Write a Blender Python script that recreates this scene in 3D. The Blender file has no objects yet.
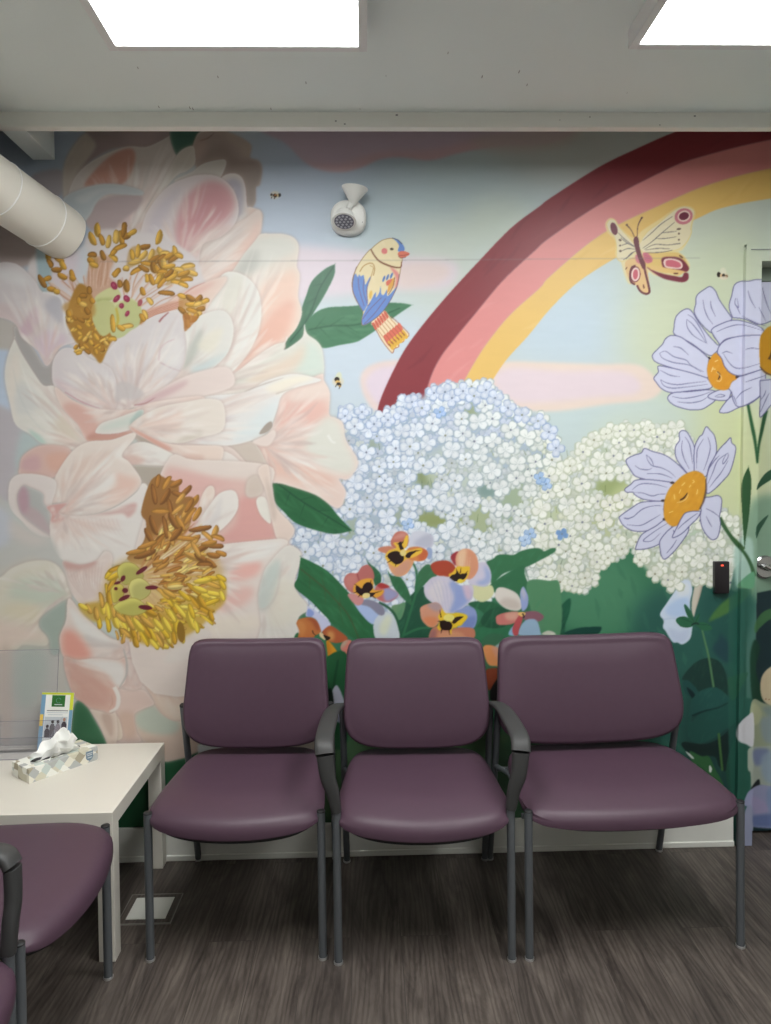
import bpy, bmesh, math, random
import numpy as np
LIGHT, EXPO, ALB = 17.0, 0.0, 0.83
# ---------------------------------------------------------------- mural painter
# The painted wall: brush work laid down as soft-edged shapes on a colour grid,
# which is then stored as the paint colour of the wall surfaces.
SS = 3                                   # samples per unit
MX0, MY0, MX1, MY1 = -40, 110, 960, 870
MW, MH = (MX1-MX0)*SS, (MY1-MY0)*SS
CV = np.zeros((MH, MW, 3), np.float32)
mrng = np.random.RandomState(7)

FR = dict(O=(0,0,1.0), A=(0,120,3.855), B=(180,120,3.855), C=(0,300,3.855), D=(180,300,3.855),
          E=(0,460,3.855), F=(180,460,3.855), G=(340,120,3.505), H=(551,120,3.505),
          I=(340,330,3.505), J=(551,270,3.505), K=(551,430,3.505), L=(290,500,2.855),
          M=(621,600,4.093), N=(0,620,3.855), P1=(340,520,6.425), P2=(440,520,6.425),
          P3=(285,590,9.64), Q1=(30,215,7.71), Q2=(110,215,6.827), Q3=(70,470,4.533),
          BF=(600,195,7.71), DZ=(610,415,5.931), R1=(0,560,5.12), R2=(110,620,6.83),
          R3=(640,270,5.885), R4=(660,570,6.826), S1=(691,240,6.4), S2=(691,390,6.4),
          S3=(691,520,6.4), S4=(691,660,5.12), BD=(340,230,7.877), T8=(200,120,7.71))

def tr(f, pts):
    ox, oy, s = FR[f]
    return np.array([(ox+p[0]/s, oy+p[1]/s) for p in pts], np.float64)

def spline(p, closed=True, n=5):
    m = len(p)
    if m < 3: return p
    out = []
    rng = range(m) if closed else range(m-1)
    t = np.arange(n)/n
    for i in rng:
        if closed: a, b, c, d = p[i-1], p[i], p[(i+1) % m], p[(i+2) % m]
        else: a, b, c, d = p[max(i-1, 0)], p[i], p[i+1], p[min(i+2, m-1)]
        T = t[:, None]
        out.append(0.5*((2*b)+(-a+c)*T+(2*a-5*b+4*c-d)*T**2+(-a+3*b-3*c+d)*T**3))
    if not closed: out.append(p[-1][None])
    return np.concatenate(out)

def boxblur(m, r):
    if r < 1: return m
    for _ in range(2):
        for ax in (0, 1):
            pad = [(0, 0), (0, 0)]; pad[ax] = (r+1, r)
            c = np.cumsum(np.pad(m, pad, mode='edge'), axis=ax, dtype=np.float32)
            n = m.shape[ax]
            if ax == 0: m = (c[2*r+1:2*r+1+n]-c[:n])/(2*r+1)
            else: m = (c[:, 2*r+1:2*r+1+n]-c[:, :n])/(2*r+1)
    return m

def raster(P, soft=0.0):
    """P in photo units -> (x0, y0, mask)"""
    q = (P-np.array([MX0, MY0]))*SS
    pad = int(soft*SS*2)+2
    x0 = max(int(q[:, 0].min())-pad, 0); x1 = min(int(q[:, 0].max())+pad+1, MW)
    y0 = max(int(q[:, 1].min())-pad, 0); y1 = min(int(q[:, 1].max())+pad+1, MH)
    if x1-x0 < 2 or y1-y0 < 2: return None
    acc = np.zeros((y1-y0, x1-x0+1), np.int32)
    a = q; b = np.roll(q, -1, axis=0)
    for (ax_, ay_), (bx_, by_) in zip(a, b):
        if ay_ == by_: continue
        if ay_ > by_: ax_, ay_, bx_, by_ = bx_, by_, ax_, ay_
        r0 = max(int(math.ceil(ay_-0.5)), y0); r1 = min(int(math.ceil(by_-0.5)), y1)
        if r1 <= r0: continue
        rows = np.arange(r0, r1)
        xs = ax_+(rows+0.5-ay_)*(bx_-ax_)/(by_-ay_)
        ix = np.clip(np.ceil(xs-0.5).astype(int)-x0, 0, x1-x0)
        np.add.at(acc, (rows-y0, ix), 1)
    m = (np.cumsum(acc, axis=1)[:, :-1] % 2).astype(np.float32)
    if soft > 0: m = boxblur(m, int(round(soft*SS*0.6)))
    return (x0, y0, m)

def C3(c): return np.array(c, np.float32)/255.0

def comp(M, col, a=1.0, clip=None):
    if M is None: return
    x0, y0, m = M
    if clip is not None:
        cx, cy, cm = clip
        X0, Y0 = max(x0, cx), max(y0, cy)
        X1, Y1 = min(x0+m.shape[1], cx+cm.shape[1]), min(y0+m.shape[0], cy+cm.shape[0])
        if X1 <= X0 or Y1 <= Y0: return
        m = m[Y0-y0:Y1-y0, X0-x0:X1-x0]*cm[Y0-cy:Y1-cy, X0-cx:X1-cx]
        x0, y0 = X0, Y0
    v = CV[y0:y0+m.shape[0], x0:x0+m.shape[1]]
    k = (m*a)[..., None]
    v += k*(col-v)

REG = {}
def streaks(M, P, base, n, a=.3):
    """bristle marks fanning from the root of a petal to its rim"""
    x0, y0, m = M; m_ = len(P)
    cols = [(240,234,228),(236,226,218),(206,184,176),(196,176,172),(226,196,184),(232,230,226),(214,196,190)]
    for _ in range(n):
        tip = P[mrng.randint(m_)]; d = tip-base; L_ = math.hypot(*d)
        if L_ < 4: continue
        u0 = mrng.uniform(.05, .55); u1 = u0+mrng.uniform(.2, .45)
        if u1 > .96: u1 = .96
        k = mrng.uniform(-.07, .07)*L_; nx, ny = -d[1]/L_, d[0]/L_
        j = mrng.uniform(-1.5, 1.5, 2)
        pa, pb = base+d*u0+j, base+d*u1+j; pm = (pa+pb)/2+np.array([nx, ny])*k*.3
        c = cols[mrng.randint(7)] if u0 < .4 else cols[[0, 1, 5, 0, 6][mrng.randint(5)]]
        line('O', [tuple(pa), tuple(pm), tuple(pb)], [.4, mrng.uniform(1.6, 6.0), .4], c, a*mrng.uniform(.35, 1.0), 1.2, clip=M)

def fill(f, pts, col, soft=0.0, a=1.0, clip=None, sm=True, base=None):
    P = tr(f, pts)
    if sm: P = spline(P)
    M = raster(P, soft)
    big = PETAL and clip is None and M is not None and M[2].sum() > 160*SS*SS and soft < 1.6 and a > .9
    if big:      # darker paint just outside the petal, a pale line just inside it
        x0, y0, m = M; p = 14
        w = boxblur(np.pad(m, p), 5)
        hx, hy = max(x0-p, 0), max(y0-p, 0)
        w = w[hy-(y0-p):, hx-(x0-p):]; w = w[:MH-hy, :MW-hx]
        comp((hx, hy, np.clip(w*1.5, 0, 1)), C3(PSH), .42)
    comp(M, C3(col), a, clip)
    if big:
        w = boxblur(m, 3); comp((x0, y0, np.clip((m-w)*1.7, 0, 1)*m), C3((240, 236, 232)), .55)
        w = boxblur(m, 14); comp((x0, y0, np.clip((m-w)*.9, 0, 1)*m), C3((234, 229, 224)), .22)
        if base is not None:
            B_ = tr(f, [base])[0]; REG[id(m)] = (P, B_, m)
            ell(B_[0], B_[1], 16, 16, 0, (206, 168, 158), .35, 9, clip=M)
            streaks(M, P, B_, int(40+m.sum()/(SS*SS)/45))
    return M

PETAL = False; PSH = (176, 150, 142)
def sh(M, f, pts, col, soft=6, a=0.8):
    if M is None: return
    fill(f, pts, col, soft, a, clip=M)

def grad(M, f, p0, p1, c0, c1, a=1.0):
    if M is None: return
    x0, y0, m = M
    (ax, ay), (bx, by) = tr(f, [p0, p1])
    yy, xx = np.mgrid[0:m.shape[0], 0:m.shape[1]].astype(np.float32)
    X = MX0+(xx+x0)/SS; Y = MY0+(yy+y0)/SS
    t = ((X-ax)*(bx-ax)+(Y-ay)*(by-ay))/((bx-ax)**2+(by-ay)**2)
    t = np.clip(t, 0, 1)[..., None]
    t = t*t*(3-2*t)
    comp(M, C3(c0)*(1-t)+C3(c1)*t, a)

def ribbon(P, w):
    n = len(P)
    w = np.interp(np.linspace(0, 1, n), np.linspace(0, 1, len(w)), w)
    d = np.gradient(P, axis=0); L = np.hypot(d[:, 0], d[:, 1])+1e-9
    nx, ny = -d[:, 1]/L, d[:, 0]/L
    l = P+np.stack([nx*w/2, ny*w/2], 1); r = P-np.stack([nx*w/2, ny*w/2], 1)
    return np.concatenate([l, r[::-1]])

def line(f, pts, w, col, a=1.0, soft=0.0, clip=None, closed=False):
    P = tr(f, pts)
    if closed: P = np.concatenate([P, P[:1]])
    P = spline(P, False, 6) if len(P) > 2 else np.linspace(P[0], P[1], 4)
    if not isinstance(w, (list, tuple)): w = [w, w]
    # drawn piece by piece so that a bent stroke never cancels itself
    R = ribbon(P, w); n = len(P)
    allm = None
    q = (R-np.array([MX0, MY0]))*SS
    pad = int(soft*SS*2)+3
    x0 = max(int(q[:, 0].min())-pad, 0); x1 = min(int(q[:, 0].max())+pad, MW)
    y0 = max(int(q[:, 1].min())-pad, 0); y1 = min(int(q[:, 1].max())+pad, MH)
    if x1 <= x0+1 or y1 <= y0+1: return
    acc = np.zeros((y1-y0, x1-x0), np.float32)
    for i in range(n-1):
        quad = np.array([R[i], R[i+1], R[2*n-2-i], R[2*n-1-i]])
        M = raster(quad, 0)
        if M is None: continue
        mx, my, m = M
        X0, Y0 = max(mx, x0), max(my, y0); X1, Y1 = min(mx+m.shape[1], x1), min(my+m.shape[0], y1)
        if X1 <= X0 or Y1 <= Y0: continue
        s = acc[Y0-y0:Y1-y0, X0-x0:X1-x0]
        np.maximum(s, m[Y0-my:Y1-my, X0-mx:X1-mx], out=s)
    if soft > 0: acc = boxblur(acc, max(1, int(round(soft*SS*0.6))))
    comp((x0, y0, acc), C3(col), a, clip)

def ell(x, y, rx, ry, ang, col, a=1.0, soft=0.0, clip=None):
    t = np.linspace(0, 2*math.pi, 17)[:-1]
    c, s = math.cos(ang), math.sin(ang)
    P = np.stack([x+rx*np.cos(t)*c-ry*np.sin(t)*s, y+rx*np.cos(t)*s+ry*np.sin(t)*c], 1)
    M = raster(P, soft); comp(M, C3(col), a, clip); return M

def E(f, x, y, rx, ry, ang, col, a=1.0, soft=0.0, clip=None):
    ox, oy, s = FR[f]
    return ell(ox+x/s, oy+y/s, rx/s, ry/s, math.radians(ang), col, a, soft, clip)

def outl(f, pts, fillc, linec, w=1.1, closed=True):
    M = fill(f, pts, fillc)
    line(f, pts, w, linec, 0.9, closed=closed)
    return M

def brush(M, ang, n, col, a=0.12, L=30, w=2.0, jit=0.35, curve=0.15):
    """faint bristle strokes inside a shape"""
    if M is None: return
    x0, y0, m = M
    if id(m) in REG: return streaks(M, REG[id(m)][0], REG[id(m)][1], n*2, .42)
    for _ in range(n):
        px = x0+mrng.rand()*m.shape[1]; py = y0+mrng.rand()*m.shape[0]
        X, Y = MX0+px/SS, MY0+py/SS
        t = math.radians(ang)+mrng.uniform(-jit, jit); l = L*mrng.uniform(.4, 1)
        dx, dy = math.cos(t)*l/2, math.sin(t)*l/2; k = mrng.uniform(-curve, curve)
        line('O', [(X-dx, Y-dy), (X-dy*k, Y+dx*k), (X+dx, Y+dy)], [0, w, 0], col, a*mrng.uniform(.4, 1), 1.0, clip=M)

# ------------------------------------------------------------------ sky
def paint_sky():
    CV[:] = C3((198, 208, 205))
    b = [  # x,y,rx,ry,color,alpha,soft
        (-10, 200, 150, 190, (172, 186, 204), 1, 40), (20, 380, 60, 60, (190, 206, 228), .9, 25),
        (320, 200, 130, 90, (184, 198, 216), 1, 40), (470, 230, 130, 90, (184, 202, 206), .9, 45),
        (430, 310, 90, 60, (202, 212, 206), .9, 35), (360, 360, 90, 60, (198, 212, 226), .95, 30),
        (440, 250, 40, 35, (208, 214, 198), .6, 25), (500, 225, 40, 30, (206, 214, 190), .5, 20),
        (620, 290, 110, 60, (190, 208, 216), .95, 40), (560, 330, 70, 40, (190, 208, 222), .9, 30),
        (700, 230, 90, 70, (196, 206, 190), .95, 40), (690, 330, 70, 70, (206, 214, 180), .9, 35),
        (700, 460, 90, 90, (208, 216, 168), 1, 35), (600, 420, 100, 40, (194, 212, 214), .9, 30),
        (640, 440, 50, 30, (202, 214, 198), .8, 20), (730, 300, 50, 70, (204, 214, 182), .8, 30),
        (560, 150, 60, 40, (190, 190, 180), .5, 25)]
    for x, y, rx, ry, c, a, s in b: ell(x, y, rx, ry, 0, c, a, s)
    # pink haze behind the bird
    fill('O', [(280,250),(330,248),(400,256),(455,262),(448,288),(400,290),(330,296),(285,300)], (222,208,218), 7, .95)
    fill('O', [(400,266),(430,262),(450,268),(440,282),(400,288)], (228,206,198), 6, .7)
    # pink top cloud
    M = fill('O', [(180,90),(262,132),(285,143),(302,160),(320,170),(342,172),(362,167),(380,159),(400,157),(430,160),(462,152),(500,146),(560,140),(600,100),(400,90)], (200,178,192), 2.2)
    sh(M, 'O', [(300,162),(342,174),(362,170),(400,160),(440,163),(500,150),(480,140),(430,150),(380,152),(340,164)], (214,174,174), 5, .7)
    fill('O', [(470,140),(520,130),(580,128),(560,146),(500,152)], (200,184,176), 8, .7)
    # rainbow-side clouds
    M = fill('O', [(360,380),(366,368),(380,362),(400,360),(420,362),(412,395),(380,412),(366,400)], (228,208,204), 3)
    sh(M, 'O', [(366,385),(375,370),(395,366),(420,366),(410,395),(382,406)], (222,206,222), 4, .9)
    M = fill('O', [(488,372),(505,362),(540,362),(600,364),(634,364),(650,372),(662,388),(648,400),(610,404),(560,411),(520,410),(494,400)], (232,212,200), 3)
    sh(M, 'O', [(494,380),(510,368),(560,371),(620,371),(640,382),(635,394),(600,397),(550,402),(512,401)], (226,208,218), 5, .9)
    # seam between the boards
    pass

def paint_rainbow():
    o1 = [(377,425),(377,413),(383,393),(401,356),(418,331),(446,297),(480,260),(511,228),(540,206),(551,197.6),(599,167),(637,148.5),(675,132),(730,113),(820,100),(900,104),(980,118)]
    o2 = [(423,402),(431,375.6),(441,356),(454,339),(477,311),(503,280),(534,251),(551,236.4),(602,202.7),(665,170),(699,157),(771,139.4),(840,132),(905,136),(980,150)]
    o3 = [(458,392),(477,358.5),(491,338),(511,314),(540,288),(551,275.5),(602,234),(665,203),(711,184),(771,168.5),(840,161),(905,165),(980,180)]
    o4 = [(485,392),(505.5,361),(528,336),(551,308),(579.5,281),(617,257),(650,238),(694,220),(722,208),(771,198.5),(840,191),(905,196),(980,212)]
    def band(a, b, c):
        P = np.concatenate([spline(np.array(a, float), False), spline(np.array(b, float), False)[::-1]])
        M = raster(P, 0.5); comp(M, C3(c)); return M
    m1 = band(o1, o2, (140,52,60)); m2 = band(o2, o3, (224,140,138)); m3 = band(o3, o4, (232,190,104))
    brush(m1, -40, 90, (110,36,48), .35, 50, 4); brush(m1, -45, 60, (158,70,76), .3, 50, 3)
    brush(m2, -40, 60, (232,160,156), .35, 50, 4); brush(m3, -40, 60, (240,206,130), .35, 50, 4)
    brush(m3, -40, 40, (216,170,84), .3, 50, 4)
    line('O', o2, 1.0, (112,40,50), .6, .4); line('O', o3, .8, (216,160,120), .5, .4)

# ------------------------------------------------------------------ hydrangeas
def floret(x, y, r, rot, col, edge, dot=True, sq=1.0):
    for k in range(4):
        t = rot+k*math.pi/2+mrng.uniform(-.15, .15)
        px, py = x+math.cos(t)*r*.56, y+math.sin(t)*r*.56*sq
        g = mrng.uniform(.95, 1.03); c_, s_ = math.cos(t), math.sin(t)*sq
        def pet(q):      # broad outer edge, narrow root
            return np.array([(x+c_*r*u-s_*r*v*q, y+s_*r*u+c_*r*v*q) for u, v in ((.04,-.06),(.34,-.34*1),(.72,-.46),(1.0*q+.02,-.27),(1.04*q+.0,.02),(1.0*q+.02,.28),(.72,.46),(.34,.34),(.04,.06))])
        comp(raster(spline(pet(1.14), True, 3)+np.array([0, .3])), C3(edge), .8)
        comp(raster(spline(pet(.96), True, 3)), C3(np.clip(np.array(col)*g, 0, 255)), 1)
        if r > 6.5: ell(px+c_*r*.12, py+s_*r*.12-.3, r*.26, r*.2, t, (246, 246, 246), .35, .5)
        line('O', [(x+math.cos(t)*r*.15, y+math.sin(t)*r*.15*sq), (px, py)], [.7, .2], edge, .55)
    if dot: ell(x, y, r*.10+.25, r*.10+.25, 0, mrng.choice([0, 1]) and (96,104,128) or (120,122,90), .75)

def inside(P, x, y):
    c = False; n = len(P); j = n-1
    for i in range(n):
        if (P[i][1] > y) != (P[j][1] > y) and x < (P[j][0]-P[i][0])*(y-P[i][1])/(P[j][1]-P[i][1])+P[i][0]: c = not c
        j = i
    return c

def paint_hydrangea():
    left = [(322,440),(340,412),(357,408),(374,418),(386,414),(405,398),(423,397),(431,388),(448,386),(463,385),(486,384),(500,395),(517,409),(540,416),(553,434),(560,470),(575,520),(585,590),(540,575),(480,600),(430,610),(300,610),(285,540),(300,480)]
    right = [(545,480),(568,462),(582,447),(602,431),(622,426),(648,424),(665,428),(682,423),(690,440),(700,500),(736,520),(737,580),(722,580),(708,585),(688,573),(674,586),(660,581),(642,564),(634,544),(622,553),(600,567),(588,584),(568,589),(551,585),(540,560)]
    PL = spline(tr('O', left)); PR = spline(tr('O', right))
    comp(raster(PL, 4), C3((172,188,204))); comp(raster(PR, 3), C3((190,202,180)))
    # foliage showing through
    for x, y, rx, ry, c in [(428,476,14,12,(128,142,84)),(470,412,8,10,(150,165,120)),(487,490,12,10,(120,150,140)),(372,445,6,8,(150,165,140)),
                            (470,520,30,22,(168,180,130)),(430,520,18,10,(140,150,80)),(515,505,16,30,(160,178,140)),(395,520,12,16,(160,172,150)),
                            (480,560,34,20,(170,182,120)),(350,530,20,14,(165,180,160)),(612,488,18,12,(150,165,100)),(566,512,12,18,(176,184,130)),
                            (600,520,30,20,(190,198,150)),(345,560,24,18,(175,190,180)),(540,520,22,30,(196,206,170)),(690,520,26,20,(190,212,188)),
                            (640,500,30,20,(196,206,150)),(455,470,30,24,(196,206,190))]:
        ell(x, y, rx, ry, 0, c, .8, 6)
    for _ in range(260):     # stalks
        x = mrng.uniform(300, 720); y = mrng.uniform(440, 590)
        l = mrng.uniform(5, 12)
        if not (inside(PL, x, y) or inside(PR, x, y)): continue
        line('O', [(x, y), (x+mrng.uniform(-3, 3), y-l)], [.9, .4], [(110,130,80),(140,155,100),(90,110,90)][mrng.randint(3)], .7)
    gaps = [(428,478,11,8),(430,520,16,5),(486,492,7,6),(612,486,20,8),(480,520,9,13),(515,500,8,7),(398,520,5,7),(555,515,6,9),(352,530,6,7),(470,412,5,6),(374,446,4,6),(560,560,5,5)]
    for region, base, edges, n in ((PL, (212,220,234), (168,186,206), 900), (PR, (226,230,222), (196,204,184), 520)):
        x0, y0 = region.min(0); x1, y1 = region.max(0)
        pts = []
        for _ in range(n*6):
            x, y = mrng.uniform(x0, x1), mrng.uniform(y0, y1)
            if not inside(region, x, y): continue
            if any(((x-gx)/(gr+3))**2+((y-gy)/(gh+3))**2 < 1 for gx, gy, gr, gh in gaps): continue
            if any((x-a)**2+(y-b)**2 < 70 for a, b in pts): continue
            pts.append((x, y))
            if len(pts) > n: break
        mrng.shuffle(pts)
        for x, y in pts:
            t = np.clip((x-330)/240, 0, 1) if base[0] < 220 else 1
            c = np.array((206,216,234))*(1-t)+np.array((224,230,222))*t
            e = np.array((160,180,208))*(1-t)+np.array((186,196,180))*t
            if y < 440 and base[0] < 220: c = np.array((208,218,236)); e = np.array((158,178,210))
            if mrng.rand() < .12: c = c*.94+np.array((4,6,14))
            if mrng.rand() < .10: c = c*np.array((1.02,1.01,.93))
            patch = math.sin(x*.09+1.3)*math.sin(y*.11)+.6*math.sin(x*.21+y*.17)
            c = c*(1+.022*patch); e = e*(1+.03*patch)
            floret(x, y, mrng.uniform(5.6, 7.6), mrng.uniform(0, 1.6), np.clip(c*.955, 0, 255), e, mrng.rand() < .4, mrng.uniform(.78, 1))
        for _ in range(90):
            x, y = mrng.uniform(x0, x1), mrng.uniform(max(y0, 455), y1)
            if inside(region, x, y): line('O', [(x, y), (x+mrng.uniform(-4, 4), y-mrng.uniform(5, 11))], [1.1, .3], [(120,140,90),(150,164,110),(110,130,110)][mrng.randint(3)], .6)
    for region, n, c0, e0 in ((PL, 260, (220,228,240), (158,178,206)), (PR, 170, (236,238,228), (184,194,168))):
        x0, y0 = region.min(0); x1, y1 = region.max(0); pts = []
        for _ in range(9000):
            x, y = mrng.uniform(x0, x1), mrng.uniform(y0, y1)
            if not inside(region, x, y) or any(((x-gx)/(gr+5))**2+((y-gy)/(gh+5))**2 < 1 for gx, gy, gr, gh in gaps): continue
            if any((x-a)**2+(y-b)**2 < 190 for a, b in pts): continue
            pts.append((x, y))
            if len(pts) >= n: break
        for x, y in pts:
            t = np.clip((x-400)/160, 0, 1) if n == 260 else 1
            c = np.array(c0)*(1-t)+np.array((234,237,230))*t if n == 260 else np.array(c0)
            floret(x, y, mrng.uniform(7.4, 9.8), mrng.uniform(0, 1.6), c, np.array(e0)*(1-t)+np.array((172,186,176))*t if n == 260 else e0, mrng.rand() < .6, mrng.uniform(.8, 1))
    # crown florets along the top and bottom edges
    for x, y in [(362,412),(374,424),(388,420),(401,414),(412,402),(422,408),(434,393),(445,392),(452,398),(463,391),(474,396),(486,390),(495,398),(508,408),(522,415),(538,421),(549,432),(556,448),(345,416),(335,430)]:
        floret(x, y, mrng.uniform(6.5, 8.5), mrng.uniform(0, 1.6), (210,220,238), (150,172,210), True)
    for x, y in [(570,466),(583,452),(594,440),(606,434),(620,431),(634,430),(650,430),(664,432),(560,582),(572,586),(585,578),(597,562),(608,558),(622,549),(636,542),(640,560),(655,574),(668,580),(682,572),(700,578),(716,574),(728,570)]:
        floret(x, y, mrng.uniform(6, 8), mrng.uniform(0, 1.6), (232,234,222), (190,198,170), True)
    for x, y, c in [(546,484,(180,206,240)),(530,534,(176,204,240)),(440,412,(170,196,236)),(408,524,(180,206,242)),(562,534,(120,160,210)),(540,478,(170,200,238)),(525,540,(190,214,242))]:
        floret(x, y, 5.5, .4, c, (120,160,215), True)
    for x, y in [(610,505),(622,500),(604,520)]:
        floret(x, y, 9, .3, (238,238,226), (180,190,150), True)

# ------------------------------------------------------------------ lower greens
def paint_green():
    G = (58,120,88)
    M = fill('O', [(290,610),(340,600),(430,560),(520,545),(560,588),(590,585),(605,560),(640,540),(650,570),(675,590),(700,584),(745,578),(748,900),(150,900),(160,760),(230,780),(300,640)], G, 1.0, sm=False)
    sh(M, 'O', [(560,590),(620,560),(650,620),(600,640),(560,620)], (78,140,104), 14, .8)
    sh(M, 'O', [(640,600),(760,590),(760,850),(660,850),(640,700)], (40,92,84), 16, .9)
    sh(M, 'O', [(690,700),(760,690),(760,850),(700,850)], (28,62,62), 10, .7)
    brush(M, 60, 160, (84,150,110), .25, 30, 5); brush(M, 70, 120, (40,96,74), .3, 30, 5)
    # bottom strip behind the chairs
    fill('O', [(120,745),(330,745),(345,830),(120,830)], (30,78,52), 2)
    fill('O', [(340,740),(520,735),(560,830),(340,830)], (88,124,84), 6, .9)
    fill('O', [(386,748),(420,746),(424,765),(390,765)], (70,80,66), 3, .8)
    fill('O', [(500,745),(600,745),(640,830),(500,830)], (60,104,72), 5, .9)
    # dark pads at the right
    def leafp(f, pts, c, lc=None, soft=.6):
        m = fill(f, pts, c, soft)
        if lc: brush(m, -60, 26, lc, .35, 16, 2)
        return m
    leafp('R4', [(430,-10),(520,60),(640,110),(640,300),(560,560),(500,640),(420,560),(330,420),(300,200),(360,150)], (36,88,80), (50,110,96), 5)
    leafp('R4', [(330,350),(400,250),(500,170),(640,90),(640,130),(560,220),(470,290),(380,335)], (72,120,62), (96,146,76), 1.5)
    leafp('R4', [(410,420),(420,440),(480,520),(500,620),(430,620),(360,540),(400,470)], (34,70,78), None, 3)
    leafp('R4', [(150,740),(200,670),(260,620),(330,600),(400,620),(440,680),(460,760),(465,860),(360,800),(270,830),(240,800),(180,760)], (28,62,56), (44,90,70))
    leafp('R4', [(155,765),(190,752),(240,800),(262,850),(240,880),(180,850),(160,810)], (34,84,80), None)
    leafp('R4', [(180,800),(225,830),(245,870),(215,872)], (18,44,48), None)
    leafp('R4', [(200,960),(220,880),(290,820),(370,800),(430,830),(475,885),(400,930),(280,970),(200,1010)], (36,88,82), (52,110,96))
    leafp('M', [(285,470),(290,500),(330,460),(430,425),(500,400),(560,420),(520,480),(440,520),(390,560),(330,585),(280,570),(270,500)], (34,86,78), (44,104,90))
    line('M', [(290,475),(340,455),(400,440),(440,420)], [2.2,.8], (20,50,52), .9, .4)
    leafp('M', [(260,580),(340,590),(410,560),(470,500),(530,470),(535,520),(480,560),(440,640),(430,700),(400,680),(380,640),(300,640),(250,600)], (22,46,44), None)
    leafp('M', [(280,620),(330,640),(360,640),(385,690),(420,760),(380,770),(310,700)], (52,106,62), None)
    leafp('M', [(430,700),(470,560),(530,560),(530,760),(500,830),(460,820)], (34,84,66), (46,104,74))
    leafp('M', [(362,676),(372,690),(368,706),(360,700)], (210,220,214), None, .2)
    leafp('M', [(265,620),(285,632),(300,650),(285,645)], (220,226,224), None, .2)
    leafp('R4', [(465,745),(500,725),(600,700),(560,790),(520,870),(480,880)], (60,112,58), (80,134,70))
    line('R4', [(280,370),(300,460),(330,580),(350,700),(366,800)], [1.6,2.2], (92,138,92), .95, .2)
    line('M', [(400,545),(405,600),(415,700)], [2.6,2.2], (74,118,62), .95, .2)
    line('O', [(600,652),(771,652)], 1, (30,60,60), 0)   # keeps the hand steady, no paint
    # small green bud pair left of there
    leafp('K', [(0,690),(10,650),(40,610),(68,590),(65,640),(40,700),(10,720)], (30,92,66), (50,112,80))
    leafp('K', [(45,715),(90,695),(140,690),(178,692),(150,720)], (24,70,60), None)
    # mallow bud
    M = fill('R4', [(115,110),(135,72),(190,68),(215,100),(220,150),(205,220),(210,300),(225,330),(220,400),(205,470),(155,508),(120,495),(85,490),(40,420),(20,390),(25,345),(0,300),(50,220),(110,130)], (206,220,240), .4)
    sh(M, 'R4', [(40,260),(120,200),(190,190),(190,300),(120,320),(60,310)], (176,202,240), 3, .8)
    sh(M, 'R4', [(60,400),(140,420),(200,400),(170,490),(90,480)], (192,204,232), 3, .8)
    sh(M, 'R4', [(120,110),(190,90),(200,160),(130,180)], (224,230,236), 3, .8)
    line('R4', [(20,340),(90,330),(170,350)], .8, (170,190,226), .7, .3)
    M = fill('R4', [(225,310),(215,260),(222,180),(245,85),(275,72),(290,100),(275,170),(245,270),(232,320)], (208,200,184), .3)
    sh(M, 'R4', [(250,260),(270,170),(285,110),(300,110),(260,280)], (150,128,110), 1.5, .8)
    for l in ([(238,362),(190,320),(165,250),(175,235),(215,290)], [(238,365),(180,320),(130,322),(108,345),(140,385),(200,392)],
              [(240,370),(290,355),(340,375),(355,405),(300,415),(260,390)], [(238,365),(245,320),(270,300),(262,350)]):
        m = fill('R4', l, (42,104,72), .2); line('R4', [l[0], l[2]], .6, (24,70,54), .7)
    line('R4', [(215,375),(245,362),(265,370)], 1.4, (20,40,36), .9)

def veins(spine, sides, w, col, f='O', a=.7):
    line(f, spine, w, col, a, .3)
    for s in sides: line(f, s, [w*.7, w*.2], col, a*.8, .3)

def paint_leaves():
    L1 = [(335,264),(335,264),(325,269),(312,281),(306,296),(300,313),(294,328),(286,336),(282,350),(282,350),(292,347),(302,339),(312,316),(324,296),(334,276)]
    M = fill('O', L1, (62,112,84), .3); brush(M, -60, 40, (88,140,106), .35, 20, 3)
    veins([(334,266),(320,288),(308,318),(290,342)], [[(322,284),(312,286)],[(316,298),(306,304)]], 1.0, (34,74,60))
    L2 = [(305,324),(305,324),(315,313),(328,307.5),(352,306),(380,303),(400,303),(412,305),(412,305),(403,311),(393,318),(376,330),(366,336.6),(356,342),(340,345),(325,348),(316,345),(307,336)]
    M = fill('O', L2, (66,122,88), .3); brush(M, -5, 60, (90,148,108), .4, 26, 3); brush(M, 10, 30, (44,92,66), .35, 20, 2)
    veins([(308,330),(330,326),(360,324),(400,308)], [[(330,326),(345,316)],[(345,325),(360,334)],[(320,328),(330,338)],[(315,329),(325,317)]], 1.2, (34,82,58))
    L3 = tr('F', [(352,68),(352,68),(420,85),(500,115),(560,155),(610,215),(665,272),(665,272),(600,285),(540,275),(450,245),(400,200),(365,160),(352,110)])
    M = fill('O', L3, (46,104,66), .3); brush(M, 35, 60, (66,130,86), .4, 26, 3); brush(M, 35, 30, (30,78,52), .4, 20, 2)
    veins([(273,480),(300,500),(325,515),(350,530)], [[(290,492),(285,506)],[(305,503),(300,517)],[(318,511),(334,510)],[(300,500),(316,496)],[(328,517),(322,527)]], 1.2, (24,66,46))
    paint_L4()

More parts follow.
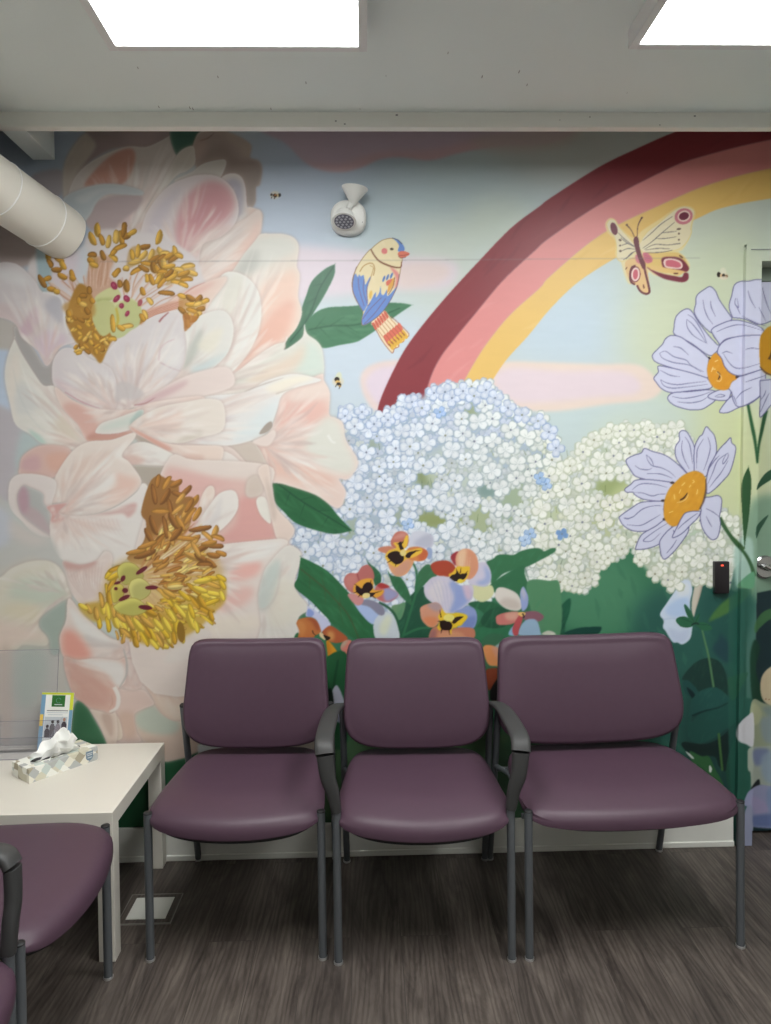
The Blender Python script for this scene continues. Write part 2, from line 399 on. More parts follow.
def paint_L4():
    L4 = tr('F', [(465,375),(465,375),(510,395),(570,430),(630,490),(690,560),(740,640),(765,700),(700,700),(665,685),(600,640),(540,580),(500,540),(442,490),(455,450)])
    M = fill('O', L4, (46,108,68), .3); brush(M, 48, 90, (64,134,88), .4, 26, 3); brush(M, 48, 40, (34,82,50), .4, 24, 2)
    veins(tr('F', [(465,420),(540,480),(600,540),(650,600),(690,690)]), [tr('F', [(500,450),(500,500)]), tr('F', [(560,500),(560,560)]), tr('F', [(610,550),(630,640)]), tr('F', [(560,500),(540,430)]), tr('F', [(620,560),(610,500)])], 1.5, (82,84,50))

# ------------------------------------------------------------------ peonies
def paint_peony():
    global PETAL
    PETAL = True
    # ---- far petals
    fill('A', [(120,215),(200,190),(240,200),(240,280),(200,310),(150,270)], (176,168,172), 3)
    fill('A', [(0,360),(80,380),(170,500),(190,540),(160,600),(120,560),(0,580)], (176,160,156), 3)
    M = fill('A', [(245,300),(243,200),(270,120),(330,50),(420,30),(380,110),(340,160),(290,230),(262,300)], (196,184,172), 1.5)
    brush(M, -60, 20, (210,200,186), .4, 20, 3)
    fill('A', [(340,30),(640,30),(640,90),(600,110),(520,105),(430,115),(340,165),(290,210),(370,100)], (166,148,146), 2.5)
    sh(raster(tr('A', [(400,30),(640,30),(640,110),(400,130)])), 'A', [(480,40),(600,40),(590,90),(500,95)], (186,164,162), 8, .8)
    M = fill('A', [(262,300),(290,220),(360,155),(480,104),(560,104),(620,80),(665,55),(708,46),(700,80),(680,130),(655,200),(610,270),(560,340),(530,440),(400,440),(330,380),(290,330)], (208,198,192), .8, base=(500,440))
    sh(M, 'A', [(430,420),(470,330),(600,240),(650,180),(690,100),(640,220),(560,360)], (222,214,210), 5, .7)
    sh(M, 'A', [(440,400),(500,330),(560,290),(540,350),(470,410)], (214,178,186), 5, .7)
    m = fill('A', [(325,255),(360,200),(430,135),(500,108),(522,140),(500,215),(460,252),(390,248)], (202,150,134), 2)
    brush(m, -50, 24, (216,172,156), .4, 20, 3)
    brush(M, -50, 50, (226,216,208), .35, 26, 3); brush(M, -50, 30, (190,170,170), .3, 22, 3)
    M = fill('A', [(330,395),(370,320),(440,290),(545,292),(530,340),(460,400),(440,440),(380,440)], (186,168,168), 2.5)
    M = fill('A', [(245,300),(330,260),(430,245),(540,268),(548,290),(480,288),(410,288),(372,320),(352,360),(322,395),(285,400),(250,360)], (186,194,198), 1.2)
    sh(M, 'A', [(290,300),(400,262),(520,275),(400,275),(330,320)], (204,208,208), 3, .8)
    # ---- dark green scrap of leaf
    fill('A', [(660,30),(790,30),(790,90),(740,100),(700,118),(676,130)], (70,108,94), .6)
    # ---- brown petals at upper right
    M = fill('T8', [(-60,260),(-40,150),(10,85),(150,70),(300,130),(380,180),(395,220),(385,290),(440,308),(470,340),(478,400),(460,500),(430,520),(425,640),(370,665),(200,500),(0,400)], (178,160,150), .8)
    sh(M, 'T8', [(180,90),(320,140),(390,200),(370,290),(330,320),(320,220),(230,160)], (194,176,162), 6, .9)
    sh(M, 'T8', [(160,420),(220,330),(200,290),(90,290),(0,340),(60,230),(200,200),(280,300),(440,330),(470,400),(430,520),(420,640),(370,660),(360,480),(300,420)], (150,134,128), 7, .8)
    line('T8', [(0,160),(60,140),(110,100)], [1.5,.5], (120,90,90), .7, .6)
    sh(M, 'T8', [(360,440),(440,360),(470,400),(430,510),(420,630),(375,650)], (160,146,138), 4, .8)
    sh(M, 'T8', [(-60,260),(-30,150),(60,160),(40,240),(-20,310)], (196,168,156), 5, .6)
    # ---- beige lobe, left of centre
    M = fill('A', [(742,100),(752,130),(750,170),(715,200),(680,215),(610,300),(570,380),(540,470),(500,470),(540,380),(590,300),(640,210),(690,125)], (210,202,192), .8, base=(510,460))
    brush(M, -55, 30, (222,214,204), .4, 24, 3)
    # ---- white pointed petal
    M = fill('B', [(-20,230),(45,200),(90,168),(160,152),(178,160),(172,190),(148,235),(120,260),(60,240),(0,245)], (206,200,192), .5)
    sh(M, 'B', [(0,235),(70,210),(140,215),(120,250),(40,240)], (190,182,174), 3, .7)
    M = fill('B', [(120,330),(140,270),(160,222),(200,205),(235,218),(252,260),(258,332),(270,335),(310,350),(318,380),(300,430),(270,470),(200,480),(140,460)], (214,204,198), .8, base=(170,460))
    sh(M, 'B', [(165,250),(200,225),(235,240),(245,300),(235,370),(190,400),(205,320),(195,270)], (176,170,184), 4, .9)
    sh(M, 'B', [(150,300),(190,260),(200,300),(180,380),(145,380)], (206,198,188), 3, .9)
    sh(M, 'B', [(260,340),(318,360),(300,440),(240,500),(220,470),(280,400)], (232,200,184), 5, .9)
    brush(M, -60, 30, (226,216,208), .35, 20, 3)
    # ---- long sweeping petal band below
    M = fill('B', [(-80,680),(-60,560),(0,520),(80,470),(160,430),(250,380),(300,345),(316,375),(310,440),(285,510),(230,565),(150,612),(60,655),(0,700)], (224,206,196), .9, base=(-60,680))
    sh(M, 'B', [(60,620),(180,540),(260,450),(310,380),(300,470),(240,560),(120,630)], (232,194,180), 6, .8)
    sh(M, 'B', [(0,500),(100,450),(200,420),(250,400),(200,480),(60,560),(-40,600)], (208,194,188), 6, .7)
    sh(M, 'B', [(-40,620),(60,560),(160,520),(100,580),(0,650)], (230,216,204), 5, .7)
    brush(M, -30, 60, (236,222,210), .4, 40, 3); brush(M, -30, 30, (214,176,166), .35, 34, 2.5)
    # ---- big pink heart petal
    M = fill('A', [(540,470),(545,420),(570,350),(640,262),(720,222),(790,210),(850,222),(900,270),(920,340),(905,400),(850,450),(780,480),(760,560),(700,540),(640,500)], (220,208,208), .8, base=(700,540))
    sh(M, 'A', [(676,440),(690,350),(730,280),(800,235),(870,250),(905,310),(890,370),(840,420),(780,450),(750,520),(700,500)], (212,158,160), 5, .95)
    sh(M, 'A', [(770,300),(840,270),(880,310),(850,370),(790,400),(740,400)], (200,140,146), 6, .6)
    sh(M, 'A', [(730,470),(800,430),(900,400),(870,450),(780,500),(740,540)], (224,196,190), 5, .8)
    sh(M, 'A', [(560,470),(590,360),(660,280),(700,260),(650,350),(600,480)], (206,196,204), 5, .8)
    brush(M, -60, 40, (232,216,214), .35, 24, 3)
    # white ground of the centre
    M = fill('A', [(130,520),(300,500),(340,440),(420,420),(540,430),(600,440),(700,490),(760,540),(790,620),(860,700),(780,800),(600,860),(380,930),(200,800),(110,680)], (220,212,212), 2)
    sh(M, 'A', [(280,560),(330,480),(350,600),(300,640)], (204,212,220), 5, .8)
    sh(M, 'A', [(200,520),(300,510),(280,640),(200,620)], (216,202,212), 6, .8)
    # blue-green tail beside the duct
    fill('A', [(140,490),(180,520),(200,560),(190,640),(170,675),(150,650),(145,590)], (164,186,194), 2)
    # ---- right peach / white petals
    M = fill('B', [(145,640),(200,585),(245,520),(290,465),(310,440),(350,438),(400,440),(440,455),(458,490),(450,560),(462,600),(455,680),(470,740),(450,800),(410,850),(395,890),(300,930),(200,990),(140,1010),(0,900)], (226,214,202), .8, base=(150,1000))
    sh(M, 'B', [(230,520),(300,455),(420,450),(450,500),(380,540),(290,580),(220,590)], (216,216,208), 6, .9)
    sh(M, 'B', [(210,590),(260,520),(300,500),(300,560),(260,600)], (186,186,180), 6, .7)
    sh(M, 'B', [(310,650),(400,590),(450,580),(455,680),(450,780),(400,850),(300,900),(160,1000),(260,880),(310,780)], (236,200,182), 8, .9)
    sh(M, 'B', [(150,1000),(240,900),(320,790),(380,720),(440,700),(400,840),(300,900),(200,980)], (226,172,154), 6, .7)
    m = fill('B', [(60,760),(150,610),(205,585),(270,615),(308,680),(312,771),(290,850),(240,930),(160,1000),(0,1040),(-40,900)], (226,224,218), .8, base=(0,1000))
    sh(m, 'B', [(150,700),(200,600),(250,620),(200,760)], (222,218,204), 5, .6)
    sh(m, 'B', [(0,900),(120,860),(190,840),(130,900),(40,960)], (196,208,212), 5, .6)
    brush(m, -60, 50, (234,232,226), .4, 34, 3); brush(M, -60, 40, (240,220,206), .3, 34, 3)
    # inner peach fold beside the stamens
    M = fill('B', [(-60,750),(-30,690),(60,640),(160,605),(180,620),(120,700),(80,760),(20,810),(-40,860)], (230,206,194), 1.2)
    sh(M, 'B', [(-40,700),(60,650),(140,620),(60,680)], (224,176,166), 4, .7)
    # ---- green white petal (right middle)
    M = fill('D', [(-80,400),(0,350),(100,330),(200,290),(300,215),(360,175),(408,160),(412,140),(400,192),(425,180),(465,150),(476,130),(480,92),(490,130),(530,160),(550,200),(552,292),(500,305),(430,290),(330,325),(250,355),(100,375),(0,390)], (218,216,206), .6, base=(-20,375))
    sh(M, 'D', [(430,230),(500,160),(548,210),(548,290),(480,300)], (206,220,210), 6, .9)
    sh(M, 'D', [(240,320),(320,270),(420,220),(480,170),(460,250),(340,310)], (226,206,188), 6, .9)
    sh(M, 'D', [(80,350),(200,300),(260,300),(200,340)], (206,202,190), 5, .7)
    brush(M, -28, 50, (230,226,214), .35, 40, 3); brush(M, -28, 24, (214,196,178), .35, 34, 2.5)
    # ---- right pink petal
    M = fill('D', [(340,520),(375,430),(390,370),(450,330),(545,285),(555,310),(578,360),(575,440),(598,453),(628,475),(640,540),(682,610),(680,650),(645,692),(612,690),(638,735),(625,790),(595,800),(520,750),(400,710),(340,690),(290,560)], (230,206,196), .6, base=(320,560))
    sh(M, 'D', [(355,500),(390,400),(460,380),(560,390),(560,470),(470,500),(370,540)], (230,184,172), 7, .9)
    sh(M, 'D', [(480,560),(560,450),(620,480),(640,550),(676,620),(660,670),(560,650)], (220,222,212), 6, .9)
    sh(M, 'D', [(300,570),(400,600),(520,650),(600,700),(520,720),(400,680),(340,660)], (228,186,170), 6, .8)
    sh(M, 'D', [(420,380),(500,330),(560,320),(570,370),(470,390)], (234,216,206), 4, .8)
    line('D', [(295,565),(320,620),(350,690)], [1.5,.5], (214,130,110), .6, 1.2)
    line('D', [(570,520),(585,545),(600,550)], [2.5,2], (234,234,228), .8, .8)
    brush(M, -60, 60, (240,220,210), .35, 34, 3); brush(M, 25, 30, (238,214,204), .35, 34, 3)
    # shaded petals below the white one
    M = fill('D', [(160,560),(270,545),(300,565),(325,610),(350,680),(352,790),(340,800),(300,730),(260,650),(210,600)], (206,192,180), .8)
    M = fill('D', [(-120,640),(-60,560),(60,550),(180,562),(240,610),(310,700),(330,830),(240,800),(120,760),(-60,700)], (222,204,196), .8, base=(-60,640))
    sh(M, 'D', [(-60,660),(0,620),(120,660),(240,660),(220,720),(60,700)], (224,178,168), 6, .7)
    m = fill('D', [(-40,600),(60,598),(140,582),(190,590),(240,630),(262,662),(200,668),(140,655),(60,640),(-20,620)], (226,218,212), .8)
    sh(m, 'D', [(100,590),(130,600),(140,650),(110,640)], (206,178,168), 3, .7)
    # ---- big white petal
    M = fill('D', [(-150,420),(-60,380),(0,388),(100,370),(250,355),(330,312),(430,285),(512,297),(542,312),(440,340),(392,370),(372,430),(345,495),(300,532),(200,560),(100,558),(0,548),(-90,560),(-160,540)], (226,224,222), .6, base=(-110,520))
    sh(M, 'D', [(-60,540),(40,500),(160,430),(220,400),(160,490),(60,545)], (206,194,200), 6, .8)
    sh(M, 'D', [(0,420),(120,390),(220,390),(120,430),(0,470)], (214,204,206), 5, .6)
    sh(M, 'D', [(330,340),(430,295),(520,300),(440,330),(380,360)], (238,230,212), 4, .9)
    sh(M, 'D', [(200,540),(300,440),(380,380),(370,440),(320,520)], (216,226,228), 6, .8)
    brush(M, -35, 70, (236,234,232), .4, 40, 3); brush(M, -35, 26, (206,196,200), .3, 34, 2.5)
    line('D', [(250,352),(330,322),(400,300)], [.6,1.4,.4], (176,160,150), .6, .5)
    fill('D', [(305,515),(330,480),(352,468),(355,490),(330,512)], (168,156,146), .6)
    line('D', [(370,362),(420,345),(440,338)], [1.2,.4], (186,170,158), .6, .5)
    fill('D', [(280,545),(330,520),(360,500),(370,520),(345,560),(310,562)], (228,212,204), 1)
    # ================= left / centre
    # grey gap and background left of it
    fill('C', [(-60,60),(60,90),(80,140),(60,190),(0,190),(-60,190)], (192,186,180), 3)
    fill('C', [(60,100),(130,190),(180,258),(225,190),(225,330),(170,340),(100,240),(60,160)], (172,168,166), .8)
    fill('C', [(-60,430),(40,425),(70,490),(150,550),(130,600),(90,640),(40,700),(40,771),(-60,771)], (190,184,190), 4)
    fill('C', [(90,500),(150,540),(150,580),(110,620),(70,660),(60,600)], (184,204,204), 5, .8)
    # left white pointed petal
    M = fill('C', [(56,148),(56,148),(80,200),(130,280),(168,330),(212,332),(238,378),(240,420),(300,480),(345,540),(362,576),(280,578),(170,556),(120,520),(60,480),(38,400),(18,300),(28,220)], (224,221,213), .6, base=(355,570))
    sh(M, 'C', [(60,320),(120,340),(150,400),(100,440),(60,420)], (214,214,212), 5, .8)
    sh(M, 'C', [(210,480),(240,440),(290,500),(300,550),(240,540)], (220,206,188), 5, .8)
    sh(M, 'C', [(30,280),(60,200),(80,260),(50,400),(70,470),(40,420)], (232,222,212), 4, .8)
    sh(M, 'C', [(110,500),(150,520),(180,560),(140,545)], (170,206,196), 3, .7)
    line('C', [(170,335),(215,380),(225,420),(300,500),(345,555)], [.5,2,1], (206,196,188), .7, 1)
    line('C', [(75,230),(110,330),(160,420),(240,510)], [.4,2.4,.4], (236,234,228), .7, 1)
    line('C', [(50,260),(70,350),(110,440),(180,520)], [.4,1.6,.4], (204,206,204), .6, 1)
    brush(M, 55, 50, (236,234,228), .4, 30, 3)
    # left lavender petal
    M = fill('C', [(-60,0),(-20,-130),(60,-140),(130,-80),(165,-30),(240,-10),(248,50),(255,120),(295,158),(230,185),(182,255),(145,195),(85,145),(65,100),(30,75),(-60,50)], (216,208,210), .7, base=(180,245))
    sh(M, 'C', [(70,120),(110,140),(150,80),(140,20),(110,60)], (208,172,188), 4, .7)
    sh(M, 'C', [(130,150),(200,120),(260,150),(200,200),(170,230)], (216,192,206), 5, .8)
    sh(M, 'C', [(170,20),(210,-20),(240,0),(235,90),(200,60)], (186,184,194), 4, .8)
    sh(M, 'C', [(-60,20),(40,20),(80,120),(40,90),(-60,50)], (214,190,190), 4, .6)
    sh(M, 'C', [(-40,-100),(60,-120),(120,-60),(60,-60)], (228,226,226), 5, .8)
    brush(M, 65, 40, (228,222,224), .4, 26, 3)
    line('C', [(165,-30),(225,-15),(245,20),(250,90),(262,130)], [1.5,2.5,1], (230,228,228), .9, .6)
    # upper centre petal pair
    M = fill('C', [(395,242),(420,190),(480,130),(540,90),(600,58),(680,38),(704,58),(714,120),(722,180),(706,265),(660,320),(590,370),(510,415),(440,425),(420,330)], (218,211,212), .6, base=(500,415))
    sh(M, 'C', [(600,240),(620,180),(680,140),(700,180),(690,250),(640,250)], (228,224,222), 4, .8)
    line('C', [(612,235),(618,190),(640,165),(675,150)], [1.5,2,.5], (206,168,178), .7, .8)
    line('C', [(616,240),(660,262),(700,275)], [1.5,.5], (200,170,178), .7, .7)
    sh(M, 'C', [(420,340),(445,270),(520,240),(560,300),(520,340)], (212,202,206), 6, .7)
    brush(M, -70, 60, (228,222,222), .4, 30, 3); brush(M, -70, 24, (208,194,200), .35, 26, 2.5)
    # fold on the right, between it and the long petal
    M = fill('C', [(700,270),(720,180),(716,110),(771,60),(860,40),(900,100),(880,200),(800,280),(700,340),(600,380)], (222,220,214), .8, base=(690,290))
    sh(M, 'C', [(700,260),(740,160),(780,110),(770,180),(730,250)], (186,190,182), 3.5, .8)
    sh(M, 'C', [(740,260),(840,220),(900,190),(840,240),(760,290)], (188,208,212), 5, .7)
    sh(M, 'C', [(760,180),(800,130),(860,110),(820,200)], (228,222,204), 4, .7)
    M = fill('C', [(515,412),(600,355),(700,300),(790,270),(880,260),(900,330),(780,372),(640,395),(560,410)], (226,210,204), 1)
    sh(M, 'C', [(520,405),(620,350),(720,310),(700,340),(600,390)], (206,168,172), 3.5, .7)
    line('C', [(518,405),(560,398),(600,375)], [1.2,1.6,.3], (176,120,126), .7, .6)
    # centre left petal
    M = fill('C', [(200,285),(208,225),(245,186),(300,192),(350,228),(395,243),(432,270),(450,330),(442,425),(360,418),(265,372),(212,335)], (216,207,209), .6, base=(440,415))
    sh(M, 'C', [(205,300),(240,340),(330,390),(430,420),(360,380),(260,330)], (216,186,192), 4, .8)
    sh(M, 'C', [(240,210),(320,210),(400,260),(420,330),(330,290),(250,260)], (222,216,216), 6, .6)
    brush(M, 80, 50, (226,214,218), .4, 26, 2.5)
    fill('C', [(443,390),(452,322),(500,320),(555,358),(525,385),(480,380)], (200,192,192), 2.5, .8)
    # salmon fold underneath
    M = fill('C', [(212,335),(280,385),(370,418),(500,422),(600,392),(771,370),(771,400),(620,420),(560,440),(540,480),(510,515),(440,545),(340,545),(300,480),(238,415)], (228,204,194), .8, base=(500,420))
    sh(M, 'C', [(240,410),(300,400),(380,480),(350,540),(300,490)], (216,168,156), 4, .8)
    sh(M, 'C', [(330,540),(380,505),(500,505),(510,520),(430,545)], (202,148,134), 3, .9)
    line('C', [(250,355),(320,395),(385,418)], [1,1.6,.4], (196,140,146), .7, .8)
    brush(M, 30, 40, (238,216,204), .4, 26, 2.5)
    M = fill('C', [(368,505),(392,475),(450,455),(520,430),(553,425),(540,470),(500,500),(440,515),(380,515)], (222,216,210), .8)
    sh(M, 'C', [(380,500),(420,475),(520,440),(553,425),(530,475),(420,500)], (196,212,202), 4, .6)
    fill('C', [(500,470),(530,430),(553,428),(540,455),(510,478)], (172,194,188), 1.5, .8)
    # right cream petal
    M = fill('C', [(500,490),(540,450),(620,412),(720,392),(800,380),(860,400),(860,500),(771,530),(690,552),(600,540),(540,512)], (228,218,208), .7, base=(510,500))
    sh(M, 'C', [(560,500),(620,430),(700,430),(690,500),(620,520)], (232,204,192), 6, .7)
    sh(M, 'C', [(680,550),(720,520),(771,500),(771,530)], (206,196,182), 3, .7)
    brush(M, -40, 40, (236,230,220), .4, 30, 3)
    fill('C', [(512,518),(560,528),(620,555),(660,580),(600,575),(545,555)], (176,164,152), .6)
    M = fill('C', [(500,488),(545,508),(620,545),(700,560),(790,560),(860,570),(840,640),(771,648),(720,640),(650,590),(570,540),(515,510)], (230,210,198), .7, base=(505,495))
    sh(M, 'C', [(500,490),(560,515),(660,570),(640,580),(560,540)], (214,156,140), 2.5, .8)
    sh(M, 'C', [(700,600),(780,600),(780,640),(730,640)], (216,178,164), 3, .7)
    # white tongue
    M = fill('C', [(470,600),(500,560),(560,548),(640,580),(690,610),(722,642),(640,640),(560,640),(500,640)], (228,224,218), .6, base=(480,600))
    sh(M, 'C', [(470,605),(520,600),(560,620),(500,640)], (218,180,168), 3, .7)
    # taupe gap
    M = fill('C', [(500,640),(600,640),(720,645),(800,650),(771,720),(700,730),(580,740),(545,700)], (178,168,156), .7)
    sh(M, 'C', [(640,650),(760,640),(771,720),(700,720)], (214,176,170), 4, .9)
    # ---- petals going down (frame E)
    M = fill('C', [(75,645),(88,600),(150,562),(230,560),(275,580),(276,625),(250,665),(180,690),(80,675)], (218,182,172), 1)
    sh(M, 'C', [(80,650),(95,610),(150,600),(150,660)], (206,166,172), 4, .7)
    sh(M, 'C', [(180,600),(260,590),(265,640),(200,660)], (222,172,152), 4, .7)
    M = fill('E', [(210,110),(215,60),(275,-30),(340,-70),(430,-78),(512,-105),(520,-85),(470,-20),(500,10),(545,80),(520,125),(440,180),(340,212),(228,206),(262,164),(170,166),(165,130)], (229,216,207), .6, base=(228,206))
    sh(M, 'E', [(220,100),(280,20),(360,-20),(430,-30),(330,60),(260,110)], (222,196,184), 5, .8)
    sh(M, 'E', [(230,200),(300,120),(400,40),(420,30),(350,120),(280,190)], (228,194,184), 3, .7)
    sh(M, 'E', [(440,50),(480,60),(535,80),(500,130),(420,170),(350,140),(420,120),(450,90)], (230,194,180), 5, .9)
    sh(M, 'E', [(300,160),(380,100),(440,50),(440,80),(400,130),(340,160)], (234,230,226), 4, .8)
    sh(M, 'E', [(440,-20),(500,-80),(470,-20),(500,10)], (236,232,226), 3, .8)
    brush(M, -45, 60, (238,226,218), .4, 30, 2.5); brush(M, -45, 24, (214,180,170), .35, 26, 2)
    # ring petal
    M = fill('E', [(33,160),(38,85),(75,55),(150,56),(212,78),(215,120),(200,170),(205,250),(196,300),(130,282),(80,232),(48,200)], (226,216,212), .6)
    m = fill('E', [(65,140),(88,98),(115,105),(165,130),(168,165),(190,200),(198,285),(192,292),(130,252),(80,205)], (182,184,182), .6)
    sh(m, 'E', [(65,140),(88,98),(110,130),(110,200),(80,205)], (192,150,162), 3.5, .8)
    sh(m, 'E', [(90,210),(120,180),(170,220),(195,290),(130,250)], (196,168,172), 3, .7)
    # white large petal
    M = fill('E', [(192,250),(200,210),(180,180),(230,168),(262,166),(228,206),(340,214),(440,184),(520,130),(550,90),(572,112),(566,200),(558,262),(540,322),(488,382),(430,402),(402,352),(370,387),(310,402),(240,386),(200,325)], (228,222,217), .6, base=(240,215))
    sh(M, 'E', [(175,180),(262,166),(228,206),(250,230),(200,240)], (214,162,156), 2.5, .9)
    sh(M, 'E', [(350,214),(440,192),(520,165),(522,195),(495,222),(470,205),(400,215)], (212,170,164), 2, .9)
    sh(M, 'E', [(205,260),(260,230),(420,225),(460,260),(330,290),(220,330)], (230,212,204), 6, .8)
    for k in range(14):
        x = 240+k*16; line('E', [(x,225),(x+12,258),(x+34,290)], [.8,.3], (206,176,170), .35, .4)
    brush(M, 60, 50, (238,234,230), .4, 26, 2.5)
    # lower ruffle
    M = fill('E', [(242,390),(310,403),(370,387),(402,352),(432,366),(428,420),(402,500),(375,548),(340,562),(305,552),(262,490),(245,440)], (226,210,203), .6, base=(320,400))
    sh(M, 'E', [(242,388),(310,402),(370,387),(360,410),(300,425),(250,420)], (206,164,156), 3, .9)
    for k in range(12):
        t = k/11; line('E', [(255+t*140,415-t*20),(275+t*110,470),(330+t*50,540-t*20)], [.4,1,.3], (204,178,170), .55, .4)
    # left pale lobes
    fill('R1', [(-100,-200),(40,-180),(180,-100),(260,-60),(330,60),(360,200),(340,330),(300,420),(330,560),(350,680),(400,1000),(-100,1000)], (200,196,188), 3)
    fill('E', [(-60,120),(20,160),(60,230),(150,290),(195,300),(235,390),(240,440),(120,370),(-60,420)], (196,196,192), 4)
    fill('E', [(-60,180),(20,190),(50,260),(20,330),(-60,330)], (198,204,220), 6, .7)
    fill('E', [(40,230),(130,280),(190,310),(120,330),(40,290)], (216,204,198), 6, .6)
    M = fill('R1', [(-100,130),(0,90),(60,42),(150,8),(250,5),(315,50),(345,130),(362,200),(265,250),(208,300),(203,345),(250,400),(232,440),(120,435),(70,462),(-100,465)], (218,212,196), .9, base=(345,180))
    sh(M, 'R1', [(40,180),(100,100),(250,90),(340,140),(340,200),(220,230),(100,210)], (196,208,192), 8, .8)
    sh(M, 'R1', [(0,260),(100,220),(200,250),(200,320),(60,300)], (222,210,180), 8, .7)
    sh(M, 'R1', [(-100,300),(60,320),(180,360),(240,410),(120,430),(60,455),(-100,460)], (228,206,194), 8, .8)
    sh(M, 'R1', [(0,90),(60,42),(150,10),(250,8),(200,30),(100,50),(30,110)], (222,218,208), 4, .8)
    brush(M, -30, 40, (228,222,206), .35, 30, 3)
    fill('R1', [(208,300),(265,250),(350,205),(352,300),(320,400),(300,480),(260,480),(248,400),(205,345)], (164,178,168), 1.5)
    fill('R1', [(0,470),(60,480),(60,900),(0,900)], (206,186,172), 5, .7)
    fill('R1', [(90,470),(230,460),(240,600),(160,760),(80,700)], (178,190,178), 10, .8)
    # ---- lower peony body
    body = [(345,215),(362,200),(410,260),(480,330),(560,395),(640,420),(760,380),(900,330),(1300,280),(1300,1010),(900,1030),(560,1040),(530,900),(500,830),(460,765),(385,705),(342,600),(328,500),(305,400),(338,310)]
    M = fill('R1', body, (226,210,202), .7, base=(480,300))
    m = fill('R2', [(225,255),(225,255),(290,330),(360,390),(440,430),(560,445),(560,700),(460,700),(380,670),(320,610),(285,520),(230,420)], (222,192,174), .8, base=(250,300))
    sh(m, 'R2', [(228,270),(300,350),(330,430),(300,480),(240,400)], (210,162,140), 5, .9)
    sh(m, 'R2', [(300,520),(420,560),(560,560),(560,680),(440,690),(350,620)], (232,216,200), 6, .8)
    m = fill('R2', [(170,650),(215,610),(290,572),(350,640),(430,690),(560,705),(620,850),(620,960),(400,975),(300,900),(200,790)], (220,196,180), .8)
    sh(m, 'R2', [(170,655),(230,605),(290,578),(360,640),(470,700),(450,770),(320,780),(200,740)], (192,202,188), 4, .95)
    m = fill('R2', [(40,490),(110,475),(225,478),(270,520),(300,575),(220,610),(165,650),(180,760),(210,830),(60,830),(30,700)], (222,196,186), .8)
    sh(m, 'R2', [(60,640),(170,640),(180,780),(100,800)], (212,180,162), 4, .8)
    m = fill('R2', [(-60,660),(30,640),(70,700),(80,810),(-20,810)], (224,206,188), .8)
    sh(m, 'R2', [(-60,690),(0,660),(30,720),(10,800),(-40,790)], (206,178,162), 3, .9)
    m = fill('R2', [(170,110),(240,70),(420,130),(600,120),(600,350),(480,358),(400,362),(335,352),(290,310),(235,240),(190,180)], (230,223,213), .6, base=(560,140))
    sh(m, 'R2', [(360,160),(480,230),(540,250),(440,230)], (206,190,192), 5, .7)
    fill('R2', [(330,362),(420,356),(560,350),(560,440),(450,428),(380,402)], (204,186,190), .5)
    m = fill('R2', [(85,130),(110,80),(150,90),(190,150),(215,230),(228,330),(222,440),(180,475),(110,470),(85,430),(110,350),(105,240)], (226,206,198), .6, base=(150,460))
    sh(m, 'R2', [(100,170),(160,150),(180,220),(120,240)], (210,192,194), 4, .8)
    line('R2', [(85,260),(140,262),(200,275)], [.5,1.8,.5], (204,176,168), .7, .6)
    # upper left cup
    m = fill('R1', [(338,310),(305,400),(328,500),(400,520),(500,505),(600,512),(655,470),(650,425),(560,398),(480,332),(410,262),(362,200),(345,215)], (228,212,204), .6, base=(640,450))
    sh(m, 'R1', [(318,370),(370,360),(430,420),(470,500),(380,515),(320,480)], (232,158,142), 6, .9)
    sh(m, 'R1', [(355,240),(430,300),(560,400),(600,425),(480,410),(390,340)], (232,230,226), 4, .9)
    sh(m, 'R1', [(430,380),(520,410),(640,440),(560,452),(460,430)], (206,200,198), 3, .6)
    # lower left cup with a turned white edge
    m = fill('R1', [(328,498),(400,512),(500,502),(600,512),(640,500),(650,560),(640,630),(605,660),(612,700),(602,755),(560,785),(520,772),(460,758),(385,703),(342,600)], (222,182,168), .6, base=(340,520))
    sh(m, 'R1', [(345,540),(440,560),(540,620),(560,740),(460,745),(390,690)], (214,166,152), 6, .8)
    sh(m, 'R1', [(420,512),(600,514),(645,560),(636,630),(600,655),(560,600),(500,560),(440,535)], (230,226,222), 4, .95)
    sh(m, 'R1', [(470,570),(540,585),(560,640),(500,600)], (226,196,184), 4, .7)
    line('R1', [(632,455),(648,520),(646,590),(612,652)], [1,2.4,1], (184,182,178), .8, .8)
    line('R1', [(585,650),(606,700),(598,755),(560,778)], [4,4.5,2], (234,228,222), .95, .6)
    line('R1', [(570,690),(576,730),(560,760)], [.5,1.2,.4], (206,160,146), .7, .5)
    m = fill('R1', [(460,765),(560,788),(590,780),(600,830),(600,915),(560,1040),(530,900),(500,830)], (224,204,190), .6)
    sh(m, 'R1', [(520,790),(565,790),(580,860),(570,905),(540,860)], (200,172,158), 2.5, .85)
    M2 = M
    # pale petals right of lower stamens down to the chair
    fill('R2', [(610,840),(760,840),(760,960),(620,950)], (216,218,220), 1)
    # green below
    fill('O', [(78,700),(90,712),(100,738),(106,748),(76,750),(74,712)], (58,112,78), .4, sm=False)
    fill('O', [(72,722),(76,702),(86,706),(96,722),(106,742),(104,750),(74,750)], (58,112,78), .5)
    fill('O', [(-40,760),(168,762),(185,758),(198,752),(212,900),(-40,900)], (36,92,58), .8, sm=False)
    # ---- right half of lower peony
    M = fill('F', [(-60,20),(60,0),(340,20),(356,100),(372,180),(430,248),(440,280),(418,318),(462,350),(466,382),(442,488),(496,570),(452,618),(450,800),(-100,900),(-200,500)], (226,212,204), .6)
    sh(M, 'F', [(-60,40),(0,30),(140,70),(260,80),(300,140),(350,230),(372,305),(160,330),(40,330),(-60,200)], (222,184,176), 5, .95)
    sh(M, 'F', [(150,310),(215,245),(228,150),(300,150),(345,235),(370,300),(250,325)], (220,164,158), 5, .9)
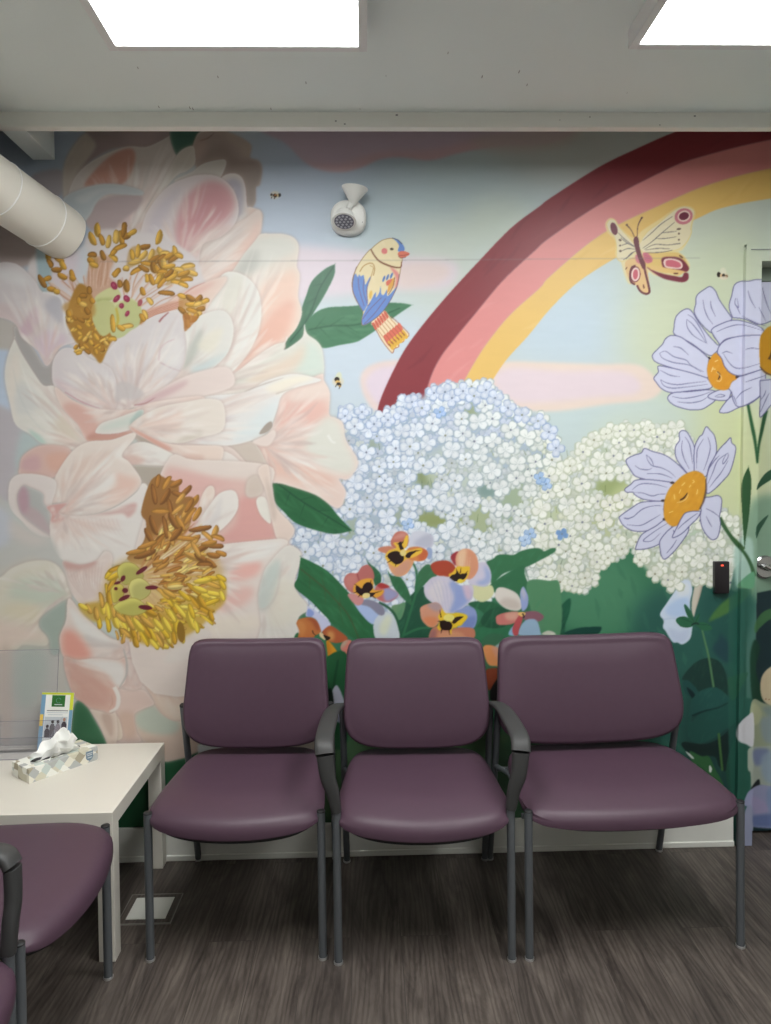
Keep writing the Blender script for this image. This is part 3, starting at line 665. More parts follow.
    sh(M, 'F', [(-40,60),(60,60),(200,90),(120,110),(60,160),(-40,140)], (222,176,170), 6, .7)
    m = fill('F', [(66,235),(80,150),(105,105),(128,103),(132,140),(100,200)], (230,212,200), .8, base=(80,230))
    m = fill('F', [(40,290),(70,240),(110,180),(150,130),(200,116),(222,140),(220,195),(170,260),(100,300)], (230,224,218), .8, base=(45,290))
    sh(m, 'F', [(60,280),(120,220),(160,140),(150,230),(100,290)], (214,208,208), 3, .6)
    m = fill('F', [(294,160),(310,140),(335,155),(350,215),(346,245),(310,210)], (228,224,214), .6)
    m = fill('F', [(252,115),(262,75),(295,58),(320,90),(316,130),(280,145),(258,140)], (210,194,182), 1.5)
    m = fill('F', [(300,40),(340,20),(352,110),(370,182),(432,250),(438,285),(400,325),(372,300),(352,225),(330,120)], (228,208,196), .8)
    sh(m, 'F', [(330,60),(350,110),(372,190),(360,240),(340,160)], (200,180,168), 3, .6)
    # lower white petals
    m = fill('F', [(40,340),(160,325),(330,308),(402,305),(412,330),(345,395),(320,440),(300,520),(312,640),(290,700),(100,760),(-40,720)], (229,217,209), .7, base=(20,420))
    sh(m, 'F', [(180,450),(240,400),(310,390),(300,440),(230,465)], (236,178,168), 5, .9)
    sh(m, 'F', [(130,570),(200,500),(280,490),(270,540),(190,580)], (234,184,174), 6, .8)
    sh(m, 'F', [(60,620),(160,600),(290,600),(300,650),(120,680)], (234,222,206), 6, .8)
    sh(m, 'F', [(180,345),(330,320),(400,318),(320,380),(240,390)], (230,230,226), 5, .8)
    brush(m, -20, 60, (238,228,220), .4, 36, 3)
    m = fill('F', [(345,395),(412,330),(460,350),(465,385),(441,488),(495,570),(452,618),(450,760),(290,760),(312,640),(300,530),(320,440)], (223,218,210), .7, base=(330,520))
    sh(m, 'F', [(300,520),(330,430),(380,385),(385,440),(360,550),(310,580)], (196,208,202), 4, .8)
    sh(m, 'F', [(380,460),(440,480),(480,570),(400,640),(340,620)], (228,222,206), 6, .7)
    line('F', [(388,440),(370,520),(335,570),(300,575)], [1,2,1], (206,196,188), .7, 1)
    fill('F', [(-10,700),(60,650),(120,670),(60,760),(-60,780)], (224,214,206), 3)
    PETAL = False

def anther(x, y, ang, L, w, c):
    c = np.array(c, float); w *= 1.18; L *= 1.08
    t = np.linspace(0, 2*math.pi, 19)[:-1]; ct, st = np.cos(t), np.sin(t)
    ct = np.sign(ct)*np.abs(ct)**.62; q = L/2*ct; r = w/2*st*(1+.12*ct)
    bend = mrng.uniform(-.12, .12)*L*(1-ct*ct)
    P = np.stack([x+q*math.cos(ang)-(r+bend)*math.sin(ang), y+q*math.sin(ang)+(r+bend)*math.cos(ang)], 1)
    comp(raster(P), C3(np.clip(c*.84, 0, 255)), 1)
    nx, ny = -math.sin(ang), math.cos(ang)
    if ny > 0: nx, ny = -nx, -ny
    ell(x+nx*w*.10, y+ny*w*.10, L*.44, w*.36, ang, np.clip(c*1.06, 0, 255), 1)
    ell(x+nx*w*.2, y+ny*w*.2, L*.3, w*.12, ang, np.clip(c*1.25, 0, 255), .7)

def paint_stamens():
    OC = [(204,158,62), (190,140,52), (214,172,84), (160,112,44)]
    # upper peony: filaments
    def fil(f, p0, p1, c=(206,160,130), w=1.0, bend=0.0):
        mx, my = (p0[0]+p1[0])/2, (p0[1]+p1[1])/2
        dx, dy = p1[0]-p0[0], p1[1]-p0[1]
        line(f, [p0, (mx-dy*bend, my+dx*bend), p1], [w, w*.8], c, .9, .2)
    M = fill('A', [(330,640),(350,560),(390,520),(440,540),(420,600),(460,640),(400,680),(350,700)], (206,166,142), 2)
    for a, b in [((345,650),(345,540)),((360,650),(370,530)),((372,650),(385,540)),((388,650),(400,530)),((400,645),(415,540)),((415,640),(430,545)),((330,640),(320,600)),
                 ((480,680),(470,610)),((505,690),(560,590)),((520,700),(600,590)),((510,680),(540,580)),((530,700),(640,620)),((540,720),(670,640)),((490,670),(500,600)),
                 ((560,740),(720,690)),((570,750),(700,710)),((565,745),(730,700)),((570,735),(690,680)),((330,700),(270,590)),((340,700),(240,620)),((345,720),(200,630)),((350,740),(180,620)),((300,690),(255,600)),((310,700),(280,610))]:
        for k in range(3):
            q = 8; fil('A', a, (b[0]+mrng.uniform(-q, q), b[1]+mrng.uniform(-q, q)), [(214,172,146),(190,134,104),(226,196,176)][k], .9, mrng.uniform(-.08, .08))
    M = fill('Q2', [(200,690),(250,650),(330,620),(420,590),(520,590),(520,620),(420,650),(330,670),(260,700),(210,750)], (216,170,150), 1)
    for k in range(9): line('Q2', [(205,690+k*6),(330,640+k*4),(500,585+k*5)], [.6,1,.5], [(190,120,100),(226,190,170)][k % 2], .8)
    line('Q2', [(335,730),(360,700),(400,665)], [2,1], (160,90,90), .9, .3)
    line('Q2', [(480,560),(560,500),(650,460)], [.5,1.4,.3], (200,130,120), .8, .4)
    # ochre mass at the base of the upper centre
    M = fill('C', [(255,60),(300,-60),(350,-30),(370,60),(440,90),(500,90),(560,60),(545,90),(440,150),(395,235),(380,240),(360,215),(300,170),(270,120)], (176,128,54), 1)
    for _ in range(70):
        x, y = mrng.uniform(262, 430), mrng.uniform(10, 215)
        if abs(x-350) < 95-(y-60)*.3: anther(x/3.855, 300+y/3.855, mrng.uniform(-1.2, 1.6), mrng.uniform(5, 9), mrng.uniform(2.6, 3.8), OC[mrng.randint(4)])
    # carpels
    cp = (206,208,150)
    m = fill('Q1', [(500,640),(540,600),(620,560),(680,570),(700,640),(620,660),(520,680)], cp, .4)
    sh(m, 'Q1', [(520,650),(640,640),(600,670),(520,680)], (170,176,110), 2, .8)
    m = fill('Q1', [(480,771),(480,710),(520,680),(620,665),(700,660),(771,640),(830,680),(840,771),(760,830),(600,860),(500,840)], (212,212,160), .4)
    m2 = fill('Q2', [(60,640),(120,620),(200,650),(205,720),(190,760),(140,790),(90,830),(40,840),(0,800),(20,700)], (196,202,150), .4)
    sh(m2, 'Q2', [(120,660),(200,650),(200,720),(140,760)], (164,182,130), 3, .8)
    fill('C', [(355,60),(360,20),(400,0),(440,20),(440,100),(400,140),(370,110)], (198,200,140), .6)
    fill('C', [(440,30),(500,0),(545,30),(530,90),(480,100),(450,90)], (196,200,140), .6)
    line('C', [(448,30),(455,80),(440,110)], [2,3,1], (200,180,70), .9, .4)
    for x, y, rx, ry, an in [(648,545,34,24,60),(668,645,36,20,-50),(745,645,30,24,50),(706,700,20,22,0),(750,760,26,16,-60)]:
        E('Q1', x, y, rx, ry, an, (158,52,84), 1); E('Q1', x-4, y-5, rx*.4, ry*.4, an, (196,96,120), .7)
    E('Q2', 205, 600, 16, 26, 20, (170,80,90), .9)
    for pts in ([(230,335),(280,250),(360,235),(400,260),(440,235),(490,270),(430,330),(350,420),(300,400)], [(130,240),(180,210),(200,240),(200,320),(120,370),(110,350)],
                [(380,470),(450,400),(520,350),(580,360),(560,440),(480,450),(400,480)], [(480,550),(560,560),(650,580),(640,650),(560,700),(510,780),(500,690),(470,640)]):
        fill('Q2', pts, (184,134,54), 1.2, .55)
    fill('Q1', [(460,290),(520,330),(510,400),(460,400)], (184,134,54), 1.5, .6); fill('Q1', [(370,640),(480,640),(500,771),(400,800),(300,771),(250,700)], (190,140,64), 2, .7)
    # upper anthers (frame Q1 and Q2), x,y,angle,len
    for x, y, an, l in [(145,310,85,80),(150,375,60,70),(205,420,0,80),(225,345,30,80),(255,385,60,80),(250,470,25,80),(325,460,75,80),(330,485,30,50),
                        (95,510,60,110),(135,490,-20,60),(165,570,10,70),(205,590,20,50),(485,180,65,110),(525,115,85,110),(550,190,70,90),(605,205,100,100),(480,310,0,70),
                        (470,350,30,60),(492,385,20,70),(563,310,70,80),(660,165,95,100),(705,175,80,110),(725,110,88,100),(690,255,-25,120),(640,335,40,80),(645,290,-50,60),
                        (745,160,-35,70),(455,580,85,60),(665,440,-40,80),(690,530,80,60),(745,550,90,90),(740,415,0,50),(375,660,80,60),(410,690,20,60),(300,760,70,60),(440,740,60,60),(410,625,0,60),(480,660,60,50)]:
        anther(30+x/7.71, 215+y/7.71, math.radians(an), l/7.71, 4.6, OC[mrng.randint(4)])
    for x, y, an, l in [(330,150,105,100),(150,120,-30,70),(95,100,-80,100),(45,150,95,90),(235,215,-12,80),(190,245,95,90),(150,270,80,70),(225,275,-50,80),(170,320,-15,90),(110,362,0,40),
                        (280,270,-70,80),(300,300,-30,90),(345,250,60,70),(375,265,0,70),(345,300,-40,90),(400,280,-30,80),(440,245,80,70),(440,295,-35,100),(470,280,20,60),
                        (250,335,10,80),(300,355,80,80),(350,340,60,80),(325,375,60,80),(370,330,80,70),(400,350,-10,90),(180,385,-30,90),(230,365,30,80),(250,430,85,60),(285,440,70,80),
                        (440,400,-70,90),(530,355,-10,100),(560,395,20,80),(470,375,10,70),(500,400,-20,90),(520,445,-5,90),(460,465,12,90),(500,480,20,70),(360,460,-50,100),(420,425,-30,90),
                        (385,535,5,110),(340,410,-60,70),(225,520,70,60),(270,590,50,60),(330,440,-60,70),(400,400,-40,80),(360,390,0,70),(115,480,85,80),(45,395,-60,70),
                        (490,555,20,60),(550,565,30,70),(605,570,-50,60),(650,590,-25,60),(560,610,0,90),(600,610,-20,60),(620,640,-10,60),(560,655,20,80),(490,650,40,60),(600,680,-30,60),(545,700,70,70),
                        (580,700,-60,70),(520,690,60,60),(530,740,80,60),(20,740,85,120),(110,765,-10,100),(15,850,0,60),(75,770,30,60),(235,680,70,70),(220,700,60,60)]:
        anther(110+x/6.827, 215+y/6.827, math.radians(an), l/6.827, 4.4, OC[mrng.randint(4)])
    fill('Q2', [(500,680),(580,690),(600,700),(560,750),(512,795),(505,740)], (176,112,54), .4, .75)
    # ---------------- lower peony centre
    M = fill('Q3', [(258,400),(330,330),(345,240),(322,190),(360,60),(400,25),(440,40),(490,60),(500,120),(560,130),(540,260),(480,330),(400,400),(330,430)], (160,112,62), .7)
    sh(M, 'Q3', [(330,350),(420,250),(480,200),(520,280),(430,370)], (196,150,84), 4, .7)
    fill('Q3', [(190,440),(330,380),(540,300),(700,480),(560,720),(420,790),(200,700),(100,640),(30,600),(120,600)], (206,170,104), 6, .75)
    cx, cy = 200, 560
    for k in range(330):
        t = math.radians(mrng.uniform(-62, 88)); r0 = mrng.uniform(60, 150); r1 = mrng.uniform(190, 440)
        if t > .7: r1 = min(r1, 260)
        elif t > .35: r1 = min(r1, 340)
        bx = cx+90+math.cos(t)*r0*.9; by = cy-60+math.sin(t)*r0
        ex = cx+60+math.cos(t)*r1; ey = cy-40+math.sin(t)*r1
        c = [(190,136,84),(214,170,112),(232,222,196),(176,116,70),(222,190,100),(206,150,96)][mrng.randint(6)]
        line('Q3', [(bx, by), ((bx+ex)/2+mrng.uniform(-8, 8), (by+ey)/2+mrng.uniform(-8, 8)), (ex, ey)], [.5,1.5,.5], c, .85, .2)
    fill('Q3', [(300,640),(420,600),(560,560),(640,520),(700,490),(705,590),(650,650),(580,720),(500,760),(420,800),(340,790),(240,750),(190,680),(110,690),(40,620),(140,600),(200,640)], (206,166,62), 2.5, .8)
    fill('Q3', [(300,560),(420,520),(560,500),(600,560),(480,620),(360,640)], (224,196,140), 5, .7)
    for k in range(230):
        t = math.radians(mrng.uniform(-60, 100)); R_ = 420 if t < .5 else (330 if t < 1.0 else 240)
        r = R_*mrng.uniform(.45, 1.0); x, y = 240+math.cos(t)*r, 540+math.sin(t)*r*.95
        if x > 700: continue
        c = [(190,138,66),(214,170,80),(172,116,54),(226,198,120)][mrng.randint(4)] if t < .1 else [(220,184,60),(232,206,96),(190,146,50),(206,160,80)][mrng.randint(4)]
        anther(70+x/4.533, 470+y/4.533, t+mrng.uniform(-.5, .5), mrng.uniform(9, 17), mrng.uniform(2.2, 3.4), c)
    Y = [(214,176,50), (228,196,72), (196,150,44), (206,160,70)]
    Bq = [(186,132,60), (166,112,52), (200,150,74), (150,100,50)]
    for x, y, an, l in [(400,50,-80,60),(440,60,-60,70),(480,60,-30,60),(380,110,80,90),(430,120,-60,80),(520,100,-45,80),(490,110,20,60),(555,145,-50,80),(450,170,80,80),(410,190,0,80),
                        (490,180,-40,70),(470,230,60,80),(530,180,-60,90),(545,210,-55,90),(575,200,-60,70),(380,250,70,90),(360,300,60,80),(430,260,80,100),(500,240,60,80),(520,310,5,120),(590,265,-10,100),
                        (340,380,-20,100),(300,370,-10,90),(620,300,40,60),(655,280,-70,60),(670,310,20,60),(660,345,0,70),(685,378,20,50),(650,385,10,60),(600,350,-30,80),(560,390,20,90),(600,400,30,80),(640,420,40,60),
                        (610,430,0,70),(550,340,-40,80),(570,360,60,80),(455,310,70,70),(480,290,-50,80),(400,330,-50,100),(350,340,-20,90),(540,160,-60,70),(500,130,-50,60),(630,330,-10,70)]:
        anther(70+x/4.533, 470+y/4.533, math.radians(an), l/4.533, 4.4, Bq[mrng.randint(4)])
    for x, y, an, l in [(640,490,0,80),(685,490,30,50),(690,520,60,50),(640,520,20,90),(600,500,-10,80),(650,560,10,80),(688,570,70,50),(600,560,30,80),(560,540,40,80),(640,600,-20,80),(600,600,60,70),(610,640,30,70),
                        (640,660,70,50),(560,600,50,80),(520,570,40,70),(470,620,70,70),(440,590,50,80),(500,640,50,90),(550,680,70,90),(570,710,75,60),(480,700,85,80),(470,760,80,60),(505,735,80,100),(460,660,60,70),
                        (440,700,60,80),(430,740,50,60),(420,795,20,60),(400,770,60,80),(370,740,60,90),(340,730,55,90),(380,790,50,60),(330,760,60,90),(310,700,50,80),(290,740,70,70),(270,690,60,80),(240,700,60,70),(250,740,40,60),
                        (350,690,40,80),(400,700,50,70),(360,640,30,80),(210,690,70,60),(170,700,80,70),(130,690,80,60),(120,650,80,60),(85,630,60,50),(60,620,30,50),(150,620,85,70),(140,590,80,70),(170,560,80,90),(180,590,80,80),
                        (190,520,-60,70),(200,480,-30,70),(180,470,-50,60),(210,450,-20,70),(170,640,80,80),(195,640,80,60),(230,670,40,60),(420,560,40,80),(450,560,30,70),(590,540,20,70),(300,780,70,50),(550,640,70,70)]:
        anther(70+x/4.533, 470+y/4.533, math.radians(an), l/4.533, 4.4, Y[mrng.randint(4)])
    m = E('Q3', 503, 735, 18, 48, -5, (150,112,40), 1)
    # carpels
    for pts, c in (([(225,500),(215,450),(245,420),(290,425),(325,460),(330,490),(280,510),(250,520)], (212,206,110)),
                   ([(265,530),(280,500),(320,490),(360,520),(362,560),(320,590),(280,580)], (224,218,130)),
                   ([(195,620),(230,595),(290,580),(340,610),(345,640),(290,660),(230,650)], (222,216,112)),
                   ([(185,540),(210,515),(240,525),(245,560),(225,590),(195,600)], (220,206,96))):
        m = fill('Q3', pts, c, .3)
        sh(m, 'Q3', [(p[0]+14, p[1]+18) for p in pts], tuple(int(v*.8) for v in c), 3, .7)
        line('Q3', pts, .7, (150,130,50), .6, closed=True)
    for x, y, rx, ry, an in [(325,455,32,10,-35),(370,533,30,10,-2),(342,623,32,11,6),(246,580,28,10,-25),(250,546,14,12,0),(240,492,10,16,30),(208,538,9,8,0),(215,512,16,7,-20)]:
        E('Q3', x, y, rx, ry, an, (110,34,48), 1)

# ------------------------------------------------------------------ pansies
def paint_pansies():
    dk = (36,86,64)
    # leaves behind
    def leaf(f, pts, c, lc=(70,140,100)):
        m = fill(f, pts, c, .3); brush(m, -60, 22, lc, .35, 16, 2); return m
    leaf('P1', [(380,771),(370,640),(400,560),(460,480),(540,430),(620,560),(600,771)], dk)
    leaf('P1', [(490,380),(510,330),(560,285),(600,310),(620,360),(560,400),(520,440),(490,480),(480,440)], (58,112,76))
    leaf('P1', [(168,250),(190,280),(230,310),(262,350),(262,400),(225,420),(200,330)], (46,100,66))
    leaf('P1', [(305,320),(330,355),(390,370),(430,430),(455,500),(460,545),(420,520),(350,440),(320,370)], (50,106,70))
    leaf('P1', [(330,560),(380,540),(420,535),(400,620),(370,640)], (110,150,110))
    leaf('P2', [(300,270),(340,250),(370,225),(420,220),(470,225),(520,200),(590,182),(640,182),(670,200),(720,180),(745,185),(730,210),(640,260),(560,300),(480,320),(400,350),(340,410),(325,390),(315,320)], (56,116,78))
    leaf('P2', [(320,420),(400,360),(470,320),(540,290),(545,350),(580,440),(590,520),(560,590),(520,520),(440,480),(360,470),(330,440)], (52,112,76))
    leaf('P2', [(180,540),(260,520),(350,530),(420,570),(500,600),(480,680),(400,771),(200,771),(240,680),(280,600)], (42,100,68))
    leaf('P2', [(150,720),(250,690),(380,680),(470,690),(440,771),(150,771)], (50,116,80))
    leaf('P2', [(260,650),(300,590),(380,560),(450,590),(470,640),(400,690),(300,690)], (34,84,60))
    line('P2', [(545,300),(580,430),(585,520)], [1,1,.5], (30,80,60), .6, .3)
    leaf('P2', [(715,650),(740,600),(790,560),(800,720),(750,730),(720,700)], (28,80,60))
    leaf('P2', [(560,400),(700,390),(771,420),(771,740),(640,740),(590,600)], (84,140,100))
    # stems
    line('P1', [(465,270),(490,330),(490,450),(450,600),(400,760)], [2.0,2.6], (50,112,76), 1, .2)
    line('P1', [(250,530),(320,570),(365,640),(385,771)], [2.4,3], (38,92,62), 1, .2)
    line('P1', [(410,740),(500,700),(580,690)], [2.5,2], (52,116,78), 1, .3)
    def eye(f, pts, c=(236,190,60)):
        return fill(f, pts, c, .3)
    # pansy 1 (top)
    m = fill('P1', [(440,160),(455,90),(500,70),(560,80),(600,110),(600,150),(580,180),(500,180),(460,185)], (206,208,222), .3)
    sh(m, 'P1', [(470,150),(560,90),(600,110),(590,170),(540,180)], (178,180,200), 3, .8)
    fill('P1', [(560,180),(590,185),(592,230),(575,255),(550,230)], (150,168,206), .3)
    m = fill('P1', [(325,150),(335,115),(360,80),(400,72),(435,90),(442,130),(430,170),(400,185),(345,180)], (196,112,96), .3)
    sh(m, 'P1', [(335,120),(400,80),(430,100),(380,120)], (214,150,138), 2, .8)
    m = fill('P1', [(245,195),(260,175),(320,168),(350,185),(330,220),(290,215)], (206,130,104), .3)
    m = fill('P1', [(300,250),(300,215),(330,190),(400,190),(470,250),(460,300),(420,350),(370,362),(335,340),(310,290)], (226,160,110), .3)
    sh(m, 'P1', [(340,330),(400,270),(460,270),(420,345),(370,360)], (206,150,130), 3, .8)
    m = fill('P1', [(420,220),(440,180),(500,172),(550,190),(565,220),(545,255),(500,265),(440,250)], (216,130,70), .3)
    sh(m, 'P1', [(500,180),(565,190),(560,250),(510,262)], (200,90,60), 2, .7)
    eye('P1', [(290,240),(310,200),(360,180),(350,160),(345,145),(400,140),(425,100),(440,110),(430,165),(410,190),(450,195),(520,180),(525,210),(470,240),(430,250),(390,280),(370,300),(350,300),(320,280)])
    for p in ([(385,185),(375,150),(395,140),(400,165),(410,185),(390,192)], [(305,235),(320,210),(370,200),(410,235),(400,270),(360,285),(325,260)], [(420,235),(440,208),(490,200),(460,225),(445,245)]):
        fill('P1', p, (42,24,24), .2)
    for a, b in (((320,225),(295,235)),((330,260),(300,275)),((360,280),(355,300)),((480,200),(520,195)),((385,160),(365,150)),((400,150),(410,130))): line('P1', [a, b], [1.4,.3], (60,30,20), .9)
    E('P1', 405, 212, 20, 20, 0, (226,206,130), 1)
    # pansy 2 (left)
    fill('P1', [(90,530),(150,520),(250,540),(290,600),(260,640),(210,670),(150,620)], (170,190,232), .3)
    m = fill('P1', [(215,680),(240,620),(290,590),(340,610),(370,680),(375,771),(240,771)], (204,212,220), .3)
    sh(m, 'P1', [(250,700),(300,610),(330,640),(290,740)], (222,226,196), 3, .8)
    fill('P1', [(130,540),(150,512),(220,520),(280,560),(285,605),(250,610),(190,560)], (136,134,156), .3)
    m = fill('P1', [(25,400),(35,360),(65,340),(110,340),(140,300),(180,288),(210,320),(220,370),(200,400),(140,450),(90,470),(50,450)], (190,108,104), .3)
    sh(m, 'P1', [(30,390),(60,350),(110,350),(100,420),(60,450)], (206,134,126), 3, .7)
    line('P1', [(110,345),(120,380),(140,420)], [1.4,.4], (140,60,70), .7, .5)
    m = fill('P1', [(48,480),(100,475),(150,500),(140,540),(100,545)], (206,140,140), .3)
    m = fill('P1', [(225,440),(260,405),(310,430),(375,475),(350,510),(300,530),(230,500)], (198,110,110), .3)
    sh(m, 'P1', [(280,440),(330,440),(380,475),(340,510),(290,520)], (150,160,206), 2.5, .9)
    fill('P1', [(240,420),(270,405),(320,428),(270,440)], (176,50,50), .5, .9)
    eye('P1', [(90,420),(120,395),(150,380),(200,375),(215,400),(220,450),(280,450),(270,480),(230,500),(190,490),(150,500),(110,480),(85,460)], (232,166,56))
    fill('P1', [(100,430),(115,425),(140,440),(150,420),(175,400),(205,410),(210,440),(190,465),(225,470),(200,495),(180,480),(150,490),(120,475),(105,460)], (42,22,26), .2)
    for a, b in (((120,430),(90,410)),((110,460),(85,470)),((130,480),(115,495)),((195,410),(200,385)),((210,490),(230,505)),((220,470),(270,455))): line('P1', [a, b], [1.3,.3], (60,30,20), .9)
    E('P1', 168, 486, 26, 18, -10, (236,214,140), 1)
    # pansy 3 (right upper)
    m = fill('P2', [(230,300),(260,272),(300,280),(328,340),(322,400),(280,428),(220,420),(180,400),(210,350)], (206,200,220), .3)
    sh(m, 'P2', [(280,290),(325,340),(320,400),(270,420),(230,400),(290,370)], (150,170,220), 3, .8)
    fill('P2', [(200,420),(280,430),(330,420),(347,460),(325,500),(270,528),(220,500),(205,460)], (216,216,166), .3)
    m = fill('P1', [(610,310),(640,275),(690,262),(730,290),(740,330),(700,365),(640,362)], (178,72,46), .3)
    sh(m, 'P1', [(620,330),(700,330),(700,360),(640,360)], (206,110,60), 2, .8)
    m = fill('P2', [(-40,340),(-60,290),(-20,265),(40,262),(90,290),(100,330),(60,355),(0,360)], (176,70,48), .3)
    m = fill('P2', [(68,240),(90,212),(120,205),(120,280),(95,290)], (160,50,60), .3)
    m = fill('P2', [(100,240),(130,195),(180,185),(225,215),(245,270),(240,330),(200,378),(150,370),(110,320)], (220,150,116), .3)
    sh(m, 'P2', [(120,200),(170,190),(150,300),(110,290)], (232,196,160), 2.5, .8)
    for k in range(5): line('P2', [(135+k*12,330),(130+k*16,220+k*4)], [1.2,.3], (230,206,170), .6, .2)
    eye('P2', [(55,350),(80,335),(110,300),(150,300),(190,300),(190,330),(180,360),(150,400),(110,400),(70,370)], (236,190,50))
    fill('P2', [(60,375),(75,355),(100,345),(110,325),(125,345),(150,345),(175,345),(160,375),(140,385),(110,395),(80,390)], (40,26,22), .2)
    for a, b in (((110,340),(105,310)),((130,340),(135,305)),((160,350),(180,325))): line('P2', [a, b], [1.2,.3], (60,30,20), .9)
    E('P2', 130, 392, 18, 13, 0, (240,216,60), 1)
    # pansy 4 (centre, front)
    m = fill('P1', [(540,460),(545,420),(590,370),(650,360),(700,370),(771,420),(850,420),(850,500),(800,560),(740,600),(700,605),(640,560),(590,530),(555,500)], (206,200,218), .3)
    sh(m, 'P2', [(60,400),(140,400),(200,460),(200,500),(130,570),(60,600),(90,500)], (140,160,216), 3, .9)
    sh(m, 'P1', [(570,450),(640,380),(660,440),(650,540),(590,510)], (220,212,216), 3, .8)
    sh(m, 'P2', [(140,400),(190,430),(205,490),(170,510)], (226,190,206), 2, .8)
    for k in range(6): line('P1', [(580+k*28,380-k*3+k*k*2),(610+k*25,450),(655+k*15,590)], [.4,1,.3], (176,176,206), .5, .3)
    m = fill('P2', [(90,600),(140,570),(180,552),(225,575),(238,630),(220,690),(170,715),(120,700)], (140,156,208), .3)
    sh(m, 'P2', [(150,640),(230,620),(210,700),(150,710)], (110,130,190), 2.5, .7)
    m = fill('P1', [(515,590),(520,560),(560,540),(620,530),(655,560),(650,600),(635,660),(600,690),(560,680),(525,640)], (214,150,122), .3)
    sh(m, 'P1', [(560,545),(630,525),(655,560),(620,590)], (170,150,160), 2.5, .8)
    sh(m, 'P1', [(530,640),(580,620),(630,640),(590,690)], (226,130,80), 2, .7)
    m = fill('P1', [(570,760),(590,700),(640,680),(700,700),(771,690),(860,700),(840,771),(600,780)], (200,124,96), .3)
    sh(m, 'P1', [(640,720),(771,720),(800,771),(640,771)], (222,160,120), 2, .7)
    sh(m, 'P1', [(570,750),(600,700),(620,720),(600,771)], (150,100,110), 2, .7)
    eye('P1', [(630,620),(650,590),(655,568),(670,590),(690,600),(771,600),(800,610),(810,640),(771,660),(750,690),(720,700),(715,740),(700,710),(660,700),(640,710),(625,690),(640,650)], (238,196,40))
    eye('P2', [(90,600),(150,602),(178,620),(160,650),(130,680),(90,670)], (238,200,40))
    fill('P1', [(640,660),(660,645),(700,650),(720,670),(715,700),(690,710),(650,700)], (40,22,20), .2)
    fill('P2', [(80,650),(100,625),(150,620),(120,645),(90,668)], (50,30,20), .2)
    for a, b in (((650,625),(640,575)),((655,690),(650,730)),((700,700),(705,740)),((650,650),(625,650)),((720,660),(771,640))): line('P1', [a, b], [1.4,.3], (50,26,20), .9)
    E('P1', 700, 628, 36, 24, 0, (236,222,120), 1)
    # pansy 5 (lower right)
    m = fill('P2', [(355,500),(360,450),(385,432),(430,440),(490,470),(522,520),(525,560),(500,582),(440,575),(390,545)], (222,214,206), .3)
    sh(m, 'P2', [(380,540),(420,500),(500,520),(510,570),(440,570)], (196,180,170), 3, .7)
    fill('P2', [(515,470),(530,430),(545,440),(568,500),(560,560),(530,585),(520,540)], (150,166,216), .3)
    sh(raster(tr('P2', [(515,470),(530,430),(568,500),(530,585)])), 'P2', [(520,440),(550,450),(540,520)], (196,190,200), 2, .8)
    m = fill('P2', [(360,645),(365,615),(420,595),(500,590),(510,620),(480,660),(420,675),(370,670)], (206,120,112), .3)
    sh(m, 'P2', [(420,600),(500,592),(490,640),(430,640)], (226,180,156), 2, .7)
    m = fill('P2', [(530,600),(580,585),(630,590),(668,620),(640,650),(580,655),(535,635)], (140,92,106), .3)
    fill('P2', [(520,680),(560,640),(620,645),(645,720),(640,740),(510,740)], (150,180,206), .3)
    fill('P2', [(440,735),(470,680),(500,690),(500,740)], (140,180,216), .3)
    m = fill('P2', [(465,700),(490,640),(520,605),(530,640),(510,700),(500,740),(475,740)], (190,80,84), .3)
    fill('P2', [(655,735),(690,712),(730,720),(740,740)], (206,206,190), .3)
    fill('P2', [(500,600),(525,590),(550,600),(540,615),(520,620)], (236,190,110), .2)
    line('P2', [(530,600),(540,620),(535,630)], 1.5, (50,30,30), .9)
    # pansy 6 (left bottom) frame P3
    fill('P3', [(215,180),(230,160),(440,320),(350,410),(330,410),(310,300),(250,260),(200,250)], (196,200,230), .3)
    fill('P3', [(215,250),(225,180),(280,215),(260,255)], (140,160,220), .4)
    fill('P3', [(90,450),(125,410),(140,470),(110,540),(80,540)], (46,110,70), .3)
    m = fill('P3', [(110,320),(130,285),(200,265),(270,270),(315,310),(340,370),(345,410),(290,440),(260,470),(130,470),(140,400),(118,345)], (198,116,62), .3)
    sh(m, 'P3', [(200,270),(300,280),(340,380),(300,380),(260,310)], (160,76,50), 2.5, .8)
    sh(m, 'P3', [(130,300),(200,340),(180,440),(140,420)], (214,140,76), 2.5, .8)
    m = fill('P3', [(358,405),(400,360),(440,345),(510,385),(605,465),(560,500),(480,510),(420,490),(385,445)], (182,92,54), .3)
    sh(m, 'P3', [(410,400),(470,410),(470,480),(420,480)], (220,160,90), 2, .8)
    m = fill('P3', [(400,490),(440,510),(500,590),(520,650),(500,700),(440,735),(420,700),(410,600)], (224,152,34), .3)
    sh(m, 'P3', [(400,500),(430,520),(450,640),(420,700)], (200,110,30), 2, .6)
    fill('P3', [(330,420),(350,410),(380,440),(400,470),(380,480),(340,450)], (230,206,160), .2)
    fill('P3', [(370,435),(400,440),(440,460),(410,485),(395,480)], (40,24,20), .2)
    line('P3', [(265,390),(275,420),(300,440)], [1.2,.4], (40,24,20), .9)
    m = fill('P3', [(535,560),(560,500),(610,480),(645,500),(640,600),(625,635),(570,600)], (216,124,110), .3)
    sh(m, 'P3', [(535,560),(560,500),(610,480),(570,540)], (170,190,160), 2, .8)
    fill('P3', [(430,740),(520,700),(540,771),(430,771)], (24,50,40), .4)
    # greens under it, down to the seats
    fill('O', [(318,668),(345,652),(352,700),(346,745),(330,745),(320,715)], (38,96,58), .5)
    line('O', [(338,660),(333,700),(342,730)], [2,3,2], (24,70,44), .8, .4)
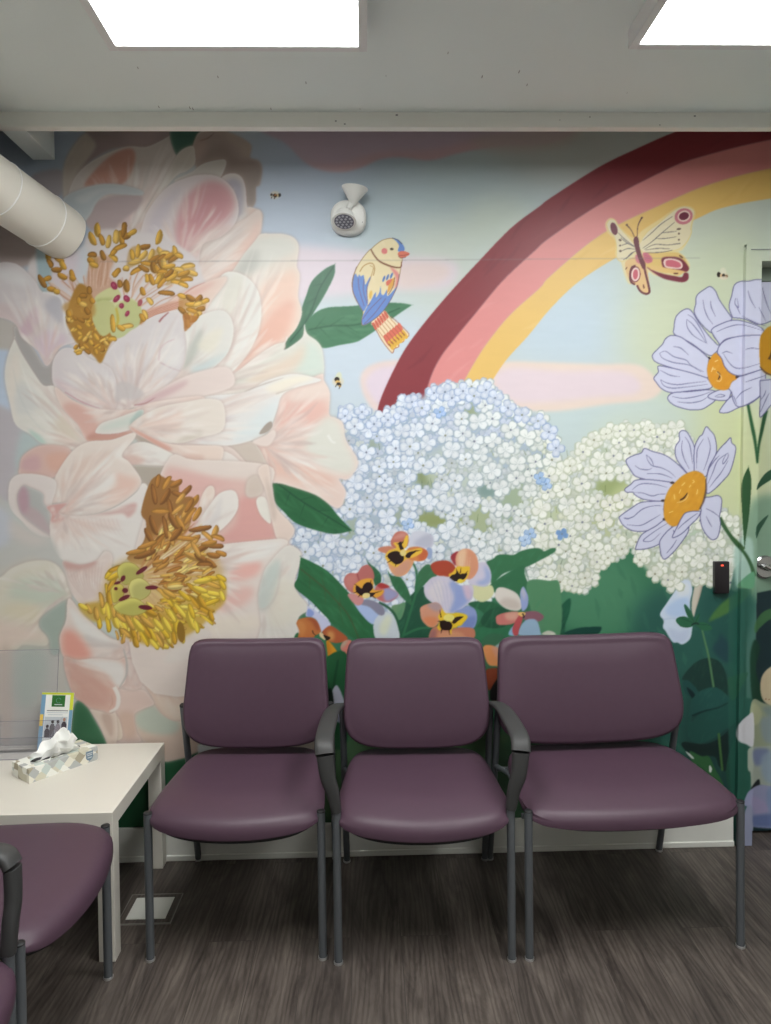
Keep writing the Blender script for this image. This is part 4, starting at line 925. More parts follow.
    fill('O', [(329,705),(336,685),(344,700),(346,712)], (196,196,214), .4)
    fill('O', [(334,715),(344,708),(346,724),(338,722)], (176,176,206), .4)
    fill('O', [(321,700),(331,688),(333,708),(322,716)], (20,36,28), .6)
    # pansy 7 between chairs two and three
    fill('O', [(482,642),(500,634),(506,645),(506,700),(484,700)], (60,110,80), .5)
    fill('O', [(494,648),(506,640),(508,652),(502,655)], (150,170,170), .5)
    m = fill('O', [(483,648),(490,645),(500,650),(506,660),(506,668),(496,666),(488,664)], (232,150,90), .3)
    sh(m, 'O', [(492,646),(506,652),(506,664),(498,660)], (222,160,140), 2, .8)
    fill('O', [(486,670),(500,668),(506,668),(498,678),(490,690),(486,685)], (140,64,40), .4)
    fill('O', [(490,692),(498,678),(508,670),(512,700),(494,704)], (24,22,22), .4)

# ------------------------------------------------------------------ daisies
LN = (92,90,140); PT = (206,208,232)
def petals(f, polys, inner, col=PT, w=1.0):
    for p in polys:
        m = fill(f, p, col, .2)
        brush(m, 70, 8, (220,222,240), .4, 16, 2)
        line(f, p, w, LN, .85, closed=True)
    for l in inner: line(f, l, [w*.4, w, w*.3], LN, .8)

def paint_daisies():
    # stems first
    line('S2', [(360,70),(385,200),(410,330),(425,470)], [2.6,3.6,2], (36,92,52), 1, .2)
    line('S2', [(480,130),(455,250),(435,350),(425,460)], [4.2,3,1.6], (32,84,48), 1, .2)
    fill('S2', [(368,490),(368,490),(385,560),(385,640),(372,800),(352,940),(344,1010),(338,960),(326,760),(320,640),(335,560)], (46,90,52), .2)
    fill('S2', [(422,640),(430,600),(470,540),(520,505),(600,470),(600,520),(520,570),(450,615)], (40,84,58), .2)
    fill('S2', [(418,950),(418,880),(450,835),(495,800),(470,850),(440,900)], (40,84,62), .2)
    line('S2', [(185,815),(230,900),(290,970),(340,1020)], [3.4,3,3.6], (62,98,52), 1, .2)
    line('S3', [(185,0),(250,100),(290,155),(345,215),(385,290),(405,360)], [3.4,3,4], (52,96,56), 1, .2)
    fill('S3', [(300,410),(400,330),(405,420),(380,440),(330,430)], (100,164,124), .4)
    fill('S3', [(405,700),(420,640),(460,590),(520,565),(600,560),(600,600),(520,610),(460,650),(420,720)], (66,116,72), .3)
    # lower daisy, frame DZ
    P = [
        [(460,350),(400,290),(330,240),(250,215),(205,198),(185,225),(140,240),(100,262),(98,285),(125,330),(155,365),(240,388),(340,402),(400,400),(430,370)],
        [(462,350),(400,270),(386,215),(392,180),(412,150),(410,110),(428,92),(455,100),(480,140),(500,190),(502,260),(500,335)],
        [(500,335),(498,240),(505,180),(530,130),(548,115),(570,70),(595,92),(620,125),(632,190),(625,240),(590,300),(568,365),(530,340)],
        [(568,400),(590,310),(640,215),(690,160),(715,135),(722,165),(745,190),(738,250),(710,340),(670,390),(620,440),(575,465)],
        [(380,402),(300,390),(210,382),(150,388),(125,410),(88,440),(100,458),(135,458),(150,475),(200,500),(300,512),(330,500),(360,440)],
        [(325,512),(250,512),(180,520),(130,550),(60,600),(58,620),(80,655),(130,685),(200,690),(260,670),(325,620),(318,560)],
        [(370,650),(330,620),(270,660),(200,700),(172,735),(152,790),(165,798),(230,790),(300,760),(350,700)],
        [(540,572),(545,500),(600,485),(640,478),(662,500),(658,560),(650,600),(655,650),(640,720),(610,740),(580,720),(548,670),(535,610)],
        [(470,660),(460,700),(420,760),(370,820),(325,855),(305,835),(298,800),(295,750),(330,700),(370,665),(420,640)],
    ]
    I_ = [
        [(215,235),(225,270),(250,300),(300,312),(350,335),(390,370)], [(148,300),(180,320),(225,325),(250,315)], [(215,235),(245,265),(260,305)], [(220,348),(300,350),(370,375)],
        [(430,150),(425,200),(440,260),(470,320)], [(445,130),(470,170),(482,230),(490,290)], [(555,140),(520,200),(515,250),(512,320)], [(580,130),(595,190),(580,260),(555,330)],
        [(690,230),(670,270),(672,290),(700,250),(700,225)], [(700,225),(640,270),(610,340),(580,410)], [(700,270),(660,340),(620,390),(590,430)], [(580,330),(620,270),(650,240)],
        [(130,445),(180,410),(260,410),(340,430)], [(145,460),(190,462),(250,480),(290,470),(340,468)], [(80,610),(130,608),(190,560),(250,540),(310,538)], [(100,650),(180,655),(250,620),(300,590)],
        [(85,615),(110,615),(140,600)], [(345,640),(280,680),(205,735),(205,750),(250,745),(300,700)], [(570,600),(590,640),(605,665)], [(570,555),(610,575),(650,605)],
        [(335,820),(370,780),(395,740)]]
    petals('DZ', P, I_)
    for a in ((370,402),(315,508),(325,618)): E('DZ', a[0], a[1], 14, 8, 0, (60,46,50), .9)
    m = fill('DZ', [(318,560),(325,500),(350,440),(385,400),(430,360),(470,340),(510,332),(550,350),(568,385),(568,440),(555,500),(530,560),(500,590),(440,610),(410,650),(370,660),(340,640),(322,610)], (222,156,42), .3)
    brush(m, -50, 50, (236,176,60), .5, 12, 2.5); brush(m, -50, 30, (200,134,30), .5, 12, 2)
    line('DZ', [(568,380),(570,440),(555,510),(530,562)], [1.2,2,1.2], (76,52,50), .8, .2)
    line('DZ', [(415,505),(440,490),(460,460)], [1.2,1.8,.6], (70,44,34), .95)
    line('DZ', [(395,520),(430,512),(455,492),(465,470)], [.5,1,.5], (240,216,150), .8)
    for p in ([(380,470),(385,500)], [(490,385),(500,395),(488,405)], [(425,420),(445,400)], [(350,580),(375,570)], [(410,465),(420,440)], [(520,440),(515,470)], [(470,430),(480,415)]):
        line('DZ', p, .9, (244,214,130), .8)
    petals('DZ', [[(540,572),(500,570),(450,580),(425,610),(400,660),(370,720),(385,725),(430,700),(480,650),(520,610)]], [[(520,582),(480,610),(430,650),(400,680)],[(380,700),(375,680)]])
    # upper daisy pair, frame R3
    P = [
        [(545,280),(524,215),(540,150),(555,90),(590,68),(640,65),(700,55),(771,65),(850,80),(880,160),(840,260),(771,300),(700,320),(620,290)],
        [(540,280),(470,180),(445,125),(415,98),(385,110),(335,150),(328,200),(320,250),(355,310),(420,370),(440,340),(530,300)],
        [(455,440),(400,380),(340,300),(310,250),(280,228),(240,245),(210,280),(200,340),(205,380),(300,430),(400,500),(440,490),(470,450)],
        [(405,520),(350,470),(290,430),(240,395),(185,385),(150,405),(130,440),(80,490),(74,515),(100,545),(200,580),(300,610),(395,635),(400,580)],
        [(395,635),(300,605),(200,580),(110,565),(108,600),(82,635),(95,660),(130,700),(190,722),(300,710),(400,700),(425,680)],
        [(450,715),(400,705),(300,715),(200,722),(165,745),(170,770),(210,800),(290,822),(360,820),(400,800),(440,770),(450,740)],
        [(540,700),(470,705),(405,735),(410,755),(470,768),(520,760)],
        [(700,660),(640,680),(560,700),(540,740),(510,770),(470,825),(475,840),(520,838),(580,810),(660,780),(720,720)],
        [(540,720),(520,690),(540,660),(580,630),(640,610),(720,560),(740,600),(720,720),(650,780),(580,805),(550,770)],
        [(470,440),(430,380),(422,350),(470,320),(550,295),(640,310),(720,345),(730,400),(640,390),(560,395),(500,410)],
    ]
    I_ = [
        [(635,120),(650,170),(680,225)], [(562,165),(560,200),(580,220),(570,165)], [(568,210),(590,260)], [(370,175),(380,230),(400,280),(430,320)], [(415,180),(420,220),(445,275)],
        [(275,290),(280,340),(320,390),(390,430)], [(275,290),(310,320),(350,370),(390,430)], [(280,262),(320,290),(370,370),(395,435)],
        [(195,450),(240,460),(285,500)], [(115,490),(150,478),(200,510),(270,530),(300,560),(375,600)], [(115,490),(135,520),(200,545),(290,560),(360,600)],
        [(120,590),(180,620),(235,628)], [(120,645),(160,665),(220,675),(300,665),(390,655)], [(120,645),(140,680),(190,695),(280,688),(400,672)],
        [(220,775),(290,782),(360,770),(400,745)], [(190,745),(260,755),(350,740),(420,715)], [(440,745),(470,732),(500,740),(470,748),(440,745)],
        [(620,660),(680,640),(740,620)], [(565,760),(600,720),(660,690)], [(550,740),(570,790)], [(450,365),(520,335),(600,322),(720,355)], [(425,375),(440,400),(470,435)],
        [(600,270),(680,310),(740,330)], [(720,100),(740,180),(771,260)], [(700,220),(740,300)]]
    petals('R3', P, I_)
    m = fill('R3', [(440,490),(470,500),(500,560),(560,620),(570,640),(540,660),(520,700),(480,707),(440,695),(410,660),(395,600),(400,550),(420,510)], (224,152,40), .3)
    brush(m, -50, 20, (236,172,60), .5, 10, 2.5)
    line('R3', [(455,598),(470,620),(460,645)], [1,2,1], (80,44,30), .9); line('R3', [(450,600),(480,630),(470,655),(450,650)], .9, (240,210,150), .8)
    for p in ([(430,570),(420,600)], [(440,540),(460,530)], [(425,580),(445,585)]): line('R3', p, 1, (246,220,160), .8)
    E('R3', 572, 628, 12, 8, -30, (60,46,60), .9); E('R3', 408, 518, 9, 7, 40, (50,40,50), .9)
    petals('R3', [[(455,490),(465,450),(510,410),(600,388),(720,385),(760,400),(760,560),(700,590),(600,620),(540,610),(500,570),(480,520)]],
           [[(480,490),(510,480),(545,492)], [(620,468),(660,460),(720,468)], [(490,490),(520,540),(560,575),(620,575),(740,540)], [(600,620),(700,590),(760,570)]])
    # its neighbour, mostly on the door
    cx, cy = 771+14, 350
    for k in range(9):
        t = -.3+k*2*math.pi/9
        c, s = math.cos(t), math.sin(t)
        if c < .15: continue
        pl = [(cx+c*r-s*q, cy+s*r+c*q) for r, q in [(12,-7),(35,-17),(58,-17),(72,-6),(70,4),(60,16),(36,17),(12,8)]]
        petals('O', [pl], [[(cx+c*r-s*q, cy+s*r+c*q) for r, q in [(28,-5),(44,-7),(60,-5)]], [(cx+c*r-s*q, cy+s*r+c*q) for r, q in [(30,5),(45,7),(58,7)]]], (204,206,230))
    petals('S2', [[(440,-60),(444,60),(440,170),(470,150),(500,110),(560,40),(560,-60)]], [[(450,60),(470,30),(480,0)],[(445,140),(480,60),(500,20)]])
    m = fill('S1', [(440,640),(470,580),(512,550),(600,545),(680,600),(720,700),(690,820),(600,870),(520,870),(470,850),(442,800)], (206,146,26), .3)
    brush(m, -50, 20, (220,160,44), .5, 10, 2.5)
    line('S1', [(500,765),(512,735),(520,700)], [3,1], (80,50,30), .9); line('S1', [(440,810),(480,850),(540,872)], [1,1.8,1], (70,50,60), .8)

def paint_bird():
    # tail
    m = fill('BD', [(245,730),(340,635),(400,690),(480,760),(540,820),(535,840),(500,850),(500,880),(465,890),(462,920),(430,935),(418,965),(400,960),(320,850),(280,770)], (236,214,176), .2)
    line('BD', [(245,730),(280,780),(330,870),(400,960),(418,965),(430,935),(462,920),(465,890),(500,880),(500,850),(535,840),(540,815),(480,750),(400,680)], .8, (150,80,60), .8)
    for k in range(6):
        t = k/5; bx, by = 260+t*90, 745-t*90
        fill('BD', [(bx-6, by-6), (bx+8, by-16), (bx+30, by+25), (bx+20, by+45)], (214,98,78), .1)
        ex, ey = 350+t*110, 850-t*90
        fill('BD', [(ex-8, ey-6), (ex+14, ey-24), (ex+50, ey+60), (ex+30, ey+60)], (220,106,86), .1)
        fx, fy = 385+t*110, 905-t*85
        fill('BD', [(fx-10, fy-20), (fx+8, fy-30), (fx+40, fy+20), (fx+22, fy+38)], (226,176,62), .1)
        line('BD', [(bx+8, by), (ex+10, ey+20), (fx+16, fy+16)], .5, (150,84,50), .8)
        line('BD', [(fx-2,fy-8),(fx+14,fy+10)], 1.0, (120,60,30), .8)
    # body
    m = outl('BD', [(245,150),(290,110),(340,78),(400,66),(440,80),(480,150),(470,190),(490,230),(480,290),(465,380),(440,470),(380,570),(300,680),(190,750),(170,720),(180,640),(130,560),(100,480),(98,390),(130,300),(180,220),(230,160)], (230,214,170), (150,120,80), .7)
    brush(m, 60, 26, (240,226,190), .5, 14, 2)
    sh(m, 'BD', [(395,290),(430,310),(465,350),(460,430),(430,470),(440,380),(410,320)], (222,132,130), 1, .95)
    # blue wings
    def blue(pts): 
        mm = fill('BD', pts, (100,136,206), .15); brush(mm, 60, 10, (130,162,222), .5, 10, 1.6); return mm
    blue([(110,360),(125,345),(140,370),(150,350),(165,365),(185,355),(195,400),(200,430),(235,370),(240,380),(215,470),(220,570),(210,600),(180,640),(130,560),(100,480),(98,400)])
    blue([(175,700),(200,630),(235,570),(280,490),(285,530),(310,490),(320,440),(325,500),(345,510),(370,470),(375,520),(430,465),(450,440),(420,510),(380,580),(320,660),(250,720),(185,750)])
    for l in ([(145,380),(150,460),(190,600)], [(190,390),(185,480),(215,580)], [(180,700),(240,620),(330,530)], [(190,740),(270,660),(360,540)], [(240,380),(212,460),(218,560)], [(215,600),(240,575)]):
        line('BD', l, .7, (110,84,110), .8)
    for x, y in ((345,385),(375,372),(405,360)): E('BD', x, y, 9, 26, 20, (84,120,186), 1)
    fill('BD', [(365,410),(420,380),(430,400),(410,450),(370,500),(380,440)], (226,164,72), .2); fill('BD', [(365,405),(410,385),(395,420),(370,440)], (220,110,90), .2)
    fill('BD', [(230,500),(245,475),(255,495),(245,540),(232,540)], (226,182,80), .3)
    line('BD', [(155,330),(185,285),(230,262),(262,270),(272,310),(262,360)], .9, (176,130,70), .9)
    line('BD', [(235,280),(262,300),(240,380)], .7, (176,130,70), .8)
    line('BD', [(430,370),(420,440),(380,510)], .8, (120,70,50), .8)
    line('BD', [(130,290),(102,390),(102,480),(140,570),(180,640)], .8, (120,84,70), .8)
    line('BD', [(170,700),(180,748),(250,715),(330,650),(400,550),(450,440),(466,350)], .7, (110,80,90), .8)
    # head
    fill('BD', [(415,66),(460,80),(500,120),(508,160),(470,170),(455,160),(465,120),(440,85)], (96,134,206), .2)
    line('BD', [(412,64),(455,78),(490,110)], .9, (60,60,80), .8)
    line('BD', [(243,152),(270,200),(310,245),(370,275),(430,293),(478,292),(485,250)], [1.4,1.8,1.2], (120,70,44), .9)
    E('BD', 350, 166, 24, 24, 0, (220,120,116), 1); E('BD', 408, 150, 15, 10, 0, (90,76,54), 1); E('BD', 405, 148, 6, 6, 0, (40,40,30), 1)
    fill('BD', [(455,185),(480,165),(520,170),(550,188),(520,210),(480,218),(462,205)], (222,116,92), .2)
    line('BD', [(460,200),(500,200),(545,190)], .8, (160,70,56), .8); line('BD', [(460,205),(480,220),(520,214)], .8, (120,60,50), .8)

def paint_butterfly():
    cr = (226,214,176)
    halo = [(40,225),(70,180),(115,190),(165,260),(260,330),(330,270),(470,180),(570,110),(640,85),(710,95),(735,140),(715,220),(705,290),(690,340),(640,420),(610,440),(660,480),(690,560),(560,640),(420,620),(370,600),(240,690),(190,620),(160,520),(120,470),(120,360),(60,290)]
    fill('BF', halo, (232,212,150), .6, .8)
    m = outl('BF', [(50,225),(75,190),(115,195),(150,250),(270,385),(290,440),(240,450),(200,500),(155,510),(130,480),(128,400),(110,320),(70,280)], cr, (226,204,130), .8)
    m = outl('BF', [(290,400),(360,290),(450,220),(570,120),(640,88),(700,98),(728,130),(715,190),(700,260),(705,290),(670,360),(620,410),(560,430),(460,445),(350,450)], cr, (226,204,130), .8)
    brush(m, -30, 14, (236,228,200), .5, 14, 2)
    # hind wings
    m = outl('BF', [(275,480),(310,540),(360,560),(385,740),(370,762),(330,755),(280,700),(240,670),(210,620),(195,560),(200,510)], (226,186,128), (104,44,54), 0.01)
    fill('BF', [(330,450),(440,445),(580,440),(640,470),(670,520),(685,580),(620,600),(500,600),(400,570),(350,545)], (224,190,110), .3)
    fill('BF', [(360,555),(420,585),(500,610),(580,625),(630,632),(650,600),(680,605),(680,650),(640,672),(560,662),(480,640),(400,590)], (120,38,56), .3)
    line('BF', [(285,695),(310,740),(350,762),(380,750),(375,700),(355,620),(340,550)], [2,2.2,2.2], (104,44,54), .95)
    line('BF', [(270,690),(240,670),(232,620),(245,560),(275,545)], [2,2.4,1.8], (104,44,54), .95)
    m = fill('BF', [(475,520),(480,485),(530,475),(600,480),(650,510),(685,560),(670,590),(620,585),(540,570),(490,560)], (120,38,56), .3)
    fill('BF', [(490,530),(500,495),(560,490),(620,510),(638,545),(620,570),(560,568),(510,560)], (232,200,190), .2)
    fill('BF', [(505,530),(515,505),(560,502),(610,520),(625,548),(600,560),(550,555),(515,548)], (206,100,116), .2)
    fill('BF', [(395,575),(500,590),(600,620),(640,600),(640,585),(500,560),(400,540)], (226,188,116), .3)
    E('BF', 585, 605, 20, 7, 0, (120,70,50), 1); E('BF', 625, 475, 20, 7, 35, (120,80,50), 1)
    E('BF', 273, 612, 40, 62, 5, (120,44,58), 1); E('BF', 274, 612, 33, 54, 5, (236,206,196), 1); E('BF', 274, 612, 20, 40, 5, (206,96,110), 1)
    E('BF', 337, 705, 6, 18, -10, (110,56,50), 1); E('BF', 203, 565, 5, 12, 30, (130,90,60), 1)
    # spots on fore wings
    E('BF', 108, 260, 26, 50, -15, (112,44,62), 1)
    E('BF', 645, 165, 72, 62, -20, (200,116,128), 1); E('BF', 647, 163, 50, 42, -20, (236,206,190), 1); E('BF', 647, 163, 40, 30, -20, (112,32,56), 1)
    for x, y, rx, ry, an in ((155,348,12,8,20),(155,390,8,7,0),(157,432,10,9,0),(608,262,18,8,-10),(608,298,8,7,0),(608,345,8,7,0)): E('BF', x, y, rx, ry, an, (84,60,60), .9)
    for l in ([(140,290),(190,340),(262,395)], [(160,330),(210,370),(265,395)], [(165,390),(215,375),(265,402)], [(170,430),(220,412),(280,422)], [(180,500),(225,470),(262,440)], [(200,495),(240,450),(285,430)],
              [(560,165),(470,225),(400,290),(330,350)], [(575,210),(480,290),(400,360),(330,410)], [(480,292),(540,285),(590,280)], [(430,335),(500,335),(590,322)], [(620,375),(520,385),(420,382),(340,420)],
              [(560,425),(480,440),(400,445),(345,445)], [(540,415),(440,412),(350,425)], [(560,380),(620,372)]):
        line('BF', l, [.5,.9,.4], (90,84,96), .85)
    fill('BF', [(330,450),(370,450),(405,490),(395,520),(350,520)], (206,110,128), .4); fill('BF', [(275,460),(300,470),(320,530),(285,520),(272,490)], (206,120,130), .4)
    for k in range(3): line('BF', [(345,462+k*18),(392,484+k*12)], .6, (180,80,100), .7)
    fill('BF', [(258,350),(268,325),(285,320),(298,340),(305,400),(325,470),(350,530),(350,565),(330,570),(310,530),(285,460),(268,400)], (110,52,60), .2)
    line('BF', [(265,322),(240,270),(205,230)], [.8,.8,1.4], (80,50,56), .9); line('BF', [(288,320),(292,240),(322,175)], [.8,.8,1.4], (80,50,56), .9)
    E('BF', 207, 230, 8, 7, 0, (80,50,56), 1); E('BF', 323, 175, 8, 7, 0, (80,50,56), 1)

def paint_bees():
    for x, y, s, fl in ((275,195.5,1.0,1), (338,382,1.15,0), (723,276,1.0,2)):
        ell(x, y-.5, 5*s, 4*s, 0, (222,210,180), .7, 1.0)
        if fl == 0:
            ell(x+.5, y-5, 3, 5, .2, (226,224,180), .7, .5)
            ell(x-1, y-2.5, 2.6, 2.6, 0, (40,30,24)); ell(x, y+.2, 2.8, 2, .3, (226,186,110)); ell(x+1, y+2.2, 2.6, 1.7, .5, (40,30,24)); ell(x+1.8, y+4.2, 1.5, 1, .5, (210,170,90))
            line('O', [(x-1,y+2),(x-2.6,y+5)], .8, (60,50,40)); line('O', [(x+2,y+4),(x+1,y+7)], .8, (60,50,40))
        elif fl == 1:
            ell(x+4.4, y-.4, 1.6, 1.9, 0, (30,26,24)); ell(x+2.2, y-.2, 1.5, 1.4, 0, (216,190,130)); ell(x, y, 2.2, 1.8, .2, (54,34,20)); ell(x+.3, y-.4, 1.1, .8, 0, (190,120,40)); ell(x-3.6, y-.8, 1.2, 1.3, 0, (60,50,44))
            line('O', [(x,y+1),(x-.6,y+3.4)], .9, (40,30,24)); line('O', [(x-3,y+1),(x-3.8,y+3.2)], .8, (80,66,60))
        else:
            ell(x, y-4.5, 3.2, 4, .1, (226,224,200), .8, .6)
            ell(x-4.2, y-1.4, 2, 2.6, 0, (40,30,26)); ell(x-1.6, y-.6, 1.6, 1.8, 0, (228,196,150)); ell(x+.6, y-.4, 1.6, 2, 0, (46,32,26)); ell(x+3.4, y+.4, 1.8, 1.8, 0, (150,120,90)); ell(x+1, y+2, 4, 1.6, 0, (226,214,190), .8)

def paint_door_side():
    # pale blossoms low on the door and its frame
    fill('O', [(730,588),(757,588),(754,815),(732,815)], (42,98,84), 1.0, .8)
    fill('O', [(757,593),(771,590),(820,604),(870,592),(930,610),(980,600),(980,900),(752,900)], (26,52,58), .4, sm=False)
    fill('O', [(752,400),(900,400),(900,600),(820,602),(790,594),(752,592)], (150,178,142), 1, .0)
    fill('O', [(752,500),(840,505),(980,500),(980,620),(800,600),(752,594)], (126,162,136), 6, .9)
    fill('O', [(757,593),(771,590),(820,604),(870,592),(930,610),(980,600),(980,900),(752,900)], (26,52,58), .4, sm=False)
    fill('O', [(735,545),(752,540),(752,585),(745,584),(736,585)], (176,208,196), 2, .9)
    fill('S3', [(300,415),(395,415),(400,450),(390,490),(385,440),(310,440)], (130,170,120), .4, .5)
    fill('S3', [(405,700),(430,640),(470,595),(520,570),(640,560),(600,610),(500,640),(440,690)], (66,116,72), .3)
    fill('O', [(754,640),(760,648),(756,670),(764,700),(753,704),(750,660)], (24,66,48), 1)
    m = fill('S4', [(355,130),(365,80),(400,40),(450,20),(540,40),(560,140),(520,220),(440,240),(390,225),(362,190)], (214,196,160), .3)
    for x, y in ((383,200),(400,202)): E('S4', x, y, 4, 3, 0, (150,90,70), .9)
    m = fill('S4', [(310,215),(370,220),(420,235),(520,250),(540,420),(420,440),(305,440)], (160,170,140), .4)
    sh(m, 'S4', [(312,225),(345,235),(362,280),(350,320),(312,330)], (186,190,150), 1.5, .9)
    sh(m, 'S4', [(370,240),(480,250),(480,300),(400,290)], (130,150,150), 2, .8)
    sh(m, 'S4', [(360,300),(460,300),(480,400),(380,420)], (140,160,176), 3, .7)
    m = fill('S4', [(230,380),(245,330),(290,285),(320,280),(320,436),(280,430),(245,415)], (208,208,214), .3)
    m = fill('S4', [(290,500),(300,450),(380,440),(470,440),(560,480),(560,640),(460,640),(400,650),(350,640),(312,660),(305,580),(292,560)], (170,180,166), .4)
    sh(m, 'S4', [(320,460),(400,460),(380,520),(330,540)], (120,134,176), 2.5, .9)
    sh(m, 'S4', [(360,500),(440,460),(500,500),(480,620),(380,620)], (150,170,190), 3, .9)
    fill('S4', [(306,660),(345,610),(352,640),(330,665)], (22,30,34), .3)
    m = fill('S4', [(270,740),(285,690),(305,665),(350,640),(420,645),(560,640),(560,840),(300,850),(295,760)], (156,160,196), .4)
    sh(m, 'S4', [(310,700),(370,720),(400,770),(330,790)], (170,160,200), 2, .9)
    sh(m, 'S4', [(390,660),(480,650),(500,760),(410,790)], (130,152,190), 2.5, .8)
    sh(m, 'S4', [(300,800),(500,790),(560,850),(300,850)], (96,116,170), 2.5, .8)
    fill('O', [(744,815),(752,808),(752,860),(744,860)], (150,156,184), .3)

def paint_mural():
    paint_sky(); paint_rainbow(); paint_green(); paint_hydrangea(); paint_leaves(); paint_peony(); paint_L4(); paint_stamens()
    fill('O', [(224,738),(318,738),(320,764),(224,764)], (196,184,170), .4, sm=False)
    paint_door_side(); paint_pansies(); paint_daisies(); paint_bird(); paint_butterfly(); paint_bees()
    line('O', [(100,261.6),(340,260.6),(551,259),(700,258)], .7, (130,126,126), .5, .3)
    # faint brush grain over everything
    g = mrng.rand(MH//3, MW//12).astype(np.float32); g = boxblur(g, 1)
    g = np.repeat(np.repeat(g, 3, 0), 12, 1)[:MH, :MW]
    gg = np.ones((MH, MW), np.float32); gg[:g.shape[0], :g.shape[1]] = 1+(g-.5)*.035
    CV[:] = np.clip(CV*gg[..., None], 0, 1)
    CV[1:-1] = (CV[:-2]+CV[1:-1]*2+CV[2:])/4; CV[:, 1:-1] = (CV[:, :-2]+CV[:, 1:-1]*2+CV[:, 2:])/4

def sample(X, Y):
    """paint colour at photo-measured wall coordinates, as sRGB 0..1"""
    fx = np.clip((X-MX0)*SS-.5, 0, MW-1.001); fy = np.clip((Y-MY0)*SS-.5, 0, MH-1.001)
    x0 = fx.astype(int); y0 = fy.astype(int); tx = (fx-x0)[:, None]; ty = (fy-y0)[:, None]
    return (CV[y0, x0]*(1-tx)+CV[y0, x0+1]*tx)*(1-ty)+(CV[y0+1, x0]*(1-tx)+CV[y0+1, x0+1]*tx)*ty
paint_mural()
# ---------------------------------------------------------------- the room
from mathutils import Vector, Matrix
PI = math.pi
random.seed(4)
H, D = 1.49, 2.77                       # eye height, distance of the eye from the mural wall
FPX = 720.0; YAW, PITCH, ROLL = 0.0267, 0.02, 0.012
CXP, CYP = 385.5, 484.4
EYE = np.array([0.0, -D, H])
_F = np.array([math.sin(YAW)*math.cos(PITCH), math.cos(YAW)*math.cos(PITCH), -math.sin(PITCH)])
_R = np.cross(_F, [0, 0, 1]); _R /= np.linalg.norm(_R); _U = np.cross(_R, _F)
RR = _R*math.cos(ROLL)-_U*math.sin(ROLL); UU = _U*math.cos(ROLL)+_R*math.sin(ROLL)

def proj(P):
    d = np.asarray(P)-EYE
    w = d@_F
    return CXP+FPX*(d@RR)/w, CYP-FPX*(d@UU)/w

def ray(px, py):
    return _F+RR*(px-CXP)/FPX-UU*(py-CYP)/FPX

def at_z(px, py, z):
    r = ray(px, py); return EYE+r*(z-H)/r[2]

def at_y(px, py, y):
    r = ray(px, py); return EYE+r*(y+D)/r[1]

COL = bpy.data.collections.new('waiting_room'); bpy.context.scene.collection.children.link(COL)

# ------------------------------------------------------------------ materials
def lin(c):
    c = [v/255 for v in c]
    return tuple(v/12.92 if v <= .04045 else ((v+.055)/1.055)**2.4 for v in c)+(1,)

def mat(name, col, rough=.5, metal=0.0, spec=.5, coat=0.0):
    m = bpy.data.materials.new(name); m.use_nodes = True
    b = m.node_tree.nodes['Principled BSDF']
    b.inputs['Base Color'].default_value = lin(col); b.inputs['Roughness'].default_value = rough
    b.inputs['Metallic'].default_value = metal; b.inputs['Specular IOR Level'].default_value = spec
    b.inputs['Coat Weight'].default_value = coat
    return m

def N(m, t, **kw):
    n = m.node_tree.nodes.new(t)
    for k, v in kw.items(): setattr(n, k, v)
    return n

def L(m, a, b): m.node_tree.links.new(a, b)

def bumpy(m, scale, strength, dist=.001, stretch=(1, 1, 1), detail=3, colvar=0.0):
    b = m.node_tree.nodes['Principled BSDF']
    tc = N(m, 'ShaderNodeTexCoord'); mp = N(m, 'ShaderNodeMapping'); mp.inputs['Scale'].default_value = stretch
    nz = N(m, 'ShaderNodeTexNoise'); nz.inputs['Scale'].default_value = scale; nz.inputs['Detail'].default_value = detail
    bp = N(m, 'ShaderNodeBump'); bp.inputs['Strength'].default_value = strength; bp.inputs['Distance'].default_value = dist
    L(m, tc.outputs['Object'], mp.inputs['Vector']); L(m, mp.outputs[0], nz.inputs['Vector'])
    L(m, nz.outputs['Fac'], bp.inputs['Height']); L(m, bp.outputs[0], b.inputs['Normal'])
    if colvar:
        c = b.inputs['Base Color'].default_value[:]
        n2 = N(m, 'ShaderNodeTexNoise'); n2.inputs['Scale'].default_value = scale*.05; n2.inputs['Detail'].default_value = 4
        L(m, tc.outputs['Object'], n2.inputs['Vector'])
        mx = N(m, 'ShaderNodeMix', data_type='RGBA')
        mx.inputs['A'].default_value = tuple(v*(1-colvar) for v in c[:3])+(1,)
        mx.inputs['B'].default_value = tuple(min(1, v*(1+colvar)) for v in c[:3])+(1,)
        L(m, n2.outputs['Fac'], mx.inputs['Factor']); L(m, mx.outputs['Result'], b.inputs['Base Color'])
    return m

M_ = {}
M_['vinyl'] = bumpy(mat('plum vinyl', (73, 53, 66), .45, spec=.35), 900, .12, .0006, colvar=.06)
M_['pan'] = mat('black seat pan', (20, 20, 22), .6)
M_['steel'] = mat('charcoal powder coat', (94, 98, 102), .42, .3)
M_['cap'] = mat('black plastic cap', (22, 23, 25), .5)
M_['arm'] = bumpy(mat('dark urethane', (50, 50, 50), .55), 700, .15, .0005)
M_['glide'] = mat('nickel glide', (205, 205, 205), .3, .8)
M_['white'] = bumpy(mat('white table foil', (212, 207, 197), .42), 300, .03, .0003)
M_['ceil'] = bumpy(mat('ceiling paint', (232, 240, 238), .6), 60, .12, .002, colvar=.015)
M_['beam'] = bumpy(mat('beam paint', (240, 240, 234), .55), 80, .1, .001, colvar=.02)
M_['wallp'] = bumpy(mat('plain wall paint', (186, 184, 178), .7), 120, .1, .001)
M_['base'] = bumpy(mat('baseboard paint', (214, 214, 208), .45), 90, .05, .0005)
